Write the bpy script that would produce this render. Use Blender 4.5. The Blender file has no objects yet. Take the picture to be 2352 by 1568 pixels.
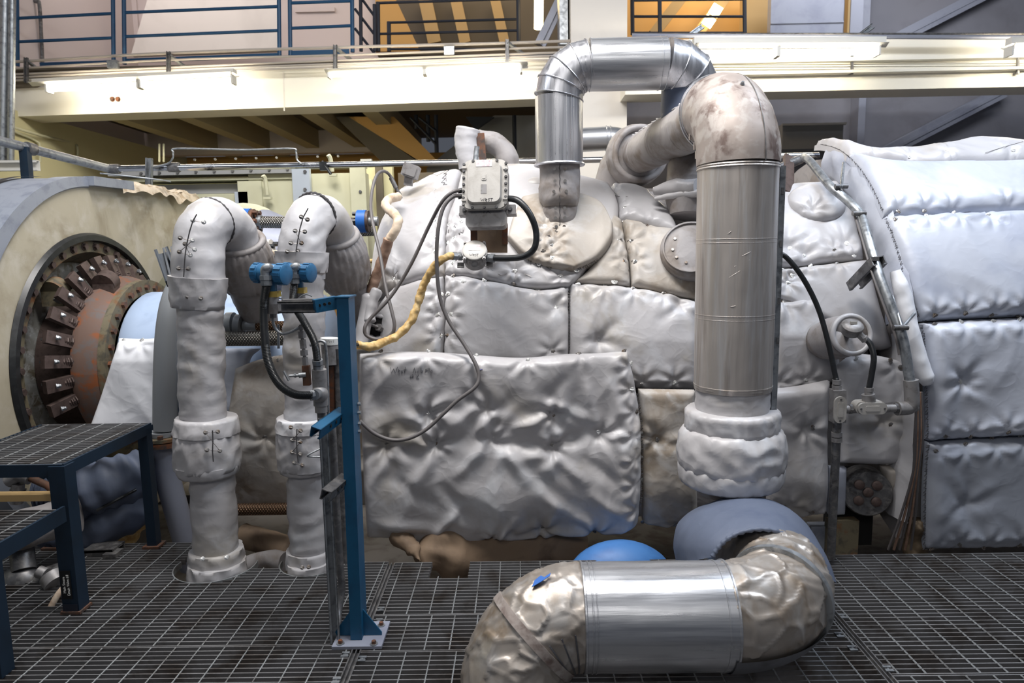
import bpy, math, random
from mathutils import Vector, Matrix, noise
random.seed(11)
SC = bpy.context.scene
COL = SC.collection
R = math.radians
V = Vector

# ---------------------------------------------------------------- camera
F, CX, CY, H = 1600.0, 1176.0, 784.0, 1.6
CROT = Matrix.Rotation(R(0.68), 3, 'Z') @ Matrix.Rotation(R(90 - 7.6), 3, 'X') @ Matrix.Rotation(R(-1.0), 3, 'Z')
EYE = V((0, 0, H))


def ray(px, py):
    return CROT @ V(((px - CX) / F, (CY - py) / F, -1))


def W(px, py, Y):
    """world point seen at a pixel of the photograph, at distance Y in front"""
    d = ray(px, py)
    return EYE + d * (Y / d.y)


def WZ(px, py, z):
    d = ray(px, py)
    return EYE + d * ((z - H) / d.z)


def PL(pts):
    """[(px,py,Y)...] -> world points"""
    return [W(*p) for p in pts]


def ppm(Y):
    return Y / F      # metres per pixel at distance Y


# ---------------------------------------------------------------- object plumbing
ORG = {}


def tag(o, label=None, cat=None, group=None, kind=None):
    if label: o['label'] = label
    if cat: o['category'] = cat
    if group: o['group'] = group
    if kind: o['kind'] = kind
    return o


def thing(name, label, cat, loc, group=None):
    o = bpy.data.objects.new(name, None)
    o.empty_display_size = 0.05
    COL.objects.link(o)
    o.location = loc
    ORG[o] = V(loc)
    return tag(o, label, cat, group)


def dup(root, delta, label, group=None, rotz=0.0):
    r = root.copy(); COL.objects.link(r)
    r.location = V(root.location) + V(delta)
    if rotz: r.rotation_euler = (0, 0, rotz)
    ORG[r] = V(r.location)
    tag(r, label, None, group)
    for ch in list(root.children):
        c = ch.copy(); COL.objects.link(c); c.parent = r
        for g in list(ch.children):
            d = g.copy(); COL.objects.link(d); d.parent = c
    return r


def frame(axis, up=None):
    a = V(axis).normalized()
    u = V(up) if up is not None else (V((0, 0, 1)) if abs(a.z) < 0.9 else V((0, 1, 0)))
    x = u.cross(a)
    if x.length < 1e-6:
        x = V((1, 0, 0)).cross(a)
    x.normalize()
    y = a.cross(x)
    return x, y, a


class MB:
    def __init__(s):
        s.v, s.f = [], []

    def add(s, vs, fs):
        b = len(s.v)
        s.v += [V(p) for p in vs]
        s.f += [tuple(i + b for i in f) for f in fs]
        return s

    def box(s, c, size, M=None):
        hx, hy, hz = size[0] / 2, size[1] / 2, size[2] / 2
        vs = [V((x, y, z)) for x in (-hx, hx) for y in (-hy, hy) for z in (-hz, hz)]
        if M is not None: vs = [M @ p for p in vs]
        c = V(c)
        return s.add([p + c for p in vs], [(0, 1, 3, 2), (4, 6, 7, 5), (0, 4, 5, 1), (2, 3, 7, 6), (0, 2, 6, 4), (1, 5, 7, 3)])

    def bbox(s, lo, hi):
        return s.box([(a + b) / 2 for a, b in zip(lo, hi)], [abs(b - a) for a, b in zip(lo, hi)])

    def bar(s, p, q, w, h, up=None):
        """rectangular bar from p to q; w across, h along up"""
        p, q = V(p), V(q)
        x, y, a = frame(q - p, up)
        vs = []
        for c in (p, q):
            for i, j in ((-1, -1), (1, -1), (1, 1), (-1, 1)):
                vs.append(c + x * (w / 2 * i) + y * (h / 2 * j))
        return s.add(vs, [(3, 2, 1, 0), (4, 5, 6, 7), (0, 1, 5, 4), (1, 2, 6, 5), (2, 3, 7, 6), (3, 0, 4, 7)])

    def uchan(s, p, q, w, h, t=0.003, up=None):
        """open channel: web below, two flanges along up"""
        p, q = V(p), V(q)
        x, y, a = frame(q - p, up)
        s.bar(p - y * (h / 2 - t / 2), q - y * (h / 2 - t / 2), w, t, y)
        s.bar(p - x * (w / 2 - t / 2), q - x * (w / 2 - t / 2), t, h, y)
        s.bar(p + x * (w / 2 - t / 2), q + x * (w / 2 - t / 2), t, h, y)
        lip = w * 0.22
        for sg in (-1, 1):
            o = x * sg * (w / 2 - lip / 2) + y * (h / 2 - t / 2)
            s.bar(p + o, q + o, lip, t, y)
        return s

    def ring(s, c, x, y, r, n, fn=None):
        b = len(s.v)
        for k in range(n):
            t = 2 * math.pi * k / n
            rr = r if fn is None else r * fn(t)
            s.v.append(c + x * (math.cos(t) * rr) + y * (math.sin(t) * rr))
        return b

    def tube(s, pts, r, n=12, cap=True, closed=False, fn=None, up=None):
        """tube along pts; r number or list; fn(i,theta,point)->extra radius"""
        pts = [V(p) for p in pts]
        m = len(pts)
        rs = r if isinstance(r, (list, tuple)) else [r] * m
        tans = []
        for i in range(m):
            if closed:
                t = pts[(i + 1) % m] - pts[i - 1]
            else:
                t = pts[min(i + 1, m - 1)] - pts[max(i - 1, 0)]
            tans.append(t.normalized() if t.length > 1e-9 else V((0, 0, 1)))
        x, y, a = frame(tans[0], up)
        rows = []
        for i in range(m):
            if i:
                ax = tans[i - 1].cross(tans[i])
                if ax.length > 1e-7:
                    q = Matrix.Rotation(tans[i - 1].angle(tans[i]), 3, ax.normalized())
                    x = q @ x
                x = (x - tans[i] * x.dot(tans[i])).normalized()
            y = tans[i].cross(x)
            b = len(s.v)
            for k in range(n):
                t = 2 * math.pi * k / n
                d = x * math.cos(t) + y * math.sin(t)
                rr = rs[i] + (fn(i, t, pts[i] + d * rs[i]) if fn else 0)
                s.v.append(pts[i] + d * rr)
            rows.append(b)
        L = m if closed else m - 1
        for i in range(L):
            b0, b1 = rows[i], rows[(i + 1) % m]
            for k in range(n):
                k2 = (k + 1) % n
                s.f.append((b0 + k, b0 + k2, b1 + k2, b1 + k))
        if cap and not closed:
            s.f.append(tuple(rows[0] + k for k in reversed(range(n))))
            s.f.append(tuple(rows[-1] + k for k in range(n)))
        return s

    def cyl(s, p, q, r, n=16, r2=None):
        return s.tube([p, q], [r, r if r2 is None else r2], n)

    def lathe(s, prof, c, axis, n=24, up=None, cap=True):
        """prof [(h,r)...] along axis from c"""
        x, y, a = frame(axis, up)
        c = V(c)
        rows = [s.ring(c + a * h, x, y, max(r, 1e-4), n) for h, r in prof]
        for b0, b1 in zip(rows, rows[1:]):
            for k in range(n):
                k2 = (k + 1) % n
                s.f.append((b0 + k, b0 + k2, b1 + k2, b1 + k))
        if cap:
            s.f.append(tuple(rows[0] + k for k in reversed(range(n))))
            s.f.append(tuple(rows[-1] + k for k in range(n)))
        return s

    def annulus(s, c, axis, r0, r1, h, n=48, up=None):
        x, y, a = frame(axis, up)
        c = V(c)
        rows = [s.ring(c + a * hh, x, y, rr, n) for hh, rr in ((0, r0), (0, r1), (h, r1), (h, r0))]
        for i in range(4):
            b0, b1 = rows[i], rows[(i + 1) % 4]
            for k in range(n):
                k2 = (k + 1) % n
                s.f.append((b0 + k, b0 + k2, b1 + k2, b1 + k))
        return s

    def ball(s, c, r, n=10, m=6, sc=(1, 1, 1), M=None):
        c = V(c)
        vs, fs = [], []
        for i in range(m + 1):
            ph = math.pi * i / m
            for k in range(n):
                t = 2 * math.pi * k / n
                p = V((math.sin(ph) * math.cos(t) * r * sc[0], math.sin(ph) * math.sin(t) * r * sc[1], math.cos(ph) * r * sc[2]))
                vs.append(c + (M @ p if M is not None else p))
        for i in range(m):
            for k in range(n):
                k2 = (k + 1) % n
                fs.append((i * n + k, (i + 1) * n + k, (i + 1) * n + k2, i * n + k2))
        return s.add(vs, fs)

    def prism(s, poly, off):
        """poly: world points of a planar outline, off: extrusion vector"""
        n = len(poly)
        off = V(off)
        vs = [V(p) for p in poly] + [V(p) + off for p in poly]
        fs = [tuple(reversed(range(n))), tuple(range(n, 2 * n))]
        for k in range(n):
            k2 = (k + 1) % n
            fs.append((k, k2, n + k2, n + k))
        return s.add(vs, fs)

    def hexbolt(s, c, axis, r, h, washer=0.0):
        a = V(axis).normalized()
        c = V(c)
        if washer:
            s.tube([c, c + a * h * 0.25], washer, 14)
        s.tube([c, c + a * h], r, 6)
        return s

    def grid(s, rows, thick=0.0, closed=False):
        """rows of points -> surface; thick: backing points list of same shape or 0"""
        nr, nc = len(rows), len(rows[0])
        b = len(s.v)
        for r_ in rows:
            s.v += [V(p) for p in r_]
        for i in range(nr - 1):
            for j in range(nc - 1):
                s.f.append((b + i * nc + j, b + i * nc + j + 1, b + (i + 1) * nc + j + 1, b + (i + 1) * nc + j))
        return b

    def build(s, name, mat, parent=None, angle=40, loc=None, flat=False):
        org = ORG[parent] if parent is not None else V((0, 0, 0))
        if parent is None:
            if loc is None:
                n = len(s.v)
                org = V((sum(p.x for p in s.v) / n, sum(p.y for p in s.v) / n, min(p.z for p in s.v)))
            else:
                org = V(loc)
        me = bpy.data.meshes.new(name)
        me.from_pydata([tuple(p - org) for p in s.v], [], s.f)
        me.update()
        if not flat:
            me.polygons.foreach_set('use_smooth', [True] * len(me.polygons))
            me.set_sharp_from_angle(angle=R(angle))
        me.materials.append(mat)
        o = bpy.data.objects.new(name, me)
        COL.objects.link(o)
        if parent is not None:
            o.parent = parent
        else:
            o.location = org
        ORG[o] = org
        return o


def fix_normals(o):
    import bmesh
    bm = bmesh.new(); bm.from_mesh(o.data)
    bmesh.ops.recalc_face_normals(bm, faces=bm.faces)
    bm.to_mesh(o.data); bm.free()


def spline(pts, k=8):
    """Catmull-Rom through pts"""
    pts = [V(p) for p in pts]
    if len(pts) < 3:
        return [pts[0].lerp(pts[-1], i / k) for i in range(k + 1)]
    P = [pts[0] * 2 - pts[1]] + pts + [pts[-1] * 2 - pts[-2]]
    out = []
    for i in range(1, len(P) - 2):
        for j in range(k):
            t = j / k
            a, b, c, d = P[i - 1], P[i], P[i + 1], P[i + 2]
            out.append(0.5 * ((2 * b) + (c - a) * t + (2 * a - 5 * b + 4 * c - d) * t * t + (3 * b - a - 3 * c + d) * t ** 3))
    out.append(pts[-1])
    return out


def arc(c, u, v, r, a0, a1, n):
    return [V(c) + V(u) * (math.cos(a0 + (a1 - a0) * i / n) * r) + V(v) * (math.sin(a0 + (a1 - a0) * i / n) * r) for i in range(n + 1)]


def line(p, q, n):
    p, q = V(p), V(q)
    return [p.lerp(q, i / n) for i in range(n + 1)]


def nz(p, s=1.0, o=0.0):
    return noise.noise(V(p) * s + V((o, o * 1.7, o * 0.3)))


def ridge(p, s=1.0, o=0.0):
    return 1 - abs(noise.noise(V(p) * s + V((o, o * 1.3, -o)))) * 2


def strokes(strs, at, r=0.0012):
    """handwriting as thin raised ink lines; at(u,v)->world point"""
    m = MB()
    for st in strs:
        m.tube([at(*p) for p in st], r, 4)
    return m


# ---------------------------------------------------------------- materials
def lin(c):
    return tuple(((x / 255) / 12.92 if x / 255 <= 0.04045 else ((x / 255 + 0.055) / 1.055) ** 2.4) for x in c)


def mat(name, rgb, rough=0.5, metal=0.0, spec=0.5, emit=None, strength=0.0, var=None, vscale=4.0, vmin=0.45, vmax=0.7,
        bump=0.0, bscale=60.0, bdist=0.01, detail=4.0, coat=0.0, extra=None, stretch=None, rvar=0.0, sheen=0.0):
    m = bpy.data.materials.new(name)
    m.use_nodes = True
    nt = m.node_tree
    b = nt.nodes['Principled BSDF']
    c0 = lin(rgb) + (1,)
    b.inputs['Base Color'].default_value = c0
    b.inputs['Roughness'].default_value = rough
    b.inputs['Metallic'].default_value = metal
    b.inputs['Specular IOR Level'].default_value = spec
    if coat: b.inputs['Coat Weight'].default_value = coat
    if sheen: b.inputs['Sheen Weight'].default_value = sheen
    if emit is not None:
        b.inputs['Emission Color'].default_value = lin(emit) + (1,)
        b.inputs['Emission Strength'].default_value = strength
    L = nt.links.new
    tc = nt.nodes.new('ShaderNodeTexCoord')
    geo = nt.nodes.new('ShaderNodeNewGeometry')
    src = geo.outputs['Position']
    if stretch:
        mp = nt.nodes.new('ShaderNodeMapping'); mp.inputs['Scale'].default_value = stretch
        L(src, mp.inputs['Vector']); src = mp.outputs['Vector']
    col = None
    if var:
        vs = var if isinstance(var[0], (list, tuple)) else [var]
        for i, vc in enumerate(vs):
            n = nt.nodes.new('ShaderNodeTexNoise'); n.inputs['Scale'].default_value = vscale * (1 + 0.9 * i)
            n.inputs['Detail'].default_value = detail; n.inputs['Roughness'].default_value = 0.6
            n.inputs['Distortion'].default_value = 0.4
            ad = nt.nodes.new('ShaderNodeVectorMath'); ad.operation = 'ADD'; ad.inputs[1].default_value = (i * 7.3, i * 3.1, 0)
            L(src, ad.inputs[0]); L(ad.outputs[0], n.inputs['Vector'])
            rp = nt.nodes.new('ShaderNodeMapRange'); rp.inputs['From Min'].default_value = vmin; rp.inputs['From Max'].default_value = vmax
            rp.interpolation_type = 'SMOOTHSTEP'
            L(n.outputs['Fac'], rp.inputs['Value'])
            mx = nt.nodes.new('ShaderNodeMix'); mx.data_type = 'RGBA'
            L(rp.outputs['Result'], mx.inputs['Factor'])
            if col is None: mx.inputs['A'].default_value = c0
            else: L(col, mx.inputs['A'])
            mx.inputs['B'].default_value = lin(vc) + (1,)
            col = mx.outputs['Result']
        L(col, b.inputs['Base Color'])
    if rvar:
        n = nt.nodes.new('ShaderNodeTexNoise'); n.inputs['Scale'].default_value = vscale * 1.7; n.inputs['Detail'].default_value = 5
        L(src, n.inputs['Vector'])
        rp = nt.nodes.new('ShaderNodeMapRange'); rp.inputs['To Min'].default_value = max(0.05, rough - rvar); rp.inputs['To Max'].default_value = min(1, rough + rvar)
        rp.inputs['From Min'].default_value = 0.3; rp.inputs['From Max'].default_value = 0.7
        L(n.outputs['Fac'], rp.inputs['Value']); L(rp.outputs['Result'], b.inputs['Roughness'])
    if bump:
        n = nt.nodes.new('ShaderNodeTexNoise'); n.inputs['Scale'].default_value = bscale; n.inputs['Detail'].default_value = 5
        L(src, n.inputs['Vector'])
        bp = nt.nodes.new('ShaderNodeBump'); bp.inputs['Strength'].default_value = bump; bp.inputs['Distance'].default_value = bdist
        L(n.outputs['Fac'], bp.inputs['Height']); L(bp.outputs['Normal'], b.inputs['Normal'])
    if extra: extra(m, nt, b, src, L)
    return m


def cloth_bump(amount, s1, s2):
    """creases of a stuffed cloth: ridged folds at two sizes plus a fine weave"""
    def ex(m, nt, b, src, L):
        hs = []
        for sc, k, dist in ((s1 * .7, 1.0, .9), (s2 * .7, 0.3, 0.6)):
            w = nt.nodes.new('ShaderNodeTexNoise'); w.inputs['Scale'].default_value = sc; w.inputs['Detail'].default_value = 1.2
            w.inputs['Distortion'].default_value = dist
            L(src, w.inputs['Vector'])
            a = nt.nodes.new('ShaderNodeMath'); a.operation = 'SUBTRACT'; a.inputs[1].default_value = 0.5
            L(w.outputs['Fac'], a.inputs[0])
            c = nt.nodes.new('ShaderNodeMath'); c.operation = 'ABSOLUTE'; L(a.outputs[0], c.inputs[0])
            d = nt.nodes.new('ShaderNodeMath'); d.operation = 'MULTIPLY'; d.inputs[1].default_value = -k * 2; L(c.outputs[0], d.inputs[0])
            hs.append(d.outputs[0])
        ad = nt.nodes.new('ShaderNodeMath'); ad.operation = 'ADD'; L(hs[0], ad.inputs[0]); L(hs[1], ad.inputs[1])
        bp = nt.nodes.new('ShaderNodeBump'); bp.inputs['Strength'].default_value = amount * .55; bp.inputs['Distance'].default_value = 0.02
        L(ad.outputs[0], bp.inputs['Height'])
        n = nt.nodes.new('ShaderNodeTexNoise'); n.inputs['Scale'].default_value = 900; L(src, n.inputs['Vector'])
        b2 = nt.nodes.new('ShaderNodeBump'); b2.inputs['Strength'].default_value = 0.08; b2.inputs['Distance'].default_value = 0.002
        L(n.outputs['Fac'], b2.inputs['Height']); L(bp.outputs['Normal'], b2.inputs['Normal'])
        L(b2.outputs['Normal'], b.inputs['Normal'])
    return ex


def voro_bump(scale, strength, dist):
    """hammered / crinkled thin metal: rounded cells with sharp valleys"""
    def ex(m, nt, b, src, L):
        n0 = nt.nodes.new('ShaderNodeTexNoise'); n0.inputs['Scale'].default_value = 7; L(src, n0.inputs['Vector'])
        ma = nt.nodes.new('ShaderNodeVectorMath'); ma.operation = 'MULTIPLY_ADD'
        ma.inputs[1].default_value = (0.06, 0.06, 0.06); L(n0.outputs['Color'], ma.inputs[0]); L(src, ma.inputs[2])
        v = nt.nodes.new('ShaderNodeTexVoronoi'); v.feature = 'SMOOTH_F1'; v.inputs['Scale'].default_value = scale
        v.inputs['Smoothness'].default_value = 0.25
        L(ma.outputs[0], v.inputs['Vector'])
        bp = nt.nodes.new('ShaderNodeBump'); bp.inputs['Strength'].default_value = strength; bp.inputs['Distance'].default_value = dist
        bp.invert = True
        L(v.outputs['Distance'], bp.inputs['Height'])
        n2 = nt.nodes.new('ShaderNodeTexNoise'); n2.inputs['Scale'].default_value = 30; n2.inputs['Detail'].default_value = 4; L(src, n2.inputs['Vector'])
        b2 = nt.nodes.new('ShaderNodeBump'); b2.inputs['Strength'].default_value = 0.15; b2.inputs['Distance'].default_value = 0.004
        L(n2.outputs['Fac'], b2.inputs['Height']); L(bp.outputs['Normal'], b2.inputs['Normal'])
        L(b2.outputs['Normal'], b.inputs['Normal'])
    return ex


def weave_bump(scale):
    def ex(m, nt, b, src, L):
        outs = []
        for ang in (0.7, -0.7):
            mp = nt.nodes.new('ShaderNodeMapping'); mp.inputs['Rotation'].default_value = (0, ang, 0)
            L(src, mp.inputs['Vector'])
            w = nt.nodes.new('ShaderNodeTexWave'); w.inputs['Scale'].default_value = scale; w.bands_direction = 'X'
            L(mp.outputs['Vector'], w.inputs['Vector']); outs.append(w.outputs['Fac'])
        mx = nt.nodes.new('ShaderNodeMath'); mx.operation = 'MULTIPLY'; L(outs[0], mx.inputs[0]); L(outs[1], mx.inputs[1])
        bp = nt.nodes.new('ShaderNodeBump'); bp.inputs['Strength'].default_value = 0.9; bp.inputs['Distance'].default_value = 0.004
        L(mx.outputs[0], bp.inputs['Height']); L(bp.outputs['Normal'], b.inputs['Normal'])
        cr = nt.nodes.new('ShaderNodeMix'); cr.data_type = 'RGBA'
        base = b.inputs['Base Color'].default_value[:]
        cr.inputs['A'].default_value = tuple(x * 0.25 for x in base[:3]) + (1,)
        cr.inputs['B'].default_value = base
        L(mx.outputs[0], cr.inputs['Factor']); L(cr.outputs['Result'], b.inputs['Base Color'])
    return ex


M = {}
M['fabric'] = mat('silicone_cloth', (182, 180, 182), 0.40, var=[(168, 162, 154), (196, 197, 201)], vscale=2.2, vmin=0.5, vmax=0.72, extra=cloth_bump(0.34, 9, 26))
M['fabric_soft'] = mat('silicone_cloth_smooth', (181, 180, 183), 0.40, var=[(166, 160, 153)], vscale=2.4, vmin=0.52, vmax=0.72, extra=cloth_bump(0.22, 11, 30))
M['fabric_tan'] = mat('stained_cloth', (172, 165, 157), 0.52, var=[(146, 134, 120), (180, 176, 172)], vscale=3.5, vmin=0.48, vmax=0.66, extra=cloth_bump(0.36, 10, 28))
M['fabric_blue'] = mat('cool_tinted_grey_cloth', (182, 187, 199), 0.40, var=[(164, 170, 186)], vscale=2.5, extra=cloth_bump(0.25, 7, 22))  # grey cloth with the cool light's blue put into its colour
M['fabric_dark'] = mat('dark_grey_cloth', (150, 146, 146), 0.55, var=[(118, 108, 100)], vscale=5, extra=cloth_bump(0.3, 12, 34))  # darker grey cloth of sleeves, donuts and pillow
M['fabric_hood'] = mat('slate_cloth', (88, 97, 116), 0.6, var=[(74, 84, 106)], vscale=3, extra=cloth_bump(0.2, 9, 30))
M['fabric_shade'] = mat('shaded_cool_grey_cloth', (150, 155, 166), 0.40, var=[(134, 139, 152)], vscale=2.5, extra=cloth_bump(0.25, 7, 22))  # darker copy of the cool cloth, shade of the lowest row in its colour
M['fabric_white'] = mat('white_sheet', (232, 234, 240), 0.6, extra=cloth_bump(0.4, 6, 18))
M['thread'] = mat('dark_thread', (70, 68, 70), 0.7)
M['wire'] = mat('lacing_wire', (120, 116, 114), 0.35, 0.8)
M['washer'] = mat('bright_washer', (238, 238, 236), 0.25, 0.6, emit=None)
M['washer_dull'] = mat('dull_washer', (142, 140, 138), 0.4, 0.7, var=(110, 92, 76), vscale=30)
M['alu'] = mat('aluminium_cladding', (196, 197, 202), 0.33, 0.85, var=[(168, 170, 176)], vscale=3, stretch=(9, 9, 0.5), rvar=0.09, bump=0.05, bscale=14, bdist=0.01)
M['alu_h'] = mat('aluminium_cladding_level', (198, 200, 204), 0.33, 0.85, var=[(170, 172, 178)], vscale=3, stretch=(0.5, 9, 9), rvar=0.09, bump=0.05, bscale=14, bdist=0.01)
M['alu_old'] = mat('weathered_cladding', (190, 183, 177), 0.44, 0.65, var=[(150, 141, 134), (200, 198, 197)], vscale=2.2, stretch=(7, 7, 0.45), rvar=0.1, bump=0.10, bscale=10, bdist=0.01)
M['alu_stain'] = mat('stained_elbow_metal', (158, 148, 142), 0.58, 0.35, var=[(108, 92, 86), (174, 167, 162)], vscale=6.5, vmin=0.48, vmax=0.64, detail=5, rvar=0.1, bump=0.15, bscale=9, bdist=0.012)
M['alu_ham'] = mat('crinkled_brown_metal', (170, 162, 154), 0.40, 0.6, var=[(146, 130, 112), (182, 178, 174)], vscale=5, rvar=0.08, bump=0.12, bscale=40, bdist=0.004)
M['alu_grey'] = mat('dull_zinc_sheet', (120, 122, 128), 0.5, 0.8, var=[(96, 96, 100)], vscale=8)
M['galv'] = mat('galvanised_steel', (160, 164, 168), 0.42, 0.75, var=[(118, 122, 126)], vscale=22, rvar=0.12)
M['galv_dark'] = mat('worn_dark_conduit', (110, 110, 112), 0.45, 0.6, var=[(80, 78, 78), (140, 138, 136)], vscale=14)
M['chrome'] = mat('bright_pipe', (205, 207, 210), 0.2, 1.0, var=[(90, 90, 96)], vscale=5, vmin=0.58, vmax=0.7, rvar=0.1)
M['cast'] = mat('cast_aluminium', (190, 187, 182), 0.55, 0.3, var=[(172, 168, 162)], vscale=9, bump=0.1, bscale=160, bdist=0.003)
M['cast_dark'] = mat('grey_cast_fitting', (150, 148, 148), 0.5, 0.4, var=[(118, 114, 112)], vscale=18, bump=0.15, bscale=200, bdist=0.002)
M['black'] = mat('black_rubber', (30, 32, 34), 0.38, var=[(44, 46, 48)], vscale=20)
M['void'] = mat('black_opening', (12, 11, 11), 0.9)
M['cable'] = mat('grey_cable', (98, 94, 94), 0.5)
M['blue_paint'] = mat('teal_blue_paint', (10, 80, 116), 0.45, var=[(9, 68, 102)], vscale=9, bump=0.05, bscale=90, bdist=0.002)
M['blue_rail'] = mat('blue_rail_paint', (12, 66, 104), 0.5)
M['navy_rail'] = mat('navy_rail_paint', (26, 32, 46), 0.55)
M['blue_dark'] = mat('shade_darkened_blue_paint', (15, 36, 54), 0.5, var=[(12, 30, 46)], vscale=7)  # blue paint darkened to carry the shade on the platform frame
M['blue_flange'] = mat('bright_blue_tape', (28, 96, 178), 0.5)
M['blue_dev'] = mat('transmitter_blue', (46, 104, 146), 0.42, var=[(36, 88, 126)], vscale=30)
M['rust'] = mat('rusty_steel', (98, 72, 58), 0.75, 0.2, var=[(126, 74, 44), (72, 62, 58)], vscale=11, vmin=0.42, vmax=0.66, bump=0.25, bscale=70, bdist=0.004)
M['rust_olive'] = mat('rusted_olive_paint', (112, 104, 84), 0.6, 0.1, var=[(118, 78, 46), (84, 80, 68)], vscale=9, vmin=0.5, vmax=0.68, bump=0.2, bscale=60, bdist=0.003)
M['rust_orange'] = mat('orange_rust_ring', (112, 90, 80), 0.65, 0.2, var=[(140, 82, 48), (104, 96, 94)], vscale=9, vmin=0.5, vmax=0.66)
M['brown_steel'] = mat('brown_holder_steel', (92, 78, 74), 0.55, 0.4, var=[(74, 62, 58)], vscale=30)
M['dish'] = mat('grey_speckled_plate', (130, 130, 126), 0.6, 0.25, var=[(96, 88, 74), (158, 158, 156)], vscale=12, vmin=0.5, vmax=0.66, bump=0.1, bscale=120, bdist=0.002)
M['concrete'] = mat('beige_housing_paint', (176, 168, 148), 0.7, var=[(150, 140, 118), (188, 182, 168)], vscale=2.6, vmin=0.45, vmax=0.7, detail=6, bump=0.05, bscale=80, bdist=0.003)
M['gen_grey'] = mat('generator_grey_paint', (146, 152, 164), 0.42, 0.25, var=[(126, 132, 146)], vscale=12, bump=0.08, bscale=260, bdist=0.002)
M['paint_grey'] = mat('grey_pipe_paint', (142, 146, 150), 0.45, 0.1, bump=0.2, bscale=220, bdist=0.002)
M['drum_blue'] = mat('deep_blue_cover', (70, 122, 186), 0.5, var=[(56, 104, 168)], vscale=5)
M['dome_blue'] = mat('pale_blue_cover', (164, 182, 208), 0.5, var=[(148, 166, 194)], vscale=6)
M['grate'] = mat('galvanised_grating', (158, 162, 164), 0.48, 0.65, var=[(112, 110, 108)], vscale=6, rvar=0.1)
M['grate_dirty'] = mat('grimy_bearing_bars', (132, 132, 134), 0.55, 0.5, var=[(96, 90, 86)], vscale=5)
M['pit'] = mat('dim_pit_floor', (112, 108, 106), 0.9, var=[(86, 80, 76)], vscale=5)
M['under'] = mat('brown_lagging', (128, 108, 88), 0.8, var=[(92, 76, 62)], vscale=4, extra=cloth_bump(0.4, 7, 20))
M['bronze_foil'] = mat('crumpled_bronze_foil', (112, 98, 80), 0.45, 0.6, extra=voro_bump(16, 0.6, 0.02))
M['braid'] = mat('steel_braid', (190, 186, 178), 0.3, 0.9, extra=weave_bump(26))
M['braid_rust'] = mat('rusty_braid', (150, 118, 92), 0.45, 0.7, extra=weave_bump(26))
M['foam'] = mat('yellow_wrap', (206, 172, 112), 0.75, var=[(178, 138, 80), (222, 196, 146)], vscale=16, bump=0.3, bscale=60, bdist=0.006)
M['hose_w'] = mat('cream_wrap', (214, 196, 174), 0.75, var=[(186, 158, 134)], vscale=14, bump=0.3, bscale=60, bdist=0.006)
M['hose_b'] = mat('brown_wrap', (150, 122, 104), 0.75, var=[(116, 86, 70)], vscale=12, bump=0.3, bscale=60, bdist=0.006)
M['ink'] = mat('marker_ink', (78, 78, 84), 0.7)
M['ink_light'] = mat('faded_marker_ink', (150, 150, 156), 0.7)
M['label_w'] = mat('pale_label', (222, 214, 216), 0.5, var=[(202, 178, 184)], vscale=50)
M['label_k'] = mat('black_label', (14, 16, 18), 0.5)
M['label_y'] = mat('yellow_tag', (196, 168, 84), 0.5)
M['white_paint'] = mat('white_letter_paint', (230, 230, 226), 0.6)
M['wall_w'] = mat('white_wall_paint', (226, 220, 212), 0.7, var=[(214, 208, 200)], vscale=1.2)
M['conduit'] = mat('pale_conduit_paint', (178, 170, 162), 0.5, 0.2)
M['beam_w'] = mat('cream_beam_paint', (240, 236, 224), 0.65)
M['wall_p'] = mat('pinkish_panel_wall', (208, 196, 192), 0.7)
M['wall_g'] = mat('grey_panel_wall', (132, 132, 140), 0.75, var=[(122, 121, 128)], vscale=1.5)
M['wall_y'] = mat('pale_yellow_wall', (206, 200, 160), 0.7)
M['wall_o'] = mat('amber_lit_tan_wall', (196, 152, 88), 0.75)  # tan wall paint with the orange light mixed into its colour
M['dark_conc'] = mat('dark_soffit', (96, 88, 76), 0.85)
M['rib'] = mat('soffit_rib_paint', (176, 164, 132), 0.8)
M['tan_steel'] = mat('tan_steel_paint', (170, 142, 96), 0.7)
M['enc'] = mat('pale_green_enclosure', (202, 200, 172), 0.55, var=[(190, 188, 160)], vscale=2)
M['enc_grey'] = mat('enclosure_grey', (150, 150, 150), 0.6)  # plain grey of the flange, recess, cabinet and stair wall
M['enc_blue'] = mat('enclosure_blue_post', (176, 184, 194), 0.55)
M['steel_b'] = mat('blue_grey_panel', (150, 154, 168), 0.5, 0.2, var=[(136, 140, 156)], vscale=3)
M['lamp'] = mat('fluorescent_tube', (255, 244, 222), 0.5, emit=(255, 244, 220), strength=38.0)
M['lamp_w'] = mat('warm_lamp_glow', (255, 236, 196), 0.5, emit=(255, 226, 170), strength=10.0)  # emission also serves the two painted reflections in the amber room
M['lamp_body'] = mat('lamp_housing', (216, 214, 208), 0.5)
M['trans_tube'] = M['galv']
# ---------------------------------------------------------------- camera, world, lights
cam = bpy.data.cameras.new('camera')
cam.sensor_width = 36.0
cam.lens = F / 2352 * 36
cam.clip_start = 0.05
cam.dof.use_dof = True
cam.dof.focus_distance = 3.6
cam.dof.aperture_fstop = 3.2
co = bpy.data.objects.new('camera', cam)
COL.objects.link(co)
co.matrix_world = Matrix.Translation(EYE) @ CROT.to_4x4()
SC.camera = co
SC.view_settings.view_transform = 'Standard'
SC.view_settings.look = 'None'
SC.view_settings.exposure = 0.14
SC.view_settings.gamma = 1.0
SC.cycles.max_bounces = 6
SC.cycles.diffuse_bounces = 3
SC.cycles.glossy_bounces = 4
SC.cycles.use_denoising = True
SC.cycles.sample_clamp_indirect = 6

wd = bpy.data.worlds.new('hall_ambient')
SC.world = wd
wd.use_nodes = True
wd.node_tree.nodes['Background'].inputs[0].default_value = (0.60, 0.66, 0.80, 1)
wd.node_tree.nodes['Background'].inputs[1].default_value = 0.11


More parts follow.
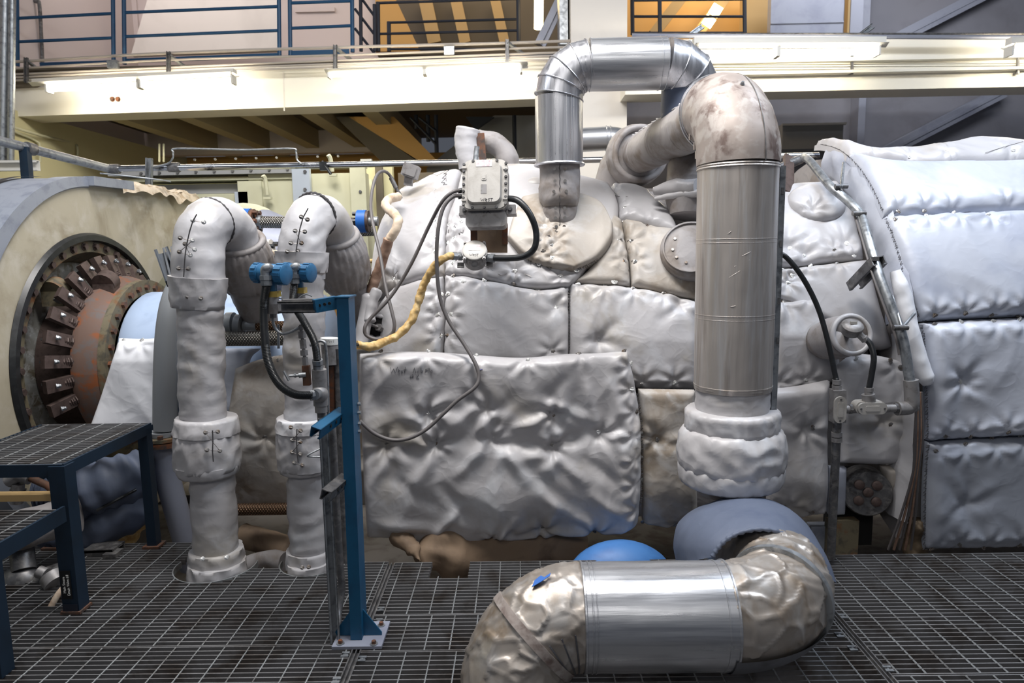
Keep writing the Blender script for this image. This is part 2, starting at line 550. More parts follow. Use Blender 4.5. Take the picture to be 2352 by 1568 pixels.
def area(name, loc, target, sx, sy, power, rgb, spread=180):
    l = bpy.data.lights.new(name, 'AREA')
    l.shape = 'RECTANGLE'; l.size = sx; l.size_y = sy
    l.energy = power; l.color = rgb
    l.spread = R(spread)
    o = bpy.data.objects.new(name, l)
    COL.objects.link(o)
    o.location = loc
    o.rotation_euler = (V(target) - V(loc)).to_track_quat('-Z', 'Y').to_euler()
    return o


area('hall_lamp_key', (-0.7, 2.75, 5.4), (0.0, 4.0, 1.0), 3.6, 0.8, 330, (1.0, 0.97, 0.94))
area('hall_lamp_right', (3.1, 3.1, 5.0), (2.7, 4.0, 1.0), 2.0, 0.6, 130, (0.78, 0.87, 1.0))
area('hall_lamp_left', (-4.2, 2.6, 5.2), (-2.4, 4.4, 1.2), 1.4, 0.6, 26, (0.86, 0.92, 1.0))
area('hall_lamp_front', (-0.4, -2.6, 4.6), (0.0, 3.6, 0.9), 5.0, 1.2, 55, (1.0, 0.97, 0.94))
area('mezzanine_light', (-4.2, 8.9, 6.4), (-3.6, 10.6, 4.4), 4.0, 1.0, 60, (1.0, 0.9, 0.88))
area('amber_room_light', (-0.4, 10.2, 6.6), (-0.6, 11.6, 3.6), 2.4, 1.0, 36, (1.0, 0.80, 0.55))
area('amber_room_light', (2.4, 9.3, 5.9), (2.6, 10.6, 4.7), 1.4, 0.6, 32, (1.0, 0.80, 0.55))
area('bay_light', (-2.6, 6.9, 2.9), (-2.4, 7.6, 1.8), 3.0, 0.5, 26, (1.0, 0.93, 0.70))
area('right_bay_light', (4.8, 8.0, 5.6), (4.6, 10.4, 3.0), 3.0, 1.0, 60, (0.92, 0.94, 1.0))

# ---------------------------------------------------------------- floor
XL = (WZ(786, 1568, 0).x + WZ(897, 1290, 0).x) / 2
XR = (WZ(2054, 1568, 0).x + WZ(1887, 1385, 0).x) / 2
YK = WZ(1150, 1289, 0).y          # rear edge of the centre grating
YL = WZ(420, 1246, 0).y
YRK = WZ(2100, 1272, 0).y


def spans(a, b, cuts):
    """interval a..b minus cuts"""
    out = [(a, b)]
    for c0, c1 in cuts:
        nx = []
        for s0, s1 in out:
            if c1 <= s0 or c0 >= s1: nx.append((s0, s1)); continue
            if c0 > s0: nx.append((s0, c0))
            if c1 < s1: nx.append((c1, s1))
        out = nx
    return [(p, q) for p, q in out if q - p > 0.004]


HOLES = []          # circles (x,y,r) cut in the grating
RECTS = []          # boxes (x0,x1,y0,y1) cut in the grating


def grating(x0, x1, y0, y1, phase=0.0, z=0.0, pitch=0.0302, cross=0.1016, name='floor', parent=None, kind='structure', m='grate'):
    bars, rods = MB(), MB()

    def cuts_x(y):
        c = []
        for hx, hy, hr in HOLES:
            if abs(y - hy) < hr:
                d = math.sqrt(hr * hr - (y - hy) ** 2); c.append((hx - d, hx + d))
        for a, b, p, q in RECTS:
            if p < y < q: c.append((a, b))
        return c

    def cuts_y(x):
        c = []
        for hx, hy, hr in HOLES:
            if abs(x - hx) < hr:
                d = math.sqrt(hr * hr - (x - hx) ** 2); c.append((hy - d, hy + d))
        for a, b, p, q in RECTS:
            if a < x < b: c.append((p, q))
        return c
    y = y0
    n = int(round((y1 - y0) / pitch))
    for i in range(n + 1):
        y = y0 + (y1 - y0) * i / n
        for a, b in spans(x0, x1, cuts_x(y) if parent is None else []):
            bars.bbox((a, y - 0.0024, z - 0.030), (b, y + 0.0024, z))
    x = x0 + cross * (0.3 + phase)
    while x < x1:
        for a, b in spans(y0, y1, cuts_y(x) if parent is None else []):
            k = int((b - a) / (pitch / 2)) + 1
            pts = [V((x, a + (b - a) * j / k, z - 0.0025)) for j in range(k + 1)]
            rods.tube(pts, [0.0030 + 0.0008 * (j % 2) for j in range(k + 1)], 5)
        x += cross
    if parent is None:
        o = bars.build(name, M['grate_dirty'], loc=((x0 + x1) / 2, (y0 + y1) / 2, -0.03), flat=True)
        o['kind'] = 'structure'
        r = rods.build('cross_rods', M[m], o)
        return o
    o = bars.build('bearing_bars', M['grate_dirty'], parent, flat=True)
    rods.build('cross_rods', M[m], parent)
    return o


# openings: round cut-outs for the two lagged pipes, the slot behind them, the pit along the machine
P1X, P1Y = WZ(497, 1300, 0)[:2]
P2X, P2Y = WZ(712, 1292, 0)[:2]
HOLES += [(P1X - 0.01, P1Y + 0.02, 0.205), (P2X + 0.01, P2Y + 0.01, 0.165)]
YB1 = WZ(610, 1303, 0).y
RECTS += [(P1X - 0.02, P2X + 0.10, YB1, 4.2), (P2X, XL + 0.02, WZ(800, 1290, 0).y, 4.2)]
RECTS += [(WZ(985, 1320, 0).x, WZ(1075, 1320, 0).x, WZ(1020, 1322, 0).y, 4.2)]
YS1, YS2, YS3 = WZ(950, 1496, 0).y, WZ(1000, 1412, 0).y, WZ(2200, 1550, 0).y
DYS = 2.84 - WZ(600, 1482, 0).y
grating(-3.6, XL - 0.012, 1.3, 2.835 - DYS)
grating(-3.6, XL - 0.012, 2.845 - DYS, YL)
grating(XL + 0.026, XR - 0.012, 1.3, YS1, 0.5)
grating(XL + 0.026, XR - 0.012, YS1 + .01, YS2, 0.2)
grating(XL + 0.026, XR - 0.012, YS2 + .01, YK, 0.05)
grating(XR + 0.026, 4.4, 1.3, YS3, 0.35)
grating(XR + 0.026, 4.4, YS3 + .012, YRK, 0.0)
# rims of the cut-outs
for i, (hx, hy, hr) in enumerate(HOLES[:2]):
    m = MB()
    a0, a1 = (R(115), R(385)) if i == 0 else (R(150), R(385))
    a0, a1 = (R(170), R(372)) if i == 0 else (R(175), R(365))
    inner, outer = [], []
    rows = []
    for k in range(41):
        t = a0 + (a1 - a0) * k / 40
        c, s_ = math.cos(t), math.sin(t)
        rows.append([V((hx + c * (hr - .004), hy + s_ * (hr - .004), -.032)), V((hx + c * (hr - .004), hy + s_ * (hr - .004), .001)),
                     V((hx + c * (hr + .002), hy + s_ * (hr + .002), .001)), V((hx + c * (hr + .002), hy + s_ * (hr + .002), -.032))])
    m.grid(rows)
    o = m.build('trim_1', M['grate']); o['kind'] = 'structure'
# beams showing in the joints
for x, y0, y1 in ((XL + 0.006, 1.3, YK), (XR + 0.006, 1.3, YRK)):
    m = MB()
    m.bbox((x - .019, y0, -.034), (x + .019, y1, -.016))
    m.bbox((x - .010, y0, -.16), (x + .010, y1, -.034))
    m.bbox((x - .0195, y0, -.016), (x - .0145, y1, .0015))
    m.bbox((x + .0145, y0, -.016), (x + .0195, y1, .0015))
    m.bbox((x - .002, y0, -.016), (x + .002, y1, .0005))
    o = m.build('trim_2', M['galv_dark'], flat=True); o['kind'] = 'structure'
m = MB()
m.bbox((-5, 1.0, -.75), (5.5, 7.5, -.70))
o = m.build('floor', M['pit'], flat=True); o['kind'] = 'structure'
m = MB()
for x in (-2.9, -1.9, -.2, .6, 2.2, 3.1):
    m.bbox((x - .04, 1.3, -.22), (x + .04, 3.5, -.05))
o = m.build('trim_3', M['galv_dark'], flat=True); o['kind'] = 'structure'
m = MB()
m.bbox((-5.5, 6.2, -.72), (6.5, 12.5, -.62))
o = m.build('floor', M['pit'], flat=True); o['kind'] = 'structure'

# saddle clips
def clip_bm(m, p):
    p = V(p)
    m.box(p + V((0, .012, .003)), (.030, .011, .005))
    m.box(p + V((0, -.012, .003)), (.030, .011, .005))
    m.box(p + V((0, 0, -.002)), (.020, .016, .004))
    m.cyl(p + V((0, 0, -.004)), p + V((0, 0, .004)), .005, 6)


CL = [(744, 1404, 'by the blue post foot at the top of the centre grating panel'), (870, 1427, 'just behind the blue post base plate'),
      (1936, 1416, 'right of the joint strip, nearest the crinkled elbow'), (1928, 1459, 'left of the right joint strip, upper of the two there'),
      (1958, 1490, 'left of the right joint strip, lower of the two there'), (2040, 1537, 'right of the joint strip, near the bottom edge'),
      (793, 1504, 'left of the centre joint strip below the base plate'), (832, 1514, 'right of the centre joint strip below the base plate'),
      (772, 1564, 'left of the centre joint strip at the bottom edge'), (875, 1400, 'right of the centre joint strip beside the post gusset'),
      (1366, 1540, 'under the long level metal pipe')]
for px, py, where in CL[1:]:
    m = MB(); p = WZ(px, py, 0.0)
    clip_bm(m, p)
    o = m.build('grating_clip', M['galv'])
    tag(o, 'small bright grating clip ' + where, 'grating clip', 'grating saddle clips')
# ---------------------------------------------------------------- hall behind
def struct(m, name, mat_, flat=True):
    o = m.build(name, M[mat_], flat=flat); o['kind'] = 'structure'
    return o


def quadbox(c4, depth, name, mat_):
    """slab whose front face has the four world corners c4, thickness along +Y"""
    m = MB(); m.prism(c4, V((0, depth, 0)))
    o = struct(m, name, mat_); fix_normals(o)
    return o


def vslab(x0, x1, z0, z1, Y, depth, name, mat_):
    m = MB(); m.bbox((x0, Y, z0), (x1, Y + depth, z1))
    return struct(m, name, mat_)


def PX(px, Y, py=300):
    return W(px, py, Y).x


def PZ(py, Y, px=1176):
    return W(px, py, Y).z


# far walls
vslab(-9, -1.95, 3.2, 8, 11.6, .2, 'wall_back', 'wall_p')
vslab(-9, 8.5, -.6, 3.3, 12.6, .2, 'wall_back', 'wall_o')
vslab(PX(1440, 9.9), 9.5, -.6, 8, 10.6, .2, 'wall_right', 'wall_g')
m = MB(); m.bbox((-6.05, 2.6, -.6), (-5.85, 12.6, 3.3)); struct(m, 'wall_left', 'wall_y')
m = MB(); m.bbox((-6.9, 5.2, 3.3), (-6.05, 12.6, 8)); struct(m, 'wall_left', 'wall_p')
# panel relief on the mezzanine wall
m = MB()
for x0, x1, y0, y1 in ((92, 316, 0, 100), (330, 640, 40, 58), (680, 770, 18, 30), (330, 640, 92, 108)):
    a, b = W(x0, y1, 11.6), W(x1, y0, 11.6)
    m.bbox((a.x, 11.55, a.z), (b.x, 11.6, b.z))
struct(m, 'trim_4', 'wall_p')
quadbox([W(300, 128, 10.6), W(640, 116, 10.6), W(640, 0, 10.6), W(338, 0, 10.6)], .1, 'wall_back', 'wall_w')

# mezzanine edge beam, left of the column
def Yb(px): return 8.4 - .4 * (px - 40) / 1190


ZB = 3.235
xa, xb = W(38, 283, Yb(38)).x, W(1312, 242, Yb(1312)).x
zt_l, zt_r = W(38, 168, Yb(38)).z, W(1230, 128, Yb(1230)).z
m = MB()
fl = [V((xa, Yb(38), ZB)), V((xb, Yb(1312), ZB)), V((xb, Yb(1312), zt_r)), V((xa, Yb(38), zt_r))]
m.prism(fl, V((0, .42, 0)))
o = struct(m, 'mezzanine_beam', 'beam_w'); fix_normals(o)
# mezzanine slab with ribs on its underside
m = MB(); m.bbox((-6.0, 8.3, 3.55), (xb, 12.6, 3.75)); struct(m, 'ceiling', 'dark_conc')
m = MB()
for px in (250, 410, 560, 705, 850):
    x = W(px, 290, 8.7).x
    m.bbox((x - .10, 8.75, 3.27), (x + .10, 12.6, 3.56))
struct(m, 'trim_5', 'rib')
# joint line and two anchor bolts on the beam
m = MB()
p = W(651, 165, Yb(651) - .01); q = W(653, 255, Yb(653) - .01)
m.bar(p, q, .012, .012); struct(m, 'trim_6', 'wall_w')
for px in (259, 272):
    m = MB(); m.hexbolt(W(px, 228, Yb(px) + .0), (0, -1, 0), .022, .03, .03)
    tag(m.build('anchor_bolt', M['rust']), 'small rusty bolt on the white beam face below the left lamp', 'bolt', 'pair of bolts on the beam')

# right-hand beam, set nearer
Yr = 7.4
xa2, xb2 = W(1436, 210, Yr).x, W(2352, 205, Yr).x + 1.2
zb2, zt2 = W(1900, 208, Yr).z, W(1900, 84, Yr).z
m = MB(); m.bbox((xa2, Yr, zb2), (xb2, Yr + .4, zt2)); struct(m, 'mezzanine_beam', 'beam_w')
m = MB()
for py, h in ((139, 8), (167, 6)):
    z = W(1900, py, Yr - .05).z
    m.bbox((xa2, Yr - .10, z - h * .0023), (xb2, Yr, z + h * .0023))
struct(m, 'trim_7', 'beam_w')
m = MB(); m.bbox((xa2, Yr + .4, zt2 - .08), (xb2, 9.75, zt2)); struct(m, 'floor', 'dark_conc')
# column
xa3, xb3 = W(1312, 200, 7.75).x, W(1440, 200, 7.75).x
m = MB(); m.bbox((xa3, 7.75, -.6), (xb3, 8.4, 8)); struct(m, 'column', 'wall_w')
m = MB(); m.bbox((xa3 - .11, 7.9, -.6), (xa3 - .02, 8.3, 8)); struct(m, 'column', 'galv')

# grey bay on the right: posts and diagonal braces
m = MB()
for px, w in ((1975, .10), (1420, .08)):
    x = W(px, 280, 10.4).x
    m.bbox((x - w / 2, 10.35, -.6), (x + w / 2, 10.6, 8))
struct(m, 'column', 'steel_b')
def beam_px(p, q, w, h, name, mat_, label, cat, group=None):
    m = MB(); m.bar(p, q, w, h, (0, 1, 0)); m.bar(V(p) + V((0, -.06, 0)), V(q) + V((0, -.06, 0)), w * .25, h * .4, (0, 1, 0))
    return tag(m.build(name, M[mat_], flat=True), label, cat, group)
beam_px(W(1990, 372, 10.5), W(2300, 212, 10.5), .17, .16, 'diagonal_brace', 'steel_b', 'grey diagonal steel brace seen below the right lit beam', 'steel brace', 'diagonal braces')
beam_px(W(2010, 115, 10.5), W(2290, -28, 10.5), .17, .16, 'diagonal_brace', 'steel_b', 'grey diagonal steel brace at the top right corner', 'steel brace', 'diagonal braces')
# dark box under right beam, beside the post
m = MB(); p, q = W(1790, 345, 10.2), W(1930, 285, 10.2); m.bbox((p.x, 10.1, p.z), (q.x, 10.6, q.z))
m.bbox((p.x - .02, 10.05, q.z - .03), (q.x + .02, 10.1, q.z))
tag(m.build('wall_cabinet', M['enc_grey'], flat=True), 'long grey cabinet on the back wall right of the tall bent pipe', 'cabinet')
# upper right: amber room, hanging panel
vslab(PX(1438, 10.0, 60), PX(1765, 10.0, 60), PZ(100, 10.0, 1600), 8, 10.2, .15, 'wall_back', 'wall_o')
m = MB()
for px, dx in ((1500, .45), (1600, .6)):
    a, b = W(px, 80, 9.9), W(px + 70, -10, 9.9)
    m.bar(a, b, .14, .08, (0, 1, 0))
struct(m, 'trim_8', 'tan_steel')
m = MB(); a, b = W(1700, 90, 9.9), W(1770, -10, 9.9); m.bbox((a.x, 9.8, a.z), (b.x, 9.95, b.z)); struct(m, 'column', 'tan_steel')
m = MB(); a, b = W(1941, 90, 9.6), W(1950, -10, 9.6); m.bbox((a.x, 9.55, a.z), (b.x, 9.65, b.z)); struct(m, 'trim_9', 'tan_steel')
m = MB(); a, b = W(1769, 80, 9.3), W(1940, -20, 9.3); m.bbox((a.x, 9.3, a.z), (b.x, 9.42, b.z))
c = W(1855, 52, 9.3); m.bbox((a.x, 9.285, c.z - .01), (b.x, 9.3, c.z + .01))
tag(m.build('sheet_metal_cabinet', M['steel_b'], flat=True), 'blue grey sheet metal cabinet above the right lamp', 'cabinet')
m = MB(); a, b = W(1952, 80, 9.8), W(1985, -20, 9.8); m.bbox((a.x, 9.8, a.z), (b.x, 10.1, b.z)); struct(m, 'column', 'steel_b')


# railings
def rail_section(name, label, cat, posts, rails, mat_, pr, rr, toe=None, group=None, Yf=Yb):
    base = W(posts[0][0], posts[0][2], Yf(posts[0][0]))
    t = thing(name, label, cat, base, group)
    for px, y0, y1 in posts:
        m = MB(); m.cyl(W(px, y0, Yf(px)), W(px + (y1 - y0) * .01, y1, Yf(px)), pr, 8); m.build('post', M[mat_], t)
    for a, b in rails:
        m = MB(); m.cyl(W(a[0], a[1], Yf(a[0])), W(b[0], b[1], Yf(b[0])), rr, 8); m.build('rail', M[mat_], t)
    if toe:
        a, b, h = toe
        m = MB(); m.bar(W(a[0], a[1], Yf(a[0])), W(b[0], b[1], Yf(b[0])), .012, h, (0, 0, 1)); m.build('toe_board', M[mat_], t)
    return t


G = 'blue guard rail sections on the mezzanine'
rail_section('guard_rail', 'blue guard rail section at the far left of the mezzanine', 'railing', [(38, -60, 152), (259, -60, 140)],
             [((40, 42), (257, 31)), ((40, 96), (257, 87)), ((40, -20), (257, -28))], 'blue_rail', .024, .018, ((92, 149), (248, 144), .05), G, lambda p: Yb(p) + .12)
rail_section('guard_rail', 'long middle blue guard rail section with two visible bars', 'railing', [(284, -60, 148), (640, -60, 128)],
             [((287, 29), (638, 15)), ((287, 84), (638, 70)), ((287, -30), (638, -40))], 'blue_rail', .024, .018, ((290, 140), (640, 127), .05), G, lambda p: Yb(p) + .12)
rail_section('guard_rail', 'short blue guard rail section ending at the stair opening', 'railing', [(665, -60, 127), (808, -60, 120)],
             [((667, 7), (806, 2)), ((667, 65), (806, 59)), ((667, -40), (806, -45))], 'blue_rail', .024, .018, ((670, 122), (802, 118), .05), G, lambda p: Yb(p) + .12)
N = 'dark railings round the stair'
rail_section('stair_railing', 'wide navy railing in front of the amber soffit', 'railing', [(868, 5, 118), (1190, -30, 100)],
             [((866, 7), (1190, -3)), ((868, 78), (1188, 70))], 'navy_rail', .026, .016, None, N, lambda p: 8.9)
rail_section('stair_railing', 'lower navy railing just behind the wide one', 'railing', [(893, 50, 118)],
             [((893, 52), (1190, 44)), ((893, 113), (1190, 112))], 'navy_rail', .026, .016, None, N, lambda p: 9.2)
rail_section('stair_railing', 'navy railing seen end on beside the short blue section', 'railing', [(828, -20, 118), (860, 10, 118)],
             [((815, 20), (862, 82)), ((815, 65), (862, 125)), ((815, -25), (862, 40))], 'navy_rail', .022, .016, None, N, lambda p: 8.8)
rail_section('stair_railing', 'navy lattice railing of the amber room above the right lamp', 'railing', [(1452, -10, 80), (1515, -10, 80), (1710, -10, 76)],
             [((1450, 1), (1712, -2)), ((1452, 38), (1712, 38))], 'navy_rail', .024, .016, ((1450, 76), (1712, 76), .03), N, lambda p: 8.6)
m = MB(); m.tube(spline([W(66, 0, 9.2), W(84, 4, 9.2), W(91, 16, 9.2), W(98, 148, 9.2)], 6), .022, 8)
tag(m.build('grab_rail', M['galv_dark']), 'bent grey hand rail behind the far left blue guard rail', 'railing')

# soffit and stair in the middle
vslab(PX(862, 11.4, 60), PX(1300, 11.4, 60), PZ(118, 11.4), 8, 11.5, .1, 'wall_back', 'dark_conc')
m = MB()
for px, w in ((975, .20), (1045, .17), (1135, .15)):
    a, b = W(px, -10, 11.3), W(px + 24, 100, 11.3)
    m.bar(a, b, w, .12, (0, 1, 0))
struct(m, 'trim_10', 'tan_steel')
m = MB(); a, b = W(862, 116, 10.6), W(960, -10, 10.6)
m.prism([W(862, 118, 10.6), W(965, 118, 10.6), W(905, -10, 10.6), W(862, -10, 10.6)], V((0, .1, 0))); o = struct(m, 'trim_11', 'wall_o'); fix_normals(o)
# steel strut behind the column and the hanging lamp
beam_px(W(1240, 105, 8.5), W(1292, -5, 8.5), .13, .1, 'diagonal_strut', 'steel_b', 'pale steel strut leaning beside the white column', 'steel brace')
m = MB(); m.cyl(W(1238, -20, 8.8), W(1237, 66, 8.8), .055, 10)
tag(m.build('hanging_lamp', M['lamp_w']), 'glowing tube lamp hanging left of the white column', 'lamp')

# stair under the beam: stringer and treads rails
t = thing('stair', 'amber lit steel stair dropping to the right under the beam', 'staircase', W(980, 372, 9.6))
m = MB(); m.prism([W(800, 268, 9.6), W(905, 268, 9.6), W(1010, 375, 9.6), W(972, 375, 9.6)], V((0, .1, 0))); o = m.build('stringer', M['wall_o'], t, flat=True); fix_normals(o)
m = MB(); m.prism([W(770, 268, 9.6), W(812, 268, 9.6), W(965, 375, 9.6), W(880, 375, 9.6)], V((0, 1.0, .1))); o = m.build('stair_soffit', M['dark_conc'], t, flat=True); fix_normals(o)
for x0, y0, y1 in ((955, 272, 296), (982, 272, 325), (1001, 272, 350)):
    m = MB(); m.cyl(W(x0, y0 - 8, 9.55), W(x0 + 2, y1, 9.55), .028, 8); m.build('baluster', M['navy_rail'], t)
for a, b in (((942, 270), (1000, 330)), ((962, 270), (1002, 302))):
    m = MB(); m.cyl(W(*a, 9.5), W(*b, 9.5), .016, 8); m.build('rail', M['navy_rail'], t)
m = MB(); m.prism([W(1070, 268, 9.8), W(1135, 268, 9.8), W(1092, 298, 9.8)], V((0, .1, 0)))
o = struct(m, 'trim_12', 'navy_rail'); fix_normals(o)
m = MB(); m.prism([W(980, 385, 10.2), W(1085, 300, 10.2), W(1135, 265, 10.2), W(1310, 265, 10.2), W(1310, 600, 10.2), W(980, 600, 10.2)], V((0, .1, 0)))
o = struct(m, 'wall_back', 'enc_grey'); fix_normals(o)
m = MB(); m.cyl(W(1181, 265, 9.9), W(1183, 375, 9.9), .028, 8)
tag(m.build('stair_post', M['navy_rail']), 'single navy post right of the lagged loop', 'post')

# conduits along the beams
def off(px): return Yb(px) - .16
CP = [([(-8, 144.5), (384, 122), (769, 109), (1164, 99), (1310, 94)], 'topmost'),
      ([(-8, 160), (384, 138), (769, 127), (966, 120), (1164, 112), (1310, 108)], 'second'),
      ([(-8, 173), (388, 155), (769, 139), (966, 132), (1164, 125), (1310, 120)], 'third'),
      ([(-8, 180), (388, 161), (769, 147), (1164, 132), (1310, 128)], 'fourth'),
      ([(-8, 187), (388, 167), (769, 154), (1164, 140), (1310, 137)], 'lowest')]
for k, (pts, w) in enumerate(CP):
    m = MB(); m.tube(spline([W(x, y, off(x)) for x, y in pts], 6), .0125 if k else .016, 8)
    tag(m.build('conduit', M['conduit']), w + ' of the five grey conduits along the white beam', 'conduit', 'conduits along the beam')
for px, y0, y1, w in ((60, 132, 190, 'far left'), (387, 118, 172, 'above the gap of the middle rail'), (770, 103, 160, 'at the left end of the second lamp'), (1165, 90, 146, 'at the right end of the second lamp')):
    t = thing('conduit_bracket', 'strut bracket holding the conduits, ' + w, 'bracket', W(px, y1, off(px)), 'brackets of the conduit run')
    m = MB(); m.uchan(W(px, y0, off(px) - .035), W(px, y1, off(px) - .035), .04, .03, .004, (0, -1, 0)); m.build('strut', M['galv_dark'], t)
    m = MB(); m.bar(W(px + 2, y0 + 8, off(px) - .03), W(px + 36, y0 + 34, Yb(px) - .005), .04, .02); m.build('arm', M['galv'], t)
# small junction boxes on the conduit run
for px, py, w in ((260, 148, 'left of the middle rail section'), (1032, 117, 'above the second lamp')):
    m = MB(); m.box(W(px, py, off(px) - .03), (.11, .06, .085)); m.box(W(px, py, off(px) - .062), (.10, .006, .075))
    tag(m.build('conduit_box', M['galv'], flat=True), 'square conduit box ' + w, 'junction box', 'boxes on the conduits')
# right side: two dark conduits on the beam edge, five slim conduits lower
for py, r_, w, mm in ((79, .014, 'thin dark conduit along the top of the right beam', 'galv_dark'), (86, .022, 'thick blue grey pipe along the top of the right beam', 'steel_b')):
    m = MB(); m.cyl(W(1452, py - 4 if py > 80 else py, Yr - .22), W(2352, py + (2 if py < 80 else 4), Yr - .22) + V((.6, 0, 0)), r_, 8)
    tag(m.build('conduit', M[mm]), w, 'conduit', 'conduits on the right beam')
for k, py in enumerate((146, 151, 157, 163)):
    m = MB(); m.cyl(W(1500, py + 2, Yr - .03), W(2352, py, Yr - .03) + V((.6, 0, 0)), .008, 6)
    tag(m.build('conduit', M['beam_w']), ('topmost', 'second', 'third', 'lowest')[k] + ' of four cream conduits below the right lamp', 'conduit', 'cream conduits on the right beam')
for px, w in ((1957, 'below the right end of the lamp'), (2338, 'at the right picture edge')):
    m = MB(); m.bar(W(px, 124, Yr - .06), W(px, 170, Yr - .06), .02, .02); m.bar(W(px, 168, Yr - .06), W(px - 8, 170, Yr), .03, .02)
    tag(m.build('conduit_hanger', M['galv_dark'], flat=True), 'slim strap hanger on the cream conduits ' + w, 'bracket', 'hangers of the cream conduits')
for px, w in ((1600, 'left of the lamp'), (1990, 'at its right end')):
    m = MB(); m.uchan(W(px - 18, 84, Yr - .2), W(px + 14, 60, Yr - .2), .05, .04, .005, (0, -1, 0))
    tag(m.build('strut_stub', M['galv'], flat=True), 'short strut stub sticking up behind the right lamp, ' + w, 'bracket', 'strut stubs above the right lamp')


# fluorescent fixtures
def fixture(x0, y0, x1, y1, tubes, Yf, body_h, label, tilt=0.0):
    a, b = W(x0, y0, Yf(x0)), W(x1, y1, Yf(x1))
    t = thing('fluorescent_light', label, 'lamp', (a + b) / 2, 'fluorescent lamps on the beams')
    up = V((0, 0, 1))
    m = MB(); m.bar(a + up * (body_h * .5), b + up * (body_h * .5), .09, body_h, (0, 0, 1))
    xa_, ya_, aa = frame(b - a, up)
    for sgn in (-1, 1):
        m.bar(a + xa_ * sgn * .07 - up * .02, b + xa_ * sgn * .07 - up * .02, .07, .006, (xa_ * -sgn * .5 + up))
    m.build('housing', M['lamp_body'], t)
    for tx0, ty0, tx1, ty1 in tubes:
        p, q = W(tx0, ty0, Yf(tx0)), W(tx1, ty1, Yf(tx1))
        d = (q - p).normalized()
        for s_ in (-.03, .03):
            m = MB(); m.cyl(p + V((0, s_, -.035)), q + V((0, s_, -.035)), .021, 10); m.build('tube', M['lamp'], t)
        for e in (p, q):
            m = MB(); m.box(e + V((0, 0, -.03)), (.02, .12, .09)); m.build('lamp_holder', M['lamp_body'], t)
    return t


Yl = lambda p: Yb(p) - .46
fixture(80, 192, 540, 168, [(112, 197, 320, 188), (327, 187, 536, 177)], Yl, .04, 'long twin tube lamp under the far left conduits')
fixture(752, 163, 1212, 146, [(756, 163, 974, 157), (978, 156, 1197, 151)], Yl, .012, 'long twin tube lamp on the beam left of the bent bright pipe')
fixture(1592, 104, 2030, 102, [(1600, 114, 1782, 113), (1786, 113, 2014, 110)], lambda p: 6.9, .06, 'long twin tube lamp hung in front of the right beam')
fixture(2316, 103, 2352 + 300, 101, [(2318, 111, 2600, 109)], lambda p: 6.9, .06, 'lamp at the right picture edge, mostly cut off')
# glowing bars stand in for lamp reflections in the amber room
for a, b, w in (((1622, 58), (1634, 40), 'lower'), ((1638, 34), (1650, 14), 'upper')):
    m = MB(); m.bar(W(*a, 9.7), W(*b, 9.7), .14, .05, (0, -1, 0)); tag(m.build('lamp_reflection', M['lamp_w'], flat=True), w + ' of two small glowing lamp reflections inside the amber room', 'lamp', 'lamp reflections in the amber room')

# left wall services
for k, (px, w) in enumerate(((6, 'left'), (22, 'right'))):
    m = MB(); m.cyl(W(px + 6, -10, 7.4), W(px - 2 + k * 4, 390, 7.4), .034 if k else .045, 10)
    tag(m.build('wall_pipe', M['galv']), w + ' of two upright grey pipes at the far left edge', 'pipe', 'upright pipes at the far left')
m = MB(); m.tube(spline([W(0, 283, 8.0), W(90, 310, 8.6), W(165, 328, 9.4), W(178, 340, 9.4), W(177, 372, 9.4)], 6), .016, 8)
tag(m.build('wall_conduit', M['enc']), 'cream conduit bending down on the left wall under the mezzanine', 'conduit')
m = MB(); m.tube(spline([W(0, 290, 8.0), W(80, 322, 8.6), W(92, 340, 8.6), W(92, 372, 8.6)], 6), .014, 8)
tag(m.build('wall_conduit', M['enc']), 'shorter cream conduit nearer the two upright pipes', 'conduit')
for px, w in ((366, 'left'), (376, 'right')):
    m = MB(); m.cyl(W(px, 330, 9.0), W(px, 372, 9.0), .012, 6)
    tag(m.build('hanger_rod', M['enc']), w + ' thin hanger rod under the soffit ribs', 'rod', 'pair of hanger rods')
m = MB(); m.uchan(W(-10, 381, 6.2), W(88, 380, 6.2), .09, .05, .006, (0, -1, 0))
tag(m.build('cable_strut', M['lamp_body'], flat=True), 'white slotted strut above the round housing at far left', 'strut')

# pale acoustic enclosure behind the turbine
Ye = 6.6
t = thing('enclosure', 'pale green bolted enclosure behind the left pipes', 'enclosure', W(560, 600, Ye))
def eb(x0, y0, x1, y1, d0, d1, name, mat_):
    m = MB(); a, b = W(x0, y1, Ye), W(x1, y0, Ye); m.bbox((a.x, Ye + d0, min(a.z, b.z)), (b.x, Ye + d1, max(a.z, b.z)))
    return m.build(name, M[mat_], t, flat=True)
eb(255, 388, 672, 406, -.05, .3, 'top_flange', 'enc_grey')
eb(400, 356, 806, 376, .5, .7, 'upper_flange', 'enc')
eb(258, 404, 838, 700, .31, .34, 'back_panel', 'enc')
eb(270, 406, 672, 418, 0, .3, 'ledge', 'enc')
eb(340, 418, 585, 445, .1, .3, 'recess', 'enc_grey')
eb(560, 415, 600, 640, 0, .06, 'frame_post', 'enc')
eb(460, 443, 552, 640, .04, .1, 'door', 'enc')
eb(552, 440, 568, 640, .0, .05, 'door_edge', 'enc_blue')
eb(588, 398, 692, 700, .02, .2, 'side_panel', 'enc')
eb(690, 385, 712, 700, -.03, .02, 'corner_post', 'enc_blue')
eb(712, 395, 836, 700, .05, .2, 'side_panel', 'enc')
eb(818, 372, 838, 700, -.01, .05, 'frame_post', 'enc')
eb(806, 352, 832, 372, .4, .45, 'frame_post', 'enc_grey')
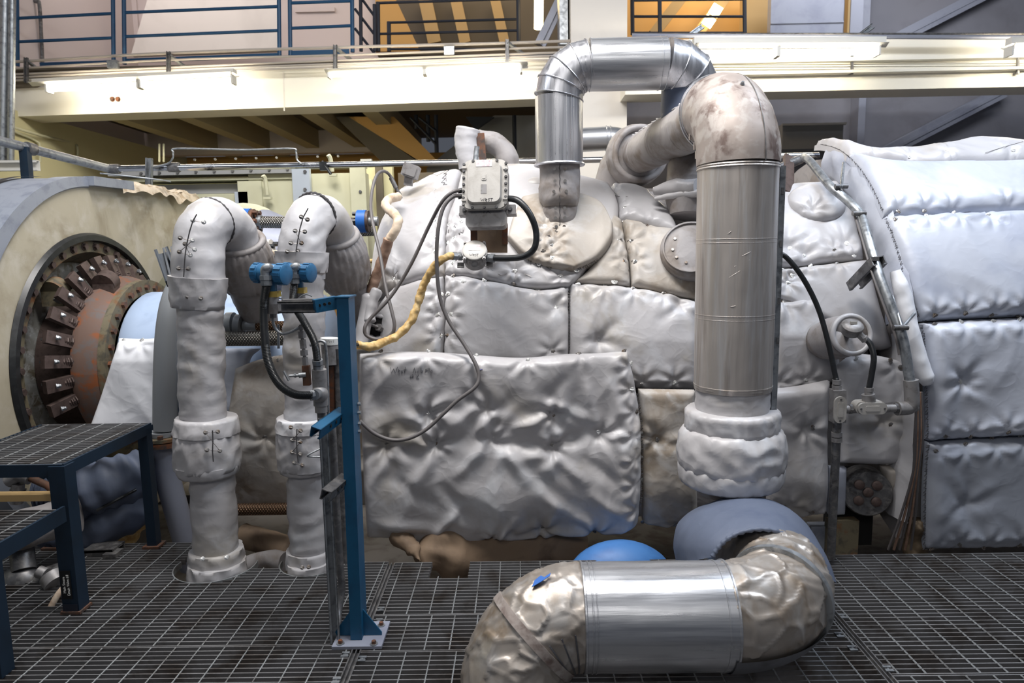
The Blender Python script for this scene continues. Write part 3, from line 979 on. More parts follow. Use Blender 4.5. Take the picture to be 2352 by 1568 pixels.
EBO = [(325 + i * 42, 398 - i * 1.2, Ye - .05, .014) for i in range(9)] + [(448 + i * 47, 367 - i * 1.2, Ye + .5, .012) for i in range(8)] + [(701, y, Ye - .03, .016) for y in (394, 435, 470)] + [(828, y, Ye - .01, .014) for y in (440, 520, 580, 640)]
for bx, by, bz, br in EBO:
    m = MB(); m.hexbolt(W(bx, by, bz), (0, -1, 0), br, .015); m.build('bolt', M['galv_dark'], t)

for x, y, yy in ((607, 403, 455), (757, 356, 402)):
    m = MB(); m.tube(spline([W(x - 3, y, Ye - .12), W(x + 2, y + 10, Ye - .1), W(x + 6, yy - 8, Ye - .08)], 5), .02, 6); m.box(W(x + 8, yy, Ye - .06), (.07, .05, .02))
    m.build('lifting_lug', M['enc'], t)
vslab(W(838, 500, 7.6).x, W(905, 500, 7.6).x, -.6, W(860, 372, 7.6).z, 7.6, .1, 'wall_back', 'wall_y')
vslab(W(868, 500, 7.5).x, W(884, 500, 7.5).x, -.6, W(860, 372, 7.5).z, 7.45, .06, 'trim_13', 'dark_conc')
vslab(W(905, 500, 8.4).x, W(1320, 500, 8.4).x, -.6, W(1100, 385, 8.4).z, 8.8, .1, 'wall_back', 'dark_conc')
# round grey duct hood behind the first lagged bend
m = MB(); m.ball(W(565, 560, 5.9), .34, 20, 12, (1.15, .6, 1.0))
tag(m.build('domed_cover', M['enc']), 'cream domed cover behind the first lagged pipe bend', 'cover')
m = MB(); a = W(662, 560, 5.3); m.lathe([(0, .36), (.05, .36), (.5, .18), (.7, .18)], a + V((-.2, 0, -.1)), (1, .15, -.05), 24)
tag(m.build('grey_reducer', M['steel_b']), 'grey conical duct behind the braided hoses', 'duct')
# ---------------------------------------------------------------- turbine casings and their insulation blankets
def interp(tab, x):
    if x <= tab[0][0]: return tab[0][1]
    for (a, b), (c, d) in zip(tab, tab[1:]):
        if x <= c:
            t = (x - a) / (c - a); t = t * t * (3 - 2 * t) if len(tab) > 3 else t
            return b + (d - b) * t
    return tab[-1][1]


class Casing:
    """machine body lying along X; s is the arc position round it in radians (0 = level with the axis, facing us)"""

    def __init__(s, Yc, zc, rtab, curl_z=.2, curl_k=.5, x0=-9, x1=9):
        s.Yc, s.zc, s.rtab, s.cz, s.ck, s.x0, s.x1 = Yc, zc, rtab, curl_z, curl_k, x0, x1

    def Rr(s, x): return interp(s.rtab, x)

    def pos(s, x, t):
        r = s.Rr(x)
        if t >= 0:
            return V((x, s.Yc - r * math.cos(t), s.zc + r * math.sin(t)))
        z = s.zc + t * 1.25
        return V((x, s.Yc - r + (s.ck * max(0, s.cz - z) ** 1.7), z))

    def nrm(s, x, t):
        e = .01
        a = s.pos(x + e, t) - s.pos(x - e, t)
        b = s.pos(x, t + e) - s.pos(x, t - e)
        n = a.cross(b)
        return n.normalized() if n.y < 0 or n.z > 0 and t > 1.5 else (-n).normalized()

    def inside(s, p):
        r = s.Rr(p.x)
        if not (s.x0 <= p.x <= s.x1): return False
        if p.z >= s.zc:
            return (p.y - s.Yc) ** 2 + (p.z - s.zc) ** 2 <= r * r
        return p.y >= s.Yc - r + s.ck * max(0, s.cz - p.z) ** 1.7 and p.y < s.Yc + r

    def _hit(s, px, py):
        d = ray(px, py); d = d / d.y
        y = 2.8
        while y < s.Yc + .4:
            if s.inside(EYE + d * y):
                lo, hi = y - .04, y
                for _ in range(14):
                    m_ = (lo + hi) / 2
                    if s.inside(EYE + d * m_): hi = m_
                    else: lo = m_
                p = EYE + d * hi
                r = s.Rr(p.x)
                if p.z >= s.zc:
                    return p.x, math.atan2(p.z - s.zc, s.Yc - p.y)
                return p.x, (p.z - s.zc) / 1.25
            y += .04
        return None

    def hit(s, px, py):
        h = s._hit(px, py)
        if h: return h
        for k in range(1, 400):
            h = s._hit(px, py + k)
            if h: return h[0], h[1] + k * .006
        return W(px, py, s.Yc - 1).x, 1.5

    def at(s, px, py, lift=0.0):
        x, t = s.hit(px, py)
        return s.pos(x, t) + s.nrm(x, t) * lift


MAIN = Casing(5.0, .9, [(-1.05, .62), (-.98, .86), (-.88, 1.02), (-.72, 1.13), (-.5, 1.205), (-.25, 1.24), (.05, 1.25), (.45, 1.21), (.9, 1.19), (2.4, 1.19)], .22, .55, -1.06, 2.3)
RIGHT = Casing(4.9, .9, [(0, 1.35), (9, 1.35)], -.2, .3, 1.98, 6)
LOWER = Casing(4.9, .9, [(0, 1.30), (9, 1.30)], .36, .55, -1.2, 2.4)      # bulging skirt below the joint

# the metal bodies under the blankets
def body(cs, xs, ts, name, inset, mat_, label, cat):
    m = MB()
    rows = [[cs.pos(x, t) - cs.nrm(x, t) * inset for t in ts] for x in xs]
    m.grid(rows)
    for row in (rows[0], rows[-1]):
        b = len(m.v); m.v += row; m.f.append(tuple(range(b, b + len(row))))
    o = m.build(name, M[mat_], angle=60)
    fix_normals(o)
    return tag(o, label, cat)


TS = [-.72 + i * .12 for i in range(33)]
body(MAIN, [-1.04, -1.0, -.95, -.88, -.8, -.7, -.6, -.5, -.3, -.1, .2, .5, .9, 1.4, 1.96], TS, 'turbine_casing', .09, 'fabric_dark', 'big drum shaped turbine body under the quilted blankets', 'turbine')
body(RIGHT, [2.03 + i * .4 for i in range(8)], TS, 'turbine_casing', .09, 'fabric_dark', 'second larger turbine body under the cool light tinted blankets at right', 'turbine')


def smooth2(pts, k=5):
    if len(pts) < 3: return pts
    return [(p.x, p.y) for p in spline([V((a, b, 0)) for a, b in pts], k)]


def bez(pts, u):
    """point at fraction u along a polyline smoothed by chord length"""
    L = [0]
    for a, b in zip(pts, pts[1:]): L.append(L[-1] + math.dist(a, b))
    T = u * L[-1]
    for i in range(len(pts) - 1):
        if T <= L[i + 1] or i == len(pts) - 2:
            k = (T - L[i]) / max(L[i + 1] - L[i], 1e-9)
            return tuple(a + (b - a) * k for a, b in zip(pts[i], pts[i + 1]))


BL = 'fitted blankets on the turbine bodies'


def blanket(cs, bottom, right, top, left, label, name='insulation_blanket', mat_='fabric', t=.045, edge=.05, lift=.0, tufts=(), fold=.014, fscale=4.0,
            washers=(), hooks=(), laces=(), res=.011, seed=0.0, stitched=(), gap=.0015, group=BL, sag=0.0, tuft_d=.028, creases=()):
    """a stuffed cloth panel; its outline is given as four polylines of photograph pixels projected onto the machine body"""
    P = lambda ls: smooth2([cs.hit(*p) for p in ls])
    b_, r_, t_, l_ = P(bottom), P(right), P(top), P(left)     # bottom: left->right, right: bottom->top, top: left->right, left: bottom->top

    def uv(u, v):
        B, T_, L_, R_ = bez(b_, u), bez(t_, u), bez(l_, v), bez(r_, v)
        c00, c10, c01, c11 = b_[0], b_[-1], t_[0], t_[-1]
        o = []
        for k in (0, 1):
            o.append((1 - v) * B[k] + v * T_[k] + (1 - u) * L_[k] + u * R_[k]
                     - ((1 - u) * (1 - v) * c00[k] + u * (1 - v) * c10[k] + (1 - u) * v * c01[k] + u * v * c11[k]))
        return o
    wid = (cs.pos(*uv(0, .5)) - cs.pos(*uv(1, .5))).length
    hei = sum((cs.pos(*uv(.5, i / 8)) - cs.pos(*uv(.5, (i + 1) / 8))).length for i in range(8))
    nu, nv = max(14, min(170, int(wid / res))), max(14, min(150, int(hei / res)))
    tw = [cs.at(*p) for p in tufts]
    hw = [cs.at(*p[:2]) for p in hooks]
    cr = [(cs.at(*a), cs.at(*b), k, w) for a, b, k, w in creases]

    def height(p, u, v):
        e = min(u * wid, (1 - u) * wid, v * hei, (1 - v) * hei)
        k = min(1, max(0, e / edge))
        prof = math.sqrt(max(0, 1 - (1 - k) ** 2))
        h = lift + t * prof
        s_ = fscale
        q = p + V((nz(p, 2.2, seed + 3), nz(p, 2.2, seed + 9), nz(p, 2.2, seed + 17))) * .16
        dr = V((math.cos(seed * 1.7), .3, math.sin(seed * 1.7))).normalized(); q = q - dr * (q.dot(dr) * .5)
        f = (ridge(q, s_ * .55, seed) - .3) * fold * 1.9 + (ridge(q, s_ * 1.3, seed + 5) - .3) * fold * .6 + nz(q, s_ * 2.8, seed + 11) * fold * .2
        h += f * min(1, e / (edge * .8) + .15)
        for c in tw:
            d = p - c; r = d.length
            if r < .42:
                ang = math.atan2(d.z, d.x)
                h -= tuft_d * .7 * math.exp(-(r / .04) ** 2) + tuft_d * .5 * math.exp(-r / .11)
                h += fold * .42 * math.sin(ang * 5 + seed * 3 + c.x * 20 + nz(p, 6, seed) * 4) * math.exp(-((r - .09) / .09) ** 2)
        for c in hw:
            d = p - c; r = d.length
            if r < .15:
                ang = math.atan2(d.z, d.x)
                h -= .014 * math.exp(-(r / .03) ** 2)
                h += .006 * math.sin(ang * 6 + seed) * math.exp(-((r - .05) / .04) ** 2)
        for a, b, k, w in cr:
            ab = b - a; f = max(0, min(1, (p - a).dot(ab) / ab.length_squared))
            dd = (p - (a + ab * f)).length / w
            if dd < 2.6: h += k * math.exp(-dd * dd) * (1 - .55 * abs(2 * f - 1) ** 2) * (1 + .4 * nz(p, 9, seed))
        if sag: h += sag * math.exp(-((v - .35) / .28) ** 2) * math.sin(math.pi * min(1, max(0, u))) ** .7
        return h

    rows = []
    for j in range(nv + 1):
        v = j / nv
        row = []
        for i in range(nu + 1):
            u = i / nu
            uu = gap / wid + u * (1 - 2 * gap / wid); vv = gap / hei + v * (1 - 2 * gap / hei)
            # crowd the samples at the rim so that the roll is round
            x, s_ = uv(uu, vv)
            p = cs.pos(x, s_)
            row.append(p + cs.nrm(x, s_) * height(p, u, v))
        rows.append(row)
    m = MB()
    m.grid(rows)
    # turned-in rim
    rim = [(0, i) for i in range(nu + 1)] + [(j, nu) for j in range(1, nv + 1)] + [(nv, i) for i in range(nu - 1, -1, -1)] + [(j, 0) for j in range(nv - 1, 0, -1)]
    b = len(m.v)
    for j, i in rim:
        x, s_ = uv(i / nu, j / nv)
        m.v.append(cs.pos(x, s_) - cs.nrm(x, s_) * (.035 - min(lift, .02)))
    n = len(rim)
    for k in range(n):
        j, i = rim[k]; j2, i2 = rim[(k + 1) % n]
        m.f.append((j * (nu + 1) + i, b + k, b + (k + 1) % n, j2 * (nu + 1) + i2))
    o = m.build(name, M[mat_], angle=75)
    fix_normals(o)
    tag(o, label, 'blanket', group)
    # pull-through washers, lacing hooks
    ht = {}

    def surf(px, py):
        x, s_ = cs.hit(px, py)
        # nearest u,v by search on the grid
        p0 = cs.pos(x, s_)
        best = None
        for j in range(0, nv + 1):
            rj = rows[j]
            for i in range(0, nu + 1, 2):
                d = (rj[i] - p0).length_squared
                if best is None or d < best[0]: best = (d, rj[i])
        return best[1], cs.nrm(x, s_)
    for px, py in washers:
        p, nn = surf(px, py)
        w = MB(); w.lathe([(0, .0185), (.0018, .0185), (.003, .016), (.003, .004), (.0062, .0038), (.0062, 0)], p - nn * .001, nn, 16)
        w.build('lacing_washer', M['washer'], o)
    for q in hooks:
        p, nn = surf(*q[:2])
        w = MB()
        xx, yy, _ = frame(nn, (0, 0, 1)); a0 = (q[0] * 7 + q[1] * 3) % 6
        dd_ = xx * math.cos(a0) + yy * math.sin(a0)
        w.lathe([(0, .0125), (.0018, .0125), (.003, .010), (.003, 0)], p + nn * .001, nn, 12)
        w.lathe([(0, .0075), (.0022, .007), (.003, .0055), (.003, 0)], p + nn * .001 + dd_ * .012, nn, 10)
        w.tube([p + nn * .005 - dd_ * .006, p + nn * .008 + dd_ * .002, p + nn * .005 + dd_ * .012], .0018, 5)
        w.build('lacing_hook', M['washer'] if len(q) < 3 else M['washer_dull'], o)
    for ln in laces:
        pts = []
        for q in ln:
            p, nn = surf(*q); pts.append(p + nn * .006)
        w = MB(); w.tube(pts, .0013, 4)
        w.build('lacing_wire', M['wire'], o)
    for a, q, step in stitched:
        # a row of short edge stitches between two pixels
        n = max(3, int(math.dist(a, q) / step))
        w = MB(); zig = []
        for k in range(n + 1):
            px, py = a[0] + (q[0] - a[0]) * k / n, a[1] + (q[1] - a[1]) * k / n
            p, nn = surf(px, py)
            d = V((q[0] - a[0], 0, -(q[1] - a[1]))).normalized()
            c = nn.cross(d).normalized()
            zig += [p - c * .012 + nn * .003, p + nn * .005, p + c * .012 + nn * .003]
        w.tube(zig, .0016, 4)
        w.build('edge_stitching', M['thread'], o)
    return o


def hk(pts, dull=()):
    return [p + (1,) if i in dull else p for i, p in enumerate(pts)]


# ---- main body, top row (left to right)
blanket(MAIN, [(858, 690), (900, 664), (952, 646), (1021, 634)], [(1021, 634), (1023, 560), (1028, 500), (1045, 440), (1062, 372)],
        [(862, 575), (885, 505), (930, 440), (985, 398), (1062, 362)], [(858, 690), (853, 650), (856, 610), (862, 575)],
        'curved end blanket left of the tilted cast junction box, behind the black cables', mat_='fabric_soft', t=.03, fold=.007, fscale=3, seed=1,
        hooks=[(1011, 512), (1000, 548), (997, 512), (1003, 584), (905, 640), (917, 648), (1003, 470), (1003, 443)],
        laces=[[(1030, 388), (1022, 410), (1028, 430)], [(940, 438), (955, 428), (962, 434), (985, 415), (1000, 412), (1010, 418), (1028, 402)], [(905, 452), (930, 446), (945, 440)], [(905, 640), (918, 622)]], stitched=[((1025, 395), (1025, 440), 8)])
blanket(MAIN, [(1022, 632), (1085, 638), (1160, 652), (1230, 664), (1306, 660)], [(1306, 660), (1330, 640), (1380, 575), (1414, 540), (1420, 470), (1400, 428)],
        [(1066, 366), (1140, 372), (1240, 388), (1400, 420)], [(1022, 632), (1024, 560), (1030, 500), (1050, 440), (1066, 366)],
        'broad top blanket behind the tilted junction box, brown stained below it', mat_='fabric', t=.03, fold=.008, fscale=3.4, seed=2,
        hooks=[(1038, 520), (1066, 518), (1048, 549), (1031, 560), (1042, 605), (1112, 612), (1182, 627), (1182, 655, 1), (1287, 640), (1242, 567)],
        laces=[[(1038, 520), (1048, 549), (1066, 518)], [(1182, 627), (1150, 632), (1112, 612)], [(1182, 627), (1225, 642)]], stitched=[((1012, 532), (1074, 538), 6)])
blanket(MAIN, [(1312, 648), (1380, 652), (1448, 655)], [(1448, 655), (1444, 600), (1434, 545), (1428, 510)], [(1390, 480), (1428, 508)], [(1312, 648), (1350, 620), (1388, 560), (1390, 480)],
        'tan tinted blanket between the drooping bib and the laced seam', mat_='fabric_tan', t=.03, fold=.009, fscale=4, seed=3, res=.012,
        hooks=[(1422, 555, 1), (1427, 599, 1)], washers=[(1412, 641)], laces=[[(1422, 555), (1440, 590)], [(1427, 599), (1445, 625)]])
blanket(MAIN, [(1452, 656), (1520, 672), (1604, 688)], [(1604, 688), (1604, 610), (1604, 535)], [(1430, 505), (1500, 522), (1604, 540)], [(1452, 656), (1448, 600), (1438, 550), (1430, 505)],
        'tan tinted blanket right of the laced seam, beside the round pillow', mat_='fabric_tan', t=.03, fold=.008, fscale=4, seed=4, res=.012,
        hooks=[(1449, 557, 1), (1459, 603, 1), (1486, 528, 1)], laces=[[(1449, 557), (1424, 556)], [(1459, 603), (1429, 600)], [(1440, 575), (1449, 557)]])
blanket(MAIN, [(1424, 503), (1500, 520), (1562, 540)], [(1562, 540), (1540, 490), (1500, 455), (1490, 440)], [(1404, 426), (1450, 424), (1490, 434)], [(1424, 503), (1420, 460), (1404, 426)],
        'smooth pale top blanket under the donut ended lagged pipe', mat_='fabric_soft', t=.03, fold=.006, fscale=4, seed=5, res=.012,
        hooks=[(1415, 442), (1434, 480), (1440, 505), (1494, 519)], laces=[[(1440, 507), (1464, 512), (1494, 524), (1530, 533)], [(1408, 440), (1420, 455), (1436, 461)]])
# ---- middle row
blanket(MAIN, [(838, 836), (900, 836), (1016, 830)], [(1016, 830), (1020, 720), (1018, 634)], [(908, 660), (960, 645), (1018, 634)], [(838, 836), (846, 765), (866, 720), (908, 660)],
        'blanket crossed by the yellow wrapped line, with the dark oval opening at its left', t=.034, fold=.009, fscale=4.5, seed=6,
        hooks=[(1006, 724), (1006, 771), (1008, 677)], laces=[[(1006, 724), (1020, 735)], [(1006, 771), (1022, 768)]])
blanket(MAIN, [(1020, 830), (1150, 838), (1306, 836)], [(1306, 836), (1307, 730), (1308, 658)], [(1022, 630), (1080, 636), (1160, 651), (1230, 664), (1308, 658)], [(1020, 830), (1022, 720), (1022, 630)],
        'wide plain blanket in the middle, stained brown along its top edge', t=.036, fold=.010, fscale=3.6, seed=7, tufts=[(1275, 707)],
        washers=[(1067, 656), (1275, 707)], hooks=[(1045, 638, 1), (1112, 646), (1180, 655), (1236, 664), (1302, 675, 1), (1036, 676), (1037, 724), (1032, 771, 1), (1265, 804, 1)],
        laces=[[(1112, 646), (1112, 620)], [(1180, 655), (1236, 664)], [(1036, 724), (1026, 735)]])
blanket(MAIN, [(1308, 832), (1380, 838), (1440, 850), (1462, 892), (1606, 894)], [(1606, 894), (1606, 790), (1604, 692)], [(1309, 650), (1420, 656), (1520, 668), (1604, 690)], [(1308, 832), (1308, 730), (1309, 650)],
        'star creased blanket pulled in at one bright washer, left of the great pipe', mat_='fabric', t=.05, edge=.07, fold=.012, fscale=3.4, seed=8, tufts=[(1373, 782), (1560, 700)], tuft_d=.045,
        washers=[(1373, 782)], hooks=[(1329, 658), (1388, 664, 1), (1453, 671, 1), (1521, 677, 1), (1470, 871), (1543, 871)], stitched=[((1309, 668), (1307, 800), 7), ((1470, 893), (1598, 894), 6)])
# ---- lower row
blanket(LOWER, [(843, 1222), (930, 1228), (1050, 1243), (1180, 1232), (1300, 1226), (1420, 1214), (1466, 1190)],
        [(1466, 1190), (1472, 1100), (1472, 980), (1460, 890), (1442, 806)],
        [(826, 812), (900, 806), (1000, 806), (1100, 812), (1200, 816), (1300, 806), (1380, 802), (1442, 796)],
        [(843, 1222), (838, 1150), (832, 1040), (826, 920), (826, 812)],
        'huge crumpled lower blanket with handwriting, hanging in front of the turbine', mat_='fabric', creases=[((1135, 1004), (1258, 1022), -.032, .035), ((1262, 1022), (1385, 985), -.030, .035), ((1085, 1000), (1138, 940), .022, .03), ((1150, 985), (1250, 958), .024, .03), ((1255, 912), (1335, 955), .022, .025),
        ((1345, 875), (1352, 935), .020, .03), ((1160, 1012), (1204, 1090), .026, .035), ((1055, 1080), (1122, 1010), .024, .03), ((1392, 992), (1452, 1062), .022, .03), ((1275, 1035), (1335, 1095), .024, .035), ((1138, 1060), (1150, 1205), .020, .035),
        ((1005, 1040), (945, 1115), .022, .035), ((905, 1030), (852, 1120), .020, .03), ((1245, 1120), (1345, 1185), .022, .035), ((1360, 1125), (1435, 1172), .020, .03), ((880, 1180), (1005, 1195), .024, .035), ((1185, 1170), (1135, 1222), .022, .025),
        ((1098, 885), (1060, 940), -.020, .03), ((1175, 850), (1212, 818), -.014, .02), ((1210, 1060), (1300, 1140), -.022, .04), ((1020, 1110), (1090, 1180), -.024, .04), ((900, 1090), (1010, 1150), -.018, .04), ((1330, 1040), (1420, 1110), -.02, .035), ((850, 900), (940, 960), -.016, .06), ((1000, 1205), (1060, 1150), .02, .025), ((1290, 870), (1240, 930), -.018, .03), ((1400, 880), (1430, 960), .018, .03)], t=.05, edge=.05, fold=.022, fscale=3.1, seed=21, tuft_d=.04, sag=.03, res=.0095,
        tufts=[(1003, 1017), (1128, 1003), (1270, 950), (1378, 993), (987, 948), (1268, 1023), (885, 1017), (1130, 1226), (1245, 1205), (1365, 1210), (1118, 935)],
        washers=[(1128, 1003), (1378, 993)],
        hooks=[(1003, 1017, 1), (1270, 950, 1), (1268, 1023, 1), (987, 948), (874, 821, 1), (983, 819), (1096, 822), (1212, 826), (1332, 807, 1), (1432, 803, 1), (1444, 841), (1449, 892), (1456, 945, 1), (1452, 997, 1), (1454, 1050, 1), (1456, 1105, 1), (1460, 1156, 1), (1140, 1215, 1), (1242, 1208, 1), (1361, 1212, 1), (888, 1020, 1)],
        stitched=[((1470, 900), (1473, 1150), 9)])
blanket(LOWER, [(1478, 1208), (1530, 1218), (1604, 1222)], [(1604, 1222), (1600, 1060), (1600, 900)], [(1470, 898), (1540, 900), (1600, 902)], [(1478, 1208), (1478, 1100), (1474, 980), (1470, 898)],
        'narrow tan blanket between the huge lower one and the great pipe', mat_='fabric_tan', t=.03, fold=.012, fscale=5, seed=31, lift=-.03, tufts=[(1508, 1010)], hooks=[(1508, 1010, 1), (1468, 1213, 1), (1552, 1210, 1)])
# ---- right of the great pipe
blanket(MAIN, [(1770, 612), (1850, 604), (1986, 590)], [(1986, 590), (1975, 540), (1950, 470), (1925, 425)], [(1770, 440), (1830, 424), (1925, 420)], [(1770, 612), (1770, 520), (1770, 440)],
        'pale upper blanket with three shiny pins, under the oval pad', mat_='fabric_soft', t=.036, fold=.008, fscale=5, seed=41, tufts=[(1812, 568), (1850, 586), (1942, 561)],
        washers=[(1812, 569), (1850, 586), (1942, 561)], hooks=[(1914, 580, 1), (1958, 590)])
blanket(MAIN, [(1770, 690), (1800, 690), (1900, 740), (1996, 800), (2050, 800)], [(2050, 800), (2020, 700), (1990, 596)], [(1770, 618), (1850, 610), (1990, 596)], [(1770, 690), (1770, 650), (1770, 618)],
        'pale blanket behind the bent dark cable, right of the great pipe', mat_='fabric_soft', t=.034, fold=.007, fscale=3.5, seed=42, tufts=[(1826, 632)],
        washers=[(1826, 632)], hooks=[(1796, 614), (1858, 609), (1921, 603, 1), (1806, 652), (1797, 615)])
blanket(MAIN, [(1770, 900), (1840, 890), (1924, 872)], [(1924, 872), (1918, 800), (1890, 735), (1870, 690)], [(1770, 694), (1870, 676)], [(1770, 900), (1770, 790), (1770, 694)],
        'tan edged blanket below the lagged thermowell, lying over the lower ones', mat_='fabric', t=.034, edge=.04, lift=.03, fold=.012, fscale=4, seed=43, tufts=[(1804, 706)],
        washers=[(1804, 706)], hooks=[(1789, 693, 1), (1856, 685), (1780, 873), (1845, 866)], stitched=[((1784, 899), (1918, 874), 6)])
blanket(LOWER, [(1770, 1206), (1840, 1204), (1905, 1196)], [(1905, 1196), (1914, 1000), (1918, 880)], [(1770, 902), (1840, 894), (1918, 878)], [(1770, 1206), (1770, 1050), (1770, 902)],
        'grey lower blanket between the great pipe and the dark conduit riser', mat_='fabric', t=.03, fold=.013, fscale=4, seed=44, lift=-.06, tufts=[(1862, 992)], hooks=[(1862, 992, 1), (1817, 1173, 1), (1875, 1190, 1)])
blanket(LOWER, [(1938, 1070), (2020, 1074), (2117, 1072)], [(2117, 1072), (2112, 960), (2110, 880)], [(1932, 850), (1980, 800), (2072, 792), (2100, 830)], [(1938, 1070), (1936, 980), (1932, 850)],
        'creased blanket behind the two conduit outlet bodies', mat_='fabric_soft', t=.03, fold=.014, fscale=5, seed=45, lift=-.06, hooks=[(2057, 802, 1), (2066, 845, 1), (2042, 969, 1), (1970, 808)], tufts=[(2042, 969)])
blanket(LOWER, [(1912, 1200), (1952, 1198)], [(1952, 1198), (1955, 1140), (1957, 1082)], [(1918, 1080), (1957, 1080)], [(1912, 1200), (1916, 1140), (1918, 1080)],
        'small blue grey cloth strip beside the dark conduit riser, left of the bolted cover', mat_='fabric_blue', t=.02, fold=.004, seed=46, lift=-.06, edge=.03)
blanket(LOWER, [(2058, 1184), (2120, 1196)], [(2120, 1196), (2120, 1080)], [(2040, 1080), (2120, 1076)], [(2058, 1184), (2052, 1130), (2040, 1080)],
        'crumpled cloth strip right of the bolted cover, behind the thin cables', mat_='fabric_tan', t=.02, fold=.012, seed=47, lift=-.06, edge=.03)

# ---- right-hand body
RB = [
    ([(1942, 392), (2100, 382), (2240, 376), (2420, 368)], [(2420, 368), (2420, 340)], [(1868, 366), (1960, 350), (2120, 346), (2240, 330), (2420, 336)], [(1942, 392), (1900, 380), (1868, 366)],
     'topmost pale blanket rolled over the right turbine body', 'fabric_soft', 51, .05, [], [(1955, 378), (2014, 372), (2083, 374), (2168, 366), (2316, 362), (2000, 371)], [[(1942, 376), (1955, 362), (1968, 372)], [(2030, 376), (2056, 372), (2075, 376)], [(2250, 366), (2290, 360), (2340, 350)]]),
    ([(2030, 496), (2120, 494), (2200, 490), (2420, 484)], [(2420, 484), (2420, 372)], [(1940, 380), (2000, 376), (2100, 380), (2240, 374), (2420, 366)], [(2030, 496), (1990, 450), (1940, 380)],
     'pale cool light tinted blanket of the upper row on the right turbine body', 'fabric_blue', 52, .05, [], [(2057, 488, 1), (2119, 487, 1), (2181, 490, 1), (2304, 484)], [[(2057, 488), (2057, 500)], [(2119, 489), (2181, 507)], [(2181, 490), (2240, 508)]]),
    ([(2114, 738), (2200, 732), (2300, 728), (2420, 722)], [(2420, 722), (2420, 487)], [(2032, 499), (2120, 497), (2200, 493), (2420, 487)], [(2114, 738), (2085, 660), (2060, 570), (2032, 499)],
     'large cool light tinted blanket of the second row on the right turbine body', 'fabric_blue', 53, .055, [], [(2057, 511, 1), (2123, 508), (2188, 509), (2262, 509), (2140, 722, 1), (2206, 716, 1), (2272, 716, 1), (2337, 712, 1)], [[(2140, 722), (2206, 745)], [(2206, 716), (2277, 742)], [(2272, 716), (2341, 742)]]),
    ([(2130, 1012), (2220, 1006), (2300, 1002), (2420, 996)], [(2420, 996), (2420, 725)], [(2115, 741), (2200, 735), (2300, 731), (2420, 725)], [(2130, 1012), (2128, 900), (2124, 800), (2115, 741)],
     'grey blanket of the third row on the right turbine body', 'fabric_blue', 54, .05, [(2204, 872)], [(2139, 751, 1), (2207, 747), (2277, 743), (2341, 742), (2204, 872), (2162, 996, 1), (2227, 994, 1), (2299, 979, 1)], [[(2139, 722), (2139, 751)], [(2162, 996), (2206, 1028)], [(2227, 994), (2275, 1020)], [(2299, 979), (2345, 1008)]]),
    ([(2124, 1262), (2200, 1258), (2300, 1256), (2420, 1254)], [(2420, 1254), (2420, 999)], [(2131, 1015), (2220, 1009), (2300, 1005), (2420, 999)], [(2124, 1262), (2124, 1150), (2131, 1015)],
     'lowest shade darkened grey blanket on the right turbine body, hanging just above the grating', 'fabric_shade', 55, .05, [(2204, 1150)], [(2148, 1032, 1), (2206, 1026, 1), (2276, 1018, 1), (2345, 1008, 1), (2192, 1239, 1), (2258, 1241, 1), (2335, 1239, 1), (2137, 1255, 1)], []),
]
for b_, r_, t_, l_, lab, mm, sd, th, tf, hks, lc in RB:
    st = [((l_[0][0] + 6, l_[0][1] - 4), (l_[-1][0] + 6, l_[-1][1] + 4), 9)]
    blanket(RIGHT, b_, r_, t_, l_, lab, mat_=mm, t=th, edge=.07, fold=.011, fscale=3.2, seed=sd, tufts=tf, hooks=hks, laces=lc, stitched=st, res=.013)
# end ring of the right body, seen from the left
def end_ring(name, label, mat_, t0, t1, x, r_out, r_in, th, seed, parent=None):
    m = MB(); rows = []
    n = 40
    for i in range(n + 1):
        t = t0 + (t1 - t0) * i / n
        row = []
        for k in range(9):
            rr = r_in + (r_out - r_in) * k / 8
            p = RIGHT.pos(x, t) if False else V((x, RIGHT.Yc - rr * math.cos(t) if t >= 0 else RIGHT.Yc - rr, RIGHT.zc + rr * math.sin(t) if t >= 0 else RIGHT.zc + t * 1.25))
            puff = th * math.sin(math.pi * (k + .0) / 8) ** .6 * (1 + .5 * nz(p, 9, seed)) + .008 * ridge(p, 7, seed)
            row.append(p + V((-puff, 0, 0)))
        rows.append(row)
    m.grid(rows)
    o = m.build(name, M[mat_], angle=80); fix_normals(o)
    return tag(o, label, 'blanket', BL)


end_ring('end_blanket', 'cool light tinted ring shaped end blanket facing left on the right turbine body', 'fabric_blue', .22, 1.35, 2.02, 1.375, 1.12, .05, 61)
end_ring('end_blanket', 'grey lower end blanket in the shade left of the right turbine body', 'fabric_soft', -.62, .18, 2.04, 1.36, 1.1, .03, 62)
# loose white edge roll hanging at the end of the right body
pts = spline([W(2056, 622, 3.58), W(2075, 680, 3.55), W(2092, 760, 3.52), W(2112, 830, 3.50), W(2132, 882, 3.49)], 10)
m = MB()
nn = len(pts)
m.tube(pts, [(.022 + .016 * min(1, i / 6)) * (1 if i < nn - 4 else (nn - i + 3) / 7) for i in range(nn)], 16,
       fn=lambda i, t, p: .004 * ridge(p, 14, 2))
tag(m.build('edge_roll', M['fabric_white'], angle=70), 'loose white cloth roll hanging down the seam of the right turbine body', 'blanket roll')

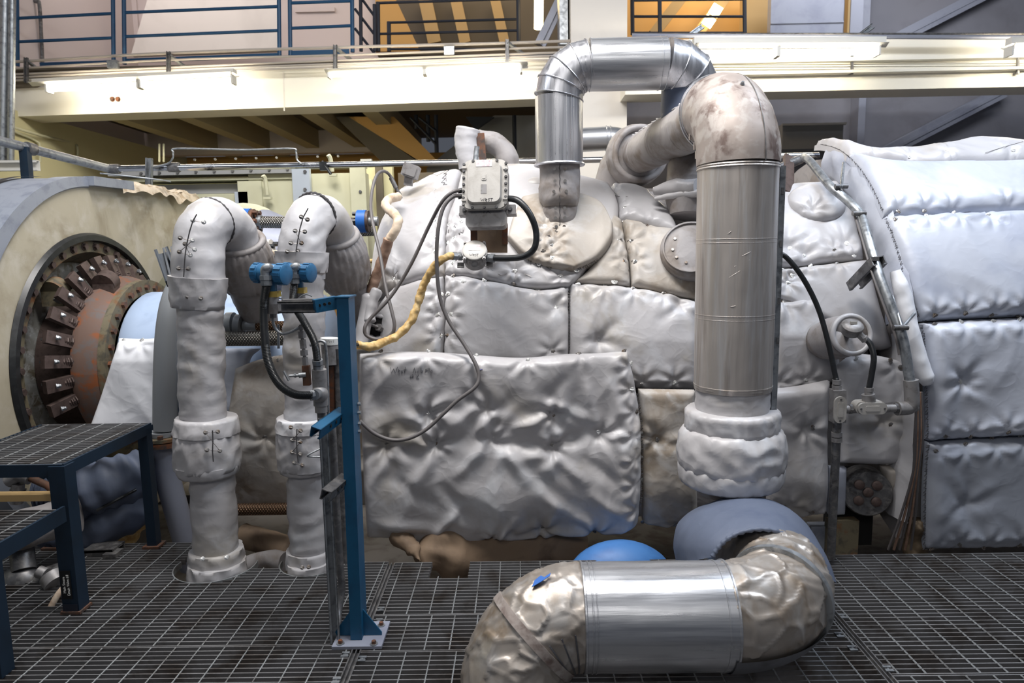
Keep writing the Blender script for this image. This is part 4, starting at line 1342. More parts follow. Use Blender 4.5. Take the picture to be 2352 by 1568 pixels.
# handwriting on the huge lower blanket
def on_lower(px, py): return LOWER.at(px, py, .078)
ST = [[(897, 843), (899, 857), (904, 846), (908, 856), (913, 842)], [(914, 853), (919, 850), (915, 848), (914, 855), (919, 856)], [(926, 850), (921, 851), (925, 854), (921, 857)], [(931, 842), (930, 857), (928, 848), (935, 847)],
      [(948, 856), (952, 844), (955, 856)], [(958, 851), (963, 850)], [(967, 844), (967, 856), (972, 852), (967, 849)],
      [(984, 846), (978, 847), (976, 857)], [(977, 851), (982, 850)], [(986, 845), (985, 856)], [(991, 850), (988, 854), (992, 856), (993, 850)],
      [(944, 860), (943, 868)], [(948, 859), (947, 868)], [(941, 863), (951, 862)], [(941, 866), (951, 865)], [(956, 861), (961, 860), (960, 864), (956, 868), (963, 868)]]
bl = next(o for o in bpy.data.objects if o.get('label', '').startswith('huge crumpled'))
# ---------------------------------------------------------------- pipes
def elbow(c, u, v, rb, n, a0=0.0, a1=math.pi / 2):
    return arc(c, u, v, rb, a0, a1, n)


def wrinkle(amp, k=10, seed=0, squash=2.6):
    """creases of a wrapped cloth pipe, running mostly round it"""
    def fn(i, t, p):
        q = V((p.x, p.y, p.z * squash)) + V((nz(p, 4, seed), nz(p, 4, seed + 4), nz(p, 4, seed + 8))) * .12
        return amp * (ridge(q, k * .45, seed) - .3) + amp * .6 * (ridge(q, k * 1.1, seed + 3) - .3)
    return fn


def torus(m, c, axis, r, rt, n=40, k=6, up=None):
    x, y, a = frame(axis, up)
    m.tube([V(c) + x * math.cos(2 * math.pi * i / n) * r + y * math.sin(2 * math.pi * i / n) * r for i in range(n)], rt, k, closed=True)


def collar(pts, prof, mat_, name, parent, n=48, ruff=.012, freq=13, seed=0, amp=.006):
    """stuffed cloth ring round a pipe: prof is a list of radii along pts, gathered by ties"""
    m = MB()
    L = len(pts)

    def fn(i, t, p):
        edge = 1 - abs(2 * i / (L - 1) - 1)
        g = math.cos(freq * t + seed + nz(p, 5, seed) * 1.5)
        return ruff * (abs(g) ** .5 - .6) * (1 - .7 * edge) + amp * (ridge(p, 13, seed) - .3)
    m.tube(pts, prof, n, fn=fn)
    return m.build(name, M[mat_], parent, angle=80)


def sm(a, b, n, f):
    return [a + (b - a) * f(i / n) for i in range(n + 1)]


# ---- the great lagged pipe
GX, GY = W(1689, 620, 3.25).x, 3.25
GR = .1785
z_top, z_bot = W(1690, 379, GY).z, W(1684, 905, GY - GR).z
t = thing('lagged_pipe', 'great upright metal clad pipe with stained elbow in front of the turbine', 'pipe', (GX, GY, .45))
m = MB()
zs = [z_bot + (z_top - z_bot) * i / 40 for i in range(41)]
m.tube([V((GX, GY, z)) for z in zs], GR, 64, fn=lambda i, a, p: .0012 * nz(p, 6, 1) + .0008 * nz(p, 20, 4))
m.build('straight_cladding', M['alu_old'], t, angle=60)
for py, rt in ((378, .005), (372, .004), (548, .0011), (557, .0008), (728, .0011), (738, .0008), (898, .0010)):
    z = W(1690, py, GY - GR).z
    m = MB(); torus(m, (GX, GY, z), (0, 0, 1), GR + .0002, rt, 64); m.build('seam_bead', M['alu_old'], t)
m = MB()
zr = [z_bot - .012, z_bot + .012]
m.tube([V((GX, GY, z)) for z in zr], GR + .002, 64, fn=lambda i, a, p: .003 * nz(p, 22, 2) - .004 * (1 - i)); m.build('frayed_edge', M['alu_old'], t)
rb = .275
_dz = z_top + rb - .02
DON = WZ(1466, 362, _dz)
od = (DON - V((GX, GY, _dz))).normalized()
ec = V((GX, GY, z_top)) + od * rb
pts = elbow(ec, -od, V((0, 0, 1)), rb, 22)
m = MB()
m.tube(pts, [GR + .004] * 22 + [GR + .006], 56, fn=lambda i, a, p: .0035 * nz(p, 9, 7) + .002 * nz(p, 24, 3))
m.build('elbow_cladding', M['alu_stain'], t, angle=60)
m = MB(); torus(m, pts[-1], od, GR + .006, .006, 56); torus(m, pts[-2], od, GR + .004, .003, 56); m.build('end_bead', M['alu'], t)
m = MB()
x_ = od.cross(V((0, 0, 1)))
m.tube([ec + (p - ec) + ((p - ec).normalized() * (GR + .006)) * .96 + x_ * .05 for p in pts], .0022, 6); m.build('lap_seam', M['galv_dark'], t)
m = MB(); p = pts[12] + (pts[12] - ec).normalized() * (GR + .006); m.hexbolt(p, (p - ec), .007, .012, .010); m.build('screw', M['galv'], t)
for k in (6, 13, 17):       # flaring clips along the inner edge of the elbow
    m = MB(); p = pts[22 - k] + (ec - pts[22 - k]).normalized() * GR * .55 + V((-1, 0, 0)) * GR * .86
    m.box(p, (.006, .02, .035)); m.build('clip', M['alu_stain'], t)
# dents: shallow pressed nicks as tiny bright scratches
for (a, b) in (((1686, 612), (1722, 597)), ((1672, 638), (1700, 622)), ((1704, 588), (1724, 578)), ((1668, 537), (1680, 530)), ((1676, 705), (1690, 702))):
    m = MB(); pa, pb = W(*a, GY - GR), W(*b, GY - GR)
    for q in (pa, pb):
        d = V((q.x - GX, q.y - GY, 0)).normalized() * GR; q.x, q.y = GX + d.x, GY + d.y
    m.tube([pa, (pa + pb) / 2 - V((0, .001, 0)), pb], [.0006, .0016, .0006], 6); m.build('dent', M['alu_old'], t)
# vertical wiring channel fixed to its right side
m = MB(); a = V((GX + GR + .012, GY - .02, z_top - .01)); b = V((GX + GR + .006, GY - .02, W(1775, 972, GY).z)); m.bar(a, b, .022, .03, (0, 1, 0)); m.bar(a + V((.012, 0, 0)), b + V((.012, 0, 0)), .004, .034, (0, 1, 0))
m.build('edge_channel', M['galv'], t)
for py in (440, 560, 690, 780):
    m = MB(); m.box((GX + GR + .014, GY - .036, W(1780, py, GY).z), (.012, .006, .03)); m.build('channel_clip', M['galv_dark'], t)
# cloth sleeve and tied collar at the foot
zz = lambda py: W(1684, py, GY - .2).z
m = MB(); m.tube([V((GX, GY, zz(900) - (zz(900) - zz(1000)) * i / 14)) for i in range(15)], GR - .012, 56, fn=wrinkle(.006, 12, 5)); m.build('cloth_sleeve', M['fabric'], t, angle=80)
n = 8
collar([V((GX, GY, zz(962) + (zz(1014) - zz(962)) * i / n)) for i in range(n + 1)], [.205, .216, .218, .217, .216, .216, .215, .214, .205], 'fabric', 'top_ruffle', t, 120, .008, 12, 1)
n = 14
collar([V((GX, GY, zz(1006) + (zz(1100) - zz(1006)) * i / n)) for i in range(n + 1)], [.212, .228, .236, .241, .244, .246, .248, .249, .250, .250, .249, .248, .246, .243, .238], 'fabric', 'stuffed_collar', t, 120, .006, 12, 2, .010)
n = 8
collar([V((GX, GY, zz(1090) + (zz(1143) - zz(1090)) * i / n)) for i in range(n + 1)], [.236, .243, .245, .245, .244, .242, .238, .232, .21], 'fabric', 'bottom_ruffle', t, 120, .006, 12, 3)
m = MB(); m.cyl(V((GX, GY, zz(1138))), V((GX, GY, .42)), GR - .02, 32); m.build('lower_neck', M['fabric_dark'], t)

# ---- the S shaped pipe in front
SY = 2.33
SR, SZ = .180, W(1497, 1413, SY).z
rear = [V((GX, GY - .02, SZ - .15)), V((GX, 3.04, SZ - .14)), V((GX, 2.90, SZ - .11)), V((GX, 2.78, SZ - .07)), V((GX, 2.69, SZ - .02))]
rear_r = [.14, .145, .155, .170, .182]
t = thing('lagged_pipe', 'fat crinkled metal pipe snaking low across the foreground', 'pipe', (.4, SY, .14))
path_b = elbow(V((GX - .30, SY + .30, SZ)), V((1, 0, 0)), V((0, -1, 0)), .30, 22)            # turning left
x1, x0 = GX - .30, W(1345, 1412, SY).x


def dimple(p, k=15, amp=.014, seed=0):
    """crackled sheet: flat facets meeting in sharp raised creases"""
    q = (V(p) + V((nz(p, 8, seed), nz(p, 8, seed + 2), nz(p, 8, seed + 5))) * .035) * k
    d, c = noise.voronoi(q)
    g = c[0]
    tilt = V((math.sin(g.x * 12.9 + g.y * 4), math.sin(g.y * 9.7 + g.z * 5), math.sin(g.z * 11.3 + g.x * 3)))
    return amp * (.8 * math.exp(-((d[1] - d[0]) / .13) ** 2) - .25 + .75 * (q - g).dot(tilt) + .35 * tilt.x) + .003 * nz(p, 14, seed)


m = MB()
dense = spline(rear + path_b, 4)
rr_ = [interp(list(zip([0, 4, 8, 12, 16, 20], rear_r + [SR])), i) for i in range(len(dense))]
m.tube(dense, rr_, 120, fn=lambda i, a, p: dimple(p, 10, .008, 3) * (1 if p.z > SZ - .06 else .15)); m.build('right_elbow', M['alu_ham'], t, angle=80)
# smooth lower shell of the right elbow
m = MB(); rows = []
for q, tn in [(path_b[i], (path_b[min(i + 1, 22)] - path_b[max(i - 1, 0)]).normalized()) for i in range(3, 23)]:
    side = tn.cross(V((0, 0, 1))).normalized() * -1
    if side.y > 0 and side.x < 0: side = -side
    out = (q - V((GX - .30, SY + .30, SZ))).normalized()
    rows.append([q + (out * math.cos(a) + V((0, 0, 1)) * math.sin(a)) * (SR + .012) for a in [R(-22 - 8 * k) for k in range(17)]])
m.grid(rows); m.build('lower_shell', M['alu_grey'], t, angle=80)
# strap round the right elbow
k = 9
tn = (path_b[k + 1] - path_b[k - 1]).normalized()
m = MB(); x_, y_, _ = frame(tn, (0, 0, 1))
m.tube([path_b[k] - tn * .014, path_b[k] - tn * .0139, path_b[k] + tn * .0139, path_b[k] + tn * .014], [SR, SR + .016, SR + .016, SR], 56); m.build('strap', M['galv'], t)
m = MB(); L = 30
m.tube([V((x1 + .012 + (x0 - x1 - .024) * i / L, SY, SZ)) for i in range(L + 1)], SR + .006, 64, fn=lambda i, a, p: .0014 * nz(p, 7, 5) + .0006 * nz(p, 25, 1)); m.build('straight_cladding', M['alu_h'], t, angle=60)
for x, rt in ((x1 + .012, .005), (x1 - .022, .003), (x0 - .012, .005), (x0 + .012, .003), (x0 + .026, .0025)):
    m = MB(); torus(m, (x, SY, SZ), (1, 0, 0), SR + .006, rt, 64); m.build('seam_bead', M['alu_h'], t)
dn = V((-.12, -.42, -1)).normalized()
lx = V((-1, 0, 0)); lx = (lx - dn * lx.dot(dn)).normalized()
RBL = .235
cL = V((x0, SY, SZ)) + dn * RBL
path_c = [cL - dn * RBL * math.cos(a) + lx * RBL * math.sin(a) for a in [math.pi / 2 * i / 20 for i in range(21)]]
path_c += [path_c[-1] + dn * .05 * i for i in range(1, 7)]
dense = spline(path_c, 3)
m = MB(); m.tube(dense, SR, 120, fn=lambda i, a, p: dimple(p, 14, .0065, 8) * (.35 + .65 * min(1, max(0, (p - cL).dot(lx) * 4 + .6)))); m.build('left_elbow', M['alu_ham'], t, angle=80)
# radial gathered seams on the inside of the left elbow
for k in (3, 6, 9, 12):
    q = path_c[k]; tn = (path_c[k + 1] - path_c[k - 1]).normalized(); inn = (cL - q).normalized(); sd = tn.cross(inn).normalized()
    if sd.y > 0: sd = -sd
    m = MB(); m.tube([q + (inn * math.cos(a) + sd * math.sin(a)) * (SR + .003) for a in [R(-10 + 11 * j) for j in range(9)]], .003, 6); m.build('gather_seam', M['alu_grey'], t)
m = MB(); k = 11; tn = (path_c[k + 1] - path_c[k - 1]).normalized()
m.tube([path_c[k] - tn * .016, path_c[k] - tn * .0159, path_c[k] + tn * .0159, path_c[k] + tn * .016], [SR, SR + .010, SR + .010, SR], 56); m.build('strap', M['alu_stain'], t)
# torn bit of blue tape
def on_tube(px, py, path, r):
    d = ray(px, py).normalized()
    best = None
    for s_ in range(200, 320):
        p = EYE + d * (s_ * .01)
        dd = min((p - q).length for q in path)
        if dd <= r: return p
        if best is None or dd < best[0]: best = (dd, p)
    return best[1]
tp = [(1221, 1349), (1228, 1333), (1242, 1322), (1250, 1326), (1265, 1316), (1263, 1323), (1240, 1338)]
q = [on_tube(a, b, dense, SR + .012) for a, b in tp]
m = MB(); m.prism(q, V((0, -.004, .004))); o = m.build('masking_tape', M['blue_flange']); fix_normals(o)
tag(o, 'torn scrap of blue tape on the left crinkled elbow', 'tape')

# ---- cloth hood over the rear elbow
A = [(1566, 1286), (1562, 1235), (1576, 1196), (1620, 1166), (1690, 1152), (1756, 1156), (1808, 1180), (1850, 1232), (1876, 1282), (1889, 1322)]
B = [(1640, 1284), (1652, 1264), (1672, 1244), (1700, 1229), (1738, 1221), (1776, 1224), (1808, 1238), (1838, 1262), (1864, 1290), (1884, 1326)]
YA = [3.05, 3.07, 3.1, 3.12, 3.12, 3.1, 3.05, 2.92, 2.82, 2.72]
YB2 = [2.62] * 10
B = [(x + (x - 1755) * .04, y - 5) for x, y in B]
sa, sb = spline([W(*a, y) for a, y in zip(A, YA)], 6), spline([W(*b, y) for b, y in zip(B, YB2)], 6)
rows, inner = [], []
cc = V((GX, GY - .12, SZ + .05))
for a, b in zip(sa, sb):
    row = []
    for k in range(17):
        f = k / 16; p = a.lerp(b, f)
        o_ = (p - cc); o_.y *= .3; o_.normalize()
        th = .055 * math.sin(math.pi * min(1, .12 + f * .88)) ** .6
        row.append(p + o_ * (th + .006 * (ridge(p, 9, 4) - .3)))
    back = []
    for k in range(16, -1, -2):
        f = k / 16; p = a.lerp(b, f); o_ = (p - cc); o_.y *= .3; o_.normalize()
        back.append(p - o_ * .004)
    rows.append(row + back)
m = MB(); m.grid(rows); o = m.build('pipe_hood', M['fabric_hood'], angle=80); fix_normals(o)
tag(o, 'slate blue cloth hood arching over the crinkled elbow below the great pipe', 'cloth hood')
m = MB(); m.tube([p + V((0, -.006, .004)) for p in sb], .009, 8, fn=lambda i, a, p: .003 * math.sin(i * 2.1)); m.build('stitched_rim', M['fabric_hood'], o, angle=80)

# ---- inverted U of bright cladding
UY, UR = 4.06, .134
ux = W(1284, 290, UY).x
uz0, uzh = W(1284, 372, UY - UR).z, W(1430, 148, UY).z
t = thing('lagged_pipe', 'bright clad pipe bent like an upside down U above the turbine', 'pipe', (ux, UY, uz0))
rb = .17
m = MB(); m.tube([V((ux, UY, uz0 + (uzh - rb - uz0) * i / 12)) for i in range(13)], UR, 48, fn=lambda i, a, p: .001 * nz(p, 9)); m.build('upright_cladding', M['alu'], t, angle=60)
ce = V((ux + rb, UY, uzh - rb))
pe = elbow(ce, V((-1, 0, 0)), V((0, 0, 1)), rb, 4)
m = MB(); m.tube(pe, UR + .002, 48); m.build('mitred_elbow', M['alu'], t, angle=14)
for q, q0, q1 in [(pe[i], pe[max(i - 1, 0)], pe[min(i + 1, 4)]) for i in range(5)]:
    m = MB(); torus(m, q, q1 - q0, UR + .004, .004, 48); m.build('gore_bead', M['alu'], t)
xh1 = W(1528, 147, UY).x
m = MB(); m.tube([V((ux + rb + (xh1 - ux - rb) * i / 16, UY, uzh)) for i in range(17)], UR + .006, 48, fn=lambda i, a, p: .001 * nz(p, 9, 2)); m.build('level_cladding', M['alu_h'], t, angle=60)
for x in (ux + rb + .004, xh1 - .035, xh1 - .004):
    m = MB(); torus(m, (x, UY, uzh), (1, 0, 0), UR + .006, .003, 48); m.build('seam_bead', M['alu_h'], t)
c2 = V((xh1, UY + .04, uzh - rb))
pe2 = [V((xh1, UY, uzh))] + [V((xh1 + math.sin(a) * (rb + .02), UY + .10 * (1 - math.cos(a)), uzh - rb + rb * math.cos(a))) for a in [math.pi / 2 * i / 4 for i in range(1, 5)]]
m = MB(); m.tube(pe2, UR + .004, 48); m.build('far_elbow', M['alu'], t, angle=14)
for i in (1, 2, 3):
    m = MB(); torus(m, pe2[i], pe2[i + 1] - pe2[i - 1], UR + .005, .004, 48); m.build('gore_bead', M['alu'], t)
m = MB(); torus(m, (ux, UY, uz0), (0, 0, 1), UR + .004, .008, 48); m.build('rolled_rim', M['alu'], t)
for dx in (-.03, .035, .06, .075):
    m = MB(); m.bar((ux + dx, UY - math.sqrt(UR ** 2 - dx ** 2) - .0006, uz0 + .01), (ux + dx, UY - math.sqrt(UR ** 2 - dx ** 2) - .0006, uzh - rb - .01), .002, .0015, (0, 1, 0)); m.build('lap_seam', M['alu_h'], t)
p = pe2[-1]
m = MB(); m.tube([p + V((-.05, -.03, .08 - .06 * i)) for i in range(7)], .142, 36, fn=wrinkle(.006, 9, 2)); m.build('far_sleeve', M['fabric_hood'], t, angle=80)
# cloth sleeves at its foot
zf = lambda py: W(1284, py, UY - .1).z
m = MB(); m.tube([V((ux + .0, UY, zf(372) + (zf(472) - zf(372)) * i / 16)) for i in range(17)], [.114] * 14 + [.112, .106, .10], 48, fn=wrinkle(.007, 13, 4, 1.4)); m.build('foot_sleeve', M['fabric_dark'], t, angle=80)
m = MB(); m.tube([V((ux + .0, UY, zf(468) + (zf(540) - zf(468)) * i / 10)) for i in range(11)], [.096, .096, .095, .094, .092, .09, .084, .076, .066, .056, .05], 48, fn=wrinkle(.005, 14, 6, 1.4)); m.build('inner_sleeve', M['fabric_dark'], t, angle=80)
for i in range(22):
    pass
m = MB(); m.tube([V((ux - .005 + .003 * math.sin(k * 2.3), UY - .118 + (0 if k < 16 else .02), zf(374) + (zf(530) - zf(374)) * k / 26)) for k in range(27)], .0022, 5); m.build('laced_seam', M['thread'], t)
for py, dx in ((388, .03), (416, .028), (440, .035), (478, .026), (500, .026), (520, .022)):
    for s_ in (-1, 1):
        m = MB(); rr = .112 if py < 470 else .097
        m.lathe([(0, .009), (.002, .009), (.002, 0)], (ux + s_ * dx - .004, UY - rr - .006, zf(py)), (0, -1, 0), 10); m.build('lacing_hook', M['washer_dull'], t)

# drooping bib blanket at its foot
blanket(MAIN, [(1166, 560), (1205, 602), (1260, 623), (1312, 631)], [(1312, 631), (1372, 604), (1402, 566), (1405, 535)], [(1196, 476), (1290, 462), (1370, 478), (1405, 535)], [(1166, 560), (1178, 515), (1196, 476)],
        'rounded bib shaped blanket round the foot of the upside down U pipe', mat_='fabric_tan', t=.035, lift=.05, edge=.03, fold=.008, fscale=4, seed=71, res=.009,
        washers=[(1310, 611)], hooks=[(1242, 567, 1), (1273, 572), (1239, 597), (1264, 600), (1250, 535)], stitched=[((1268, 545), (1250, 618), 4), ((1210, 606), (1258, 622), 5), ((1320, 628), (1368, 606), 5)])
# quilted hump behind its foot
m = MB(); c = MAIN.at(1222, 428); m.ball(c + V((.02, .02, .0)), .075, 20, 12, (1.1, 1, .75))
tag(m.build('quilted_hump', M['fabric_soft'], angle=80), 'small quilted hump left of the foot of the bright U pipe', 'blanket')

# ---- round pillow left of the great pipe
c = MAIN.at(1586, 590); nn_ = (MAIN.nrm(*MAIN.hit(1586, 590)) + V((-.25, -.25, .05))).normalized()
m = MB(); prof = [(-.02, .16), (.02, .168), (.06, .17), (.10, .168), (.118, .162), (.124, .15), (.120, .138), (.124, .12), (.128, .06), (.128, 0)]
m.lathe(prof, c, nn_, 48, cap=False); o = m.build('round_pillow', M['fabric_dark'], angle=80)
tag(o, 'dark round drum shaped pillow half hidden behind the great pipe', 'blanket')
m = MB(); torus(m, c + nn_ * .124, nn_, .15, .007, 48); m.build('stitched_rim', M['fabric_dark'], o)
x_, y_, _ = frame(nn_)
for a in (150, 190, 220, 255):
    m = MB(); q = c + nn_ * .128 + (x_ * math.cos(R(a)) + y_ * math.sin(R(a))) * .1; m.lathe([(0, .008), (.004, .008), (.004, 0)], q, nn_, 10); m.build('lacing_hook', M['washer_dull'], o)

# oval pad right of the great pipe
c = MAIN.at(1870, 478); nn_ = MAIN.nrm(*MAIN.hit(1870, 478))
x_, y_, a_ = frame(nn_)
m = MB(); rows = []
tc = MAIN.at(1858, 504)
for k in range(0, 25):
    rr = .165 * k / 24 if k < 21 else .165 * (1 - .02 * (k - 20)); 
    f = min(1, k / 20)
    row = []
    for j in range(64):
        an = 2 * math.pi * j / 64
        p = c + (x_ * math.cos(an) * 1.02 + y_ * math.sin(an) * .92) * (.165 * f if k <= 20 else .165 - .006 * (k - 20))
        h = .03 + .075 * math.sqrt(max(0, 1 - f ** 3)) if k <= 20 else .03 - .016 * (k - 20)
        d = (p - tc).length; h -= .035 * math.exp(-d / .05); h += .006 * math.sin(math.atan2((p - tc).dot(y_), (p - tc).dot(x_)) * 8) * math.exp(-((d - .06) / .05) ** 2)
        row.append(p + a_ * (h + .004 * ridge(p, 12, 1)))
    rows.append(row + [row[0]])
m.grid(rows); o = m.build('oval_pad', M['fabric_soft'], angle=80); fix_normals(o)
tag(o, 'oval quilted pad with one pinned dimple right of the great pipe', 'blanket')
m = MB(); m.lathe([(0, .016), (.003, .016), (.004, .004), (.008, .003), (.008, 0)], tc + a_ * .028 + V((0, -.01, 0)), a_, 16); m.build('lacing_washer', M['washer'], o)

# ---- receding lagged pipe from the great elbow to its donut
s0 = pts[-1] if False else None
e0 = ec + V((0, 0, rb * 0)); start = V((GX, GY, z_top)) + od * .275 + V((0, 0, .275))
t = thing('lagged_pipe', 'grey cloth lagged pipe running back from the great elbow to a stuffed donut', 'pipe', tuple(start))
Ld = (V((DON.x, DON.y, start.z)) - start).length
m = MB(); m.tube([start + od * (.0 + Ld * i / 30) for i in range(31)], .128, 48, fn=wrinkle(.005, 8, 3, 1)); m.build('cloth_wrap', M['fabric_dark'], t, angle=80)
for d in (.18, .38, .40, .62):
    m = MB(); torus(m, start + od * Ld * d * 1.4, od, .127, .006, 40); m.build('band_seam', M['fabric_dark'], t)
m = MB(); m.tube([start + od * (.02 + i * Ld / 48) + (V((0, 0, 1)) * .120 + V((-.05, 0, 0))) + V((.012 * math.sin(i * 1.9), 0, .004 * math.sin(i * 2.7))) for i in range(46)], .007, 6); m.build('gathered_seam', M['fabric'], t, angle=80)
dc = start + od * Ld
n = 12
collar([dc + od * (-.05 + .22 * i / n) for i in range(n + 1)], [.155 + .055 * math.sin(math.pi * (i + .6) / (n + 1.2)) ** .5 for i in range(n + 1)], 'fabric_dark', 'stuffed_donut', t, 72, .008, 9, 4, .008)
m = MB(); torus(m, dc - od * .055, od, .178, .022, 44, 8); m.build('donut_lip', M['fabric_dark'], t, angle=80)
m = MB(); m.tube([dc + od * .12, dc + od * .26 + V((-.05, 0, -.08)), dc + od * .34 + V((-.10, 0, -.26))], [.17, .17, .16], 32, fn=wrinkle(.008, 8, 9)); m.build('far_bend', M['fabric_dark'], t, angle=80)
# dim flange lump under it, next to the great pipe
m = MB(); c = W(1590, 420, 4.2); m.lathe([(-.2, .12), (-.1, .15), (.1, .15), (.2, .11)], c, (.1, .2, 1), 24)
tag(m.build('shaded_valve_cover', M['fabric_dark'], angle=60), 'dim cloth covered valve body tucked behind the great pipe', 'valve cover')
FL_ = lambda px, py: 4.15
m = MB(); pts3 = [W(1502, 440, 4.2), W(1540, 432, 4.15), W(1575, 428, 4.1), W(1603, 426, 4.05)]
m.tube(spline(pts3, 6), [.018 + .032 * min(1, i / 9) for i in range(19)], 16, fn=wrinkle(.010, 14, 2, 1)); m.tube([p + V((0, -.035, -.045)) for p in spline(pts3, 6)], [.012 + .012 * min(1, i / 9) for i in range(19)], 10)
tag(m.build('quilted_roll', M['fabric'], angle=80), 'folded quilted roll left of the great pipe under the lagged pipe', 'blanket')

# ---- small lagged loop on the crown
t = thing('lagged_loop', 'small lagged pipe loop standing on the crown of the turbine', 'pipe', tuple(W(1110, 380, 5.0)))
m = MB(); m.tube(spline([W(1082, 385, 4.9), W(1076, 350, 4.9), W(1073, 322, 4.9), W(1075, 300, 4.9), W(1076, 293, 4.9)], 5), [.082] * 17 + [.078, .07, .05, .02], 28, fn=wrinkle(.008, 12, 5)); m.build('upright_lagging', M['fabric_soft'], t, angle=80)
m = MB(); m.tube(spline([W(1102, 325, 5.0), W(1128, 325, 5.0), W(1152, 340, 5.0), W(1166, 366, 5.0), W(1170, 392, 5.0)], 6), .074, 28, fn=wrinkle(.008, 9, 6, 1)); m.build('curved_lagging', M['fabric_dark'], t, angle=80)
m = MB(); m.bar(W(1103, 306, 4.86), W(1109, 380, 4.86), .055, .02, (0, 1, 0)); m.build('steel_strap', M['rust'], t, flat=True)
m = MB(); m.tube([W(1096, 336, 4.75), W(1094, 350, 4.75), W(1091, 385, 4.72)], .018, 10)
tag(m.build('pipe_stub', M['galv']), 'thin galvanised stub rising behind the tilted cast box', 'pipe')

# ---- bright pipe behind
m = MB(); m.tube([W(1325, 322, 6.4), W(1395, 318, 6.4)] + spline([W(1400, 318, 6.4), W(1420, 322, 6.4), W(1432, 338, 6.45), W(1436, 375, 6.5)], 5), .105, 28)
o = m.build('clad_pipe', M['alu_h'], angle=50); tag(o, 'short bright clad pipe bending down behind the donut', 'pipe')
m = MB()
for px in (1392, 1400): torus(m, W(px, 318, 6.4), (1, 0, 0), .107, .005, 32)
m.build('seam_bead', M['alu_h'], o)

# ---- long level pipe and its fittings
Yp = 5.9
t = thing('level_pipe', 'long bright level pipe running behind the turbine top', 'pipe', tuple(W(900, 375, Yp)))
m = MB(); m.cyl(W(258, 388, Yp), W(745, 379, Yp), .027, 14); m.build('near_run', M['chrome'], t)
m = MB(); m.cyl(W(745, 379, Yp), W(1880, 357, Yp), .025, 14); m.build('far_run', M['chrome'], t)
for px, py in ((400, 384), (262, 388)):
    m = MB(); m.cyl(W(px - 12, py, Yp), W(px + 12, py, Yp), .040, 14); m.build('coupling', M['galv_dark'], t)
m = MB(); m.box(W(744, 382, Yp - .03), (.06, .05, .07)); m.cyl(W(740, 370, Yp - .04), W(760, 400, Yp - .05), .012, 8); m.build('clamp', M['black'], t)
m = MB(); m.cyl(W(-15, 320, 5.0), W(252, 388, Yp), .034, 14)
o = m.build('sloping_pipe', M['galv'], angle=60); tag(o, 'grey sloping pipe at the upper left meeting the level pipe', 'pipe')
m = MB(); m.cyl(W(60, 339, 5.21), W(78, 344, 5.28), .045, 14); m.build('coupling', M['galv_dark'], o)
m = MB(); m.lathe([(0, .012), (.003, .012), (.003, 0)], W(205, 379, 5.7), (0, -1, 0), 3); m.build('red_mark', mat('red_mark', (200, 40, 50), .6), o)
m = MB(); m.bar(W(57, 338, 5.2), W(63, 412, 5.2), .06, .05, (0, 1, 0)); tag(m.build('pipe_post', M['blue_dark'], flat=True), 'short dark post under the sloping grey pipe', 'post')
m = MB(); m.uchan(W(343, 363, 5.8), W(342, 430, 5.8), .045, .04, .004, (0, -1, 0)); tag(m.build('pipe_post', M['galv'], flat=True), 'short slotted strut standing behind the beige housing', 'post')
m = MB(); m.tube(spline([W(340, 386, Yp - .05), W(384, 376, Yp - .05), W(397, 362, Yp - .05), W(398, 350, Yp - .05), W(410, 341, Yp - .05), W(560, 344, Yp - .05), W(668, 341, Yp - .05), W(680, 350, Yp - .05), W(682, 366, Yp - .05), W(692, 376, Yp - .05)], 8), .0075, 8)
tag(m.build('bent_tube', M['galv']), 'thin bent tube bridging above the level pipe', 'tube')
m = MB(); m.tube(spline([W(230, 398, 5.4), W(300, 405, 5.45), W(360, 412, 5.5), W(392, 417, 5.5)], 6), .006, 6)
tag(m.build('loose_wire', M['galv']), 'thin loose wire lying over the beige housing top', 'wire')
# ---------------------------------------------------------------- generator end at the left
XG, GYc, GZc = -2.82, 4.6, .9
t = thing('generator_end', 'big grey and beige generator housing with a rusty round opening', 'generator', (XG, GYc, 0))


def outline(th):
    """outer radius of the end plate at angle th (0 = towards us, 90 = up)"""
    c, s_ = math.cos(th), math.sin(th)
    best = 1e9
    if c > -.02 or True:
        pass
    # round near half: centre (4.66, .9) r 1.2 ; flat top z 2.1 ; far edge Y 6.15 ; bottom z -.35
    oy, oz, r = .06, 0.0, 1.2
    d = V((0, -c, s_))
    if c >= 0:
        b = d.y * oy + d.z * oz
        return b + math.sqrt(max(0, b * b - (oy * oy + oz * oz) + r * r))
    r_top = 1.2 / s_ if s_ > 1e-6 else 1e9
    r_far = 1.54 / -c
    r_bot = 1.2 / -s_ if s_ < -1e-6 else 1e9
    return min(r_top, r_far, r_bot)


def gp(x, th, r): return V((x, GYc - r * math.cos(th), GZc + r * math.sin(th)))


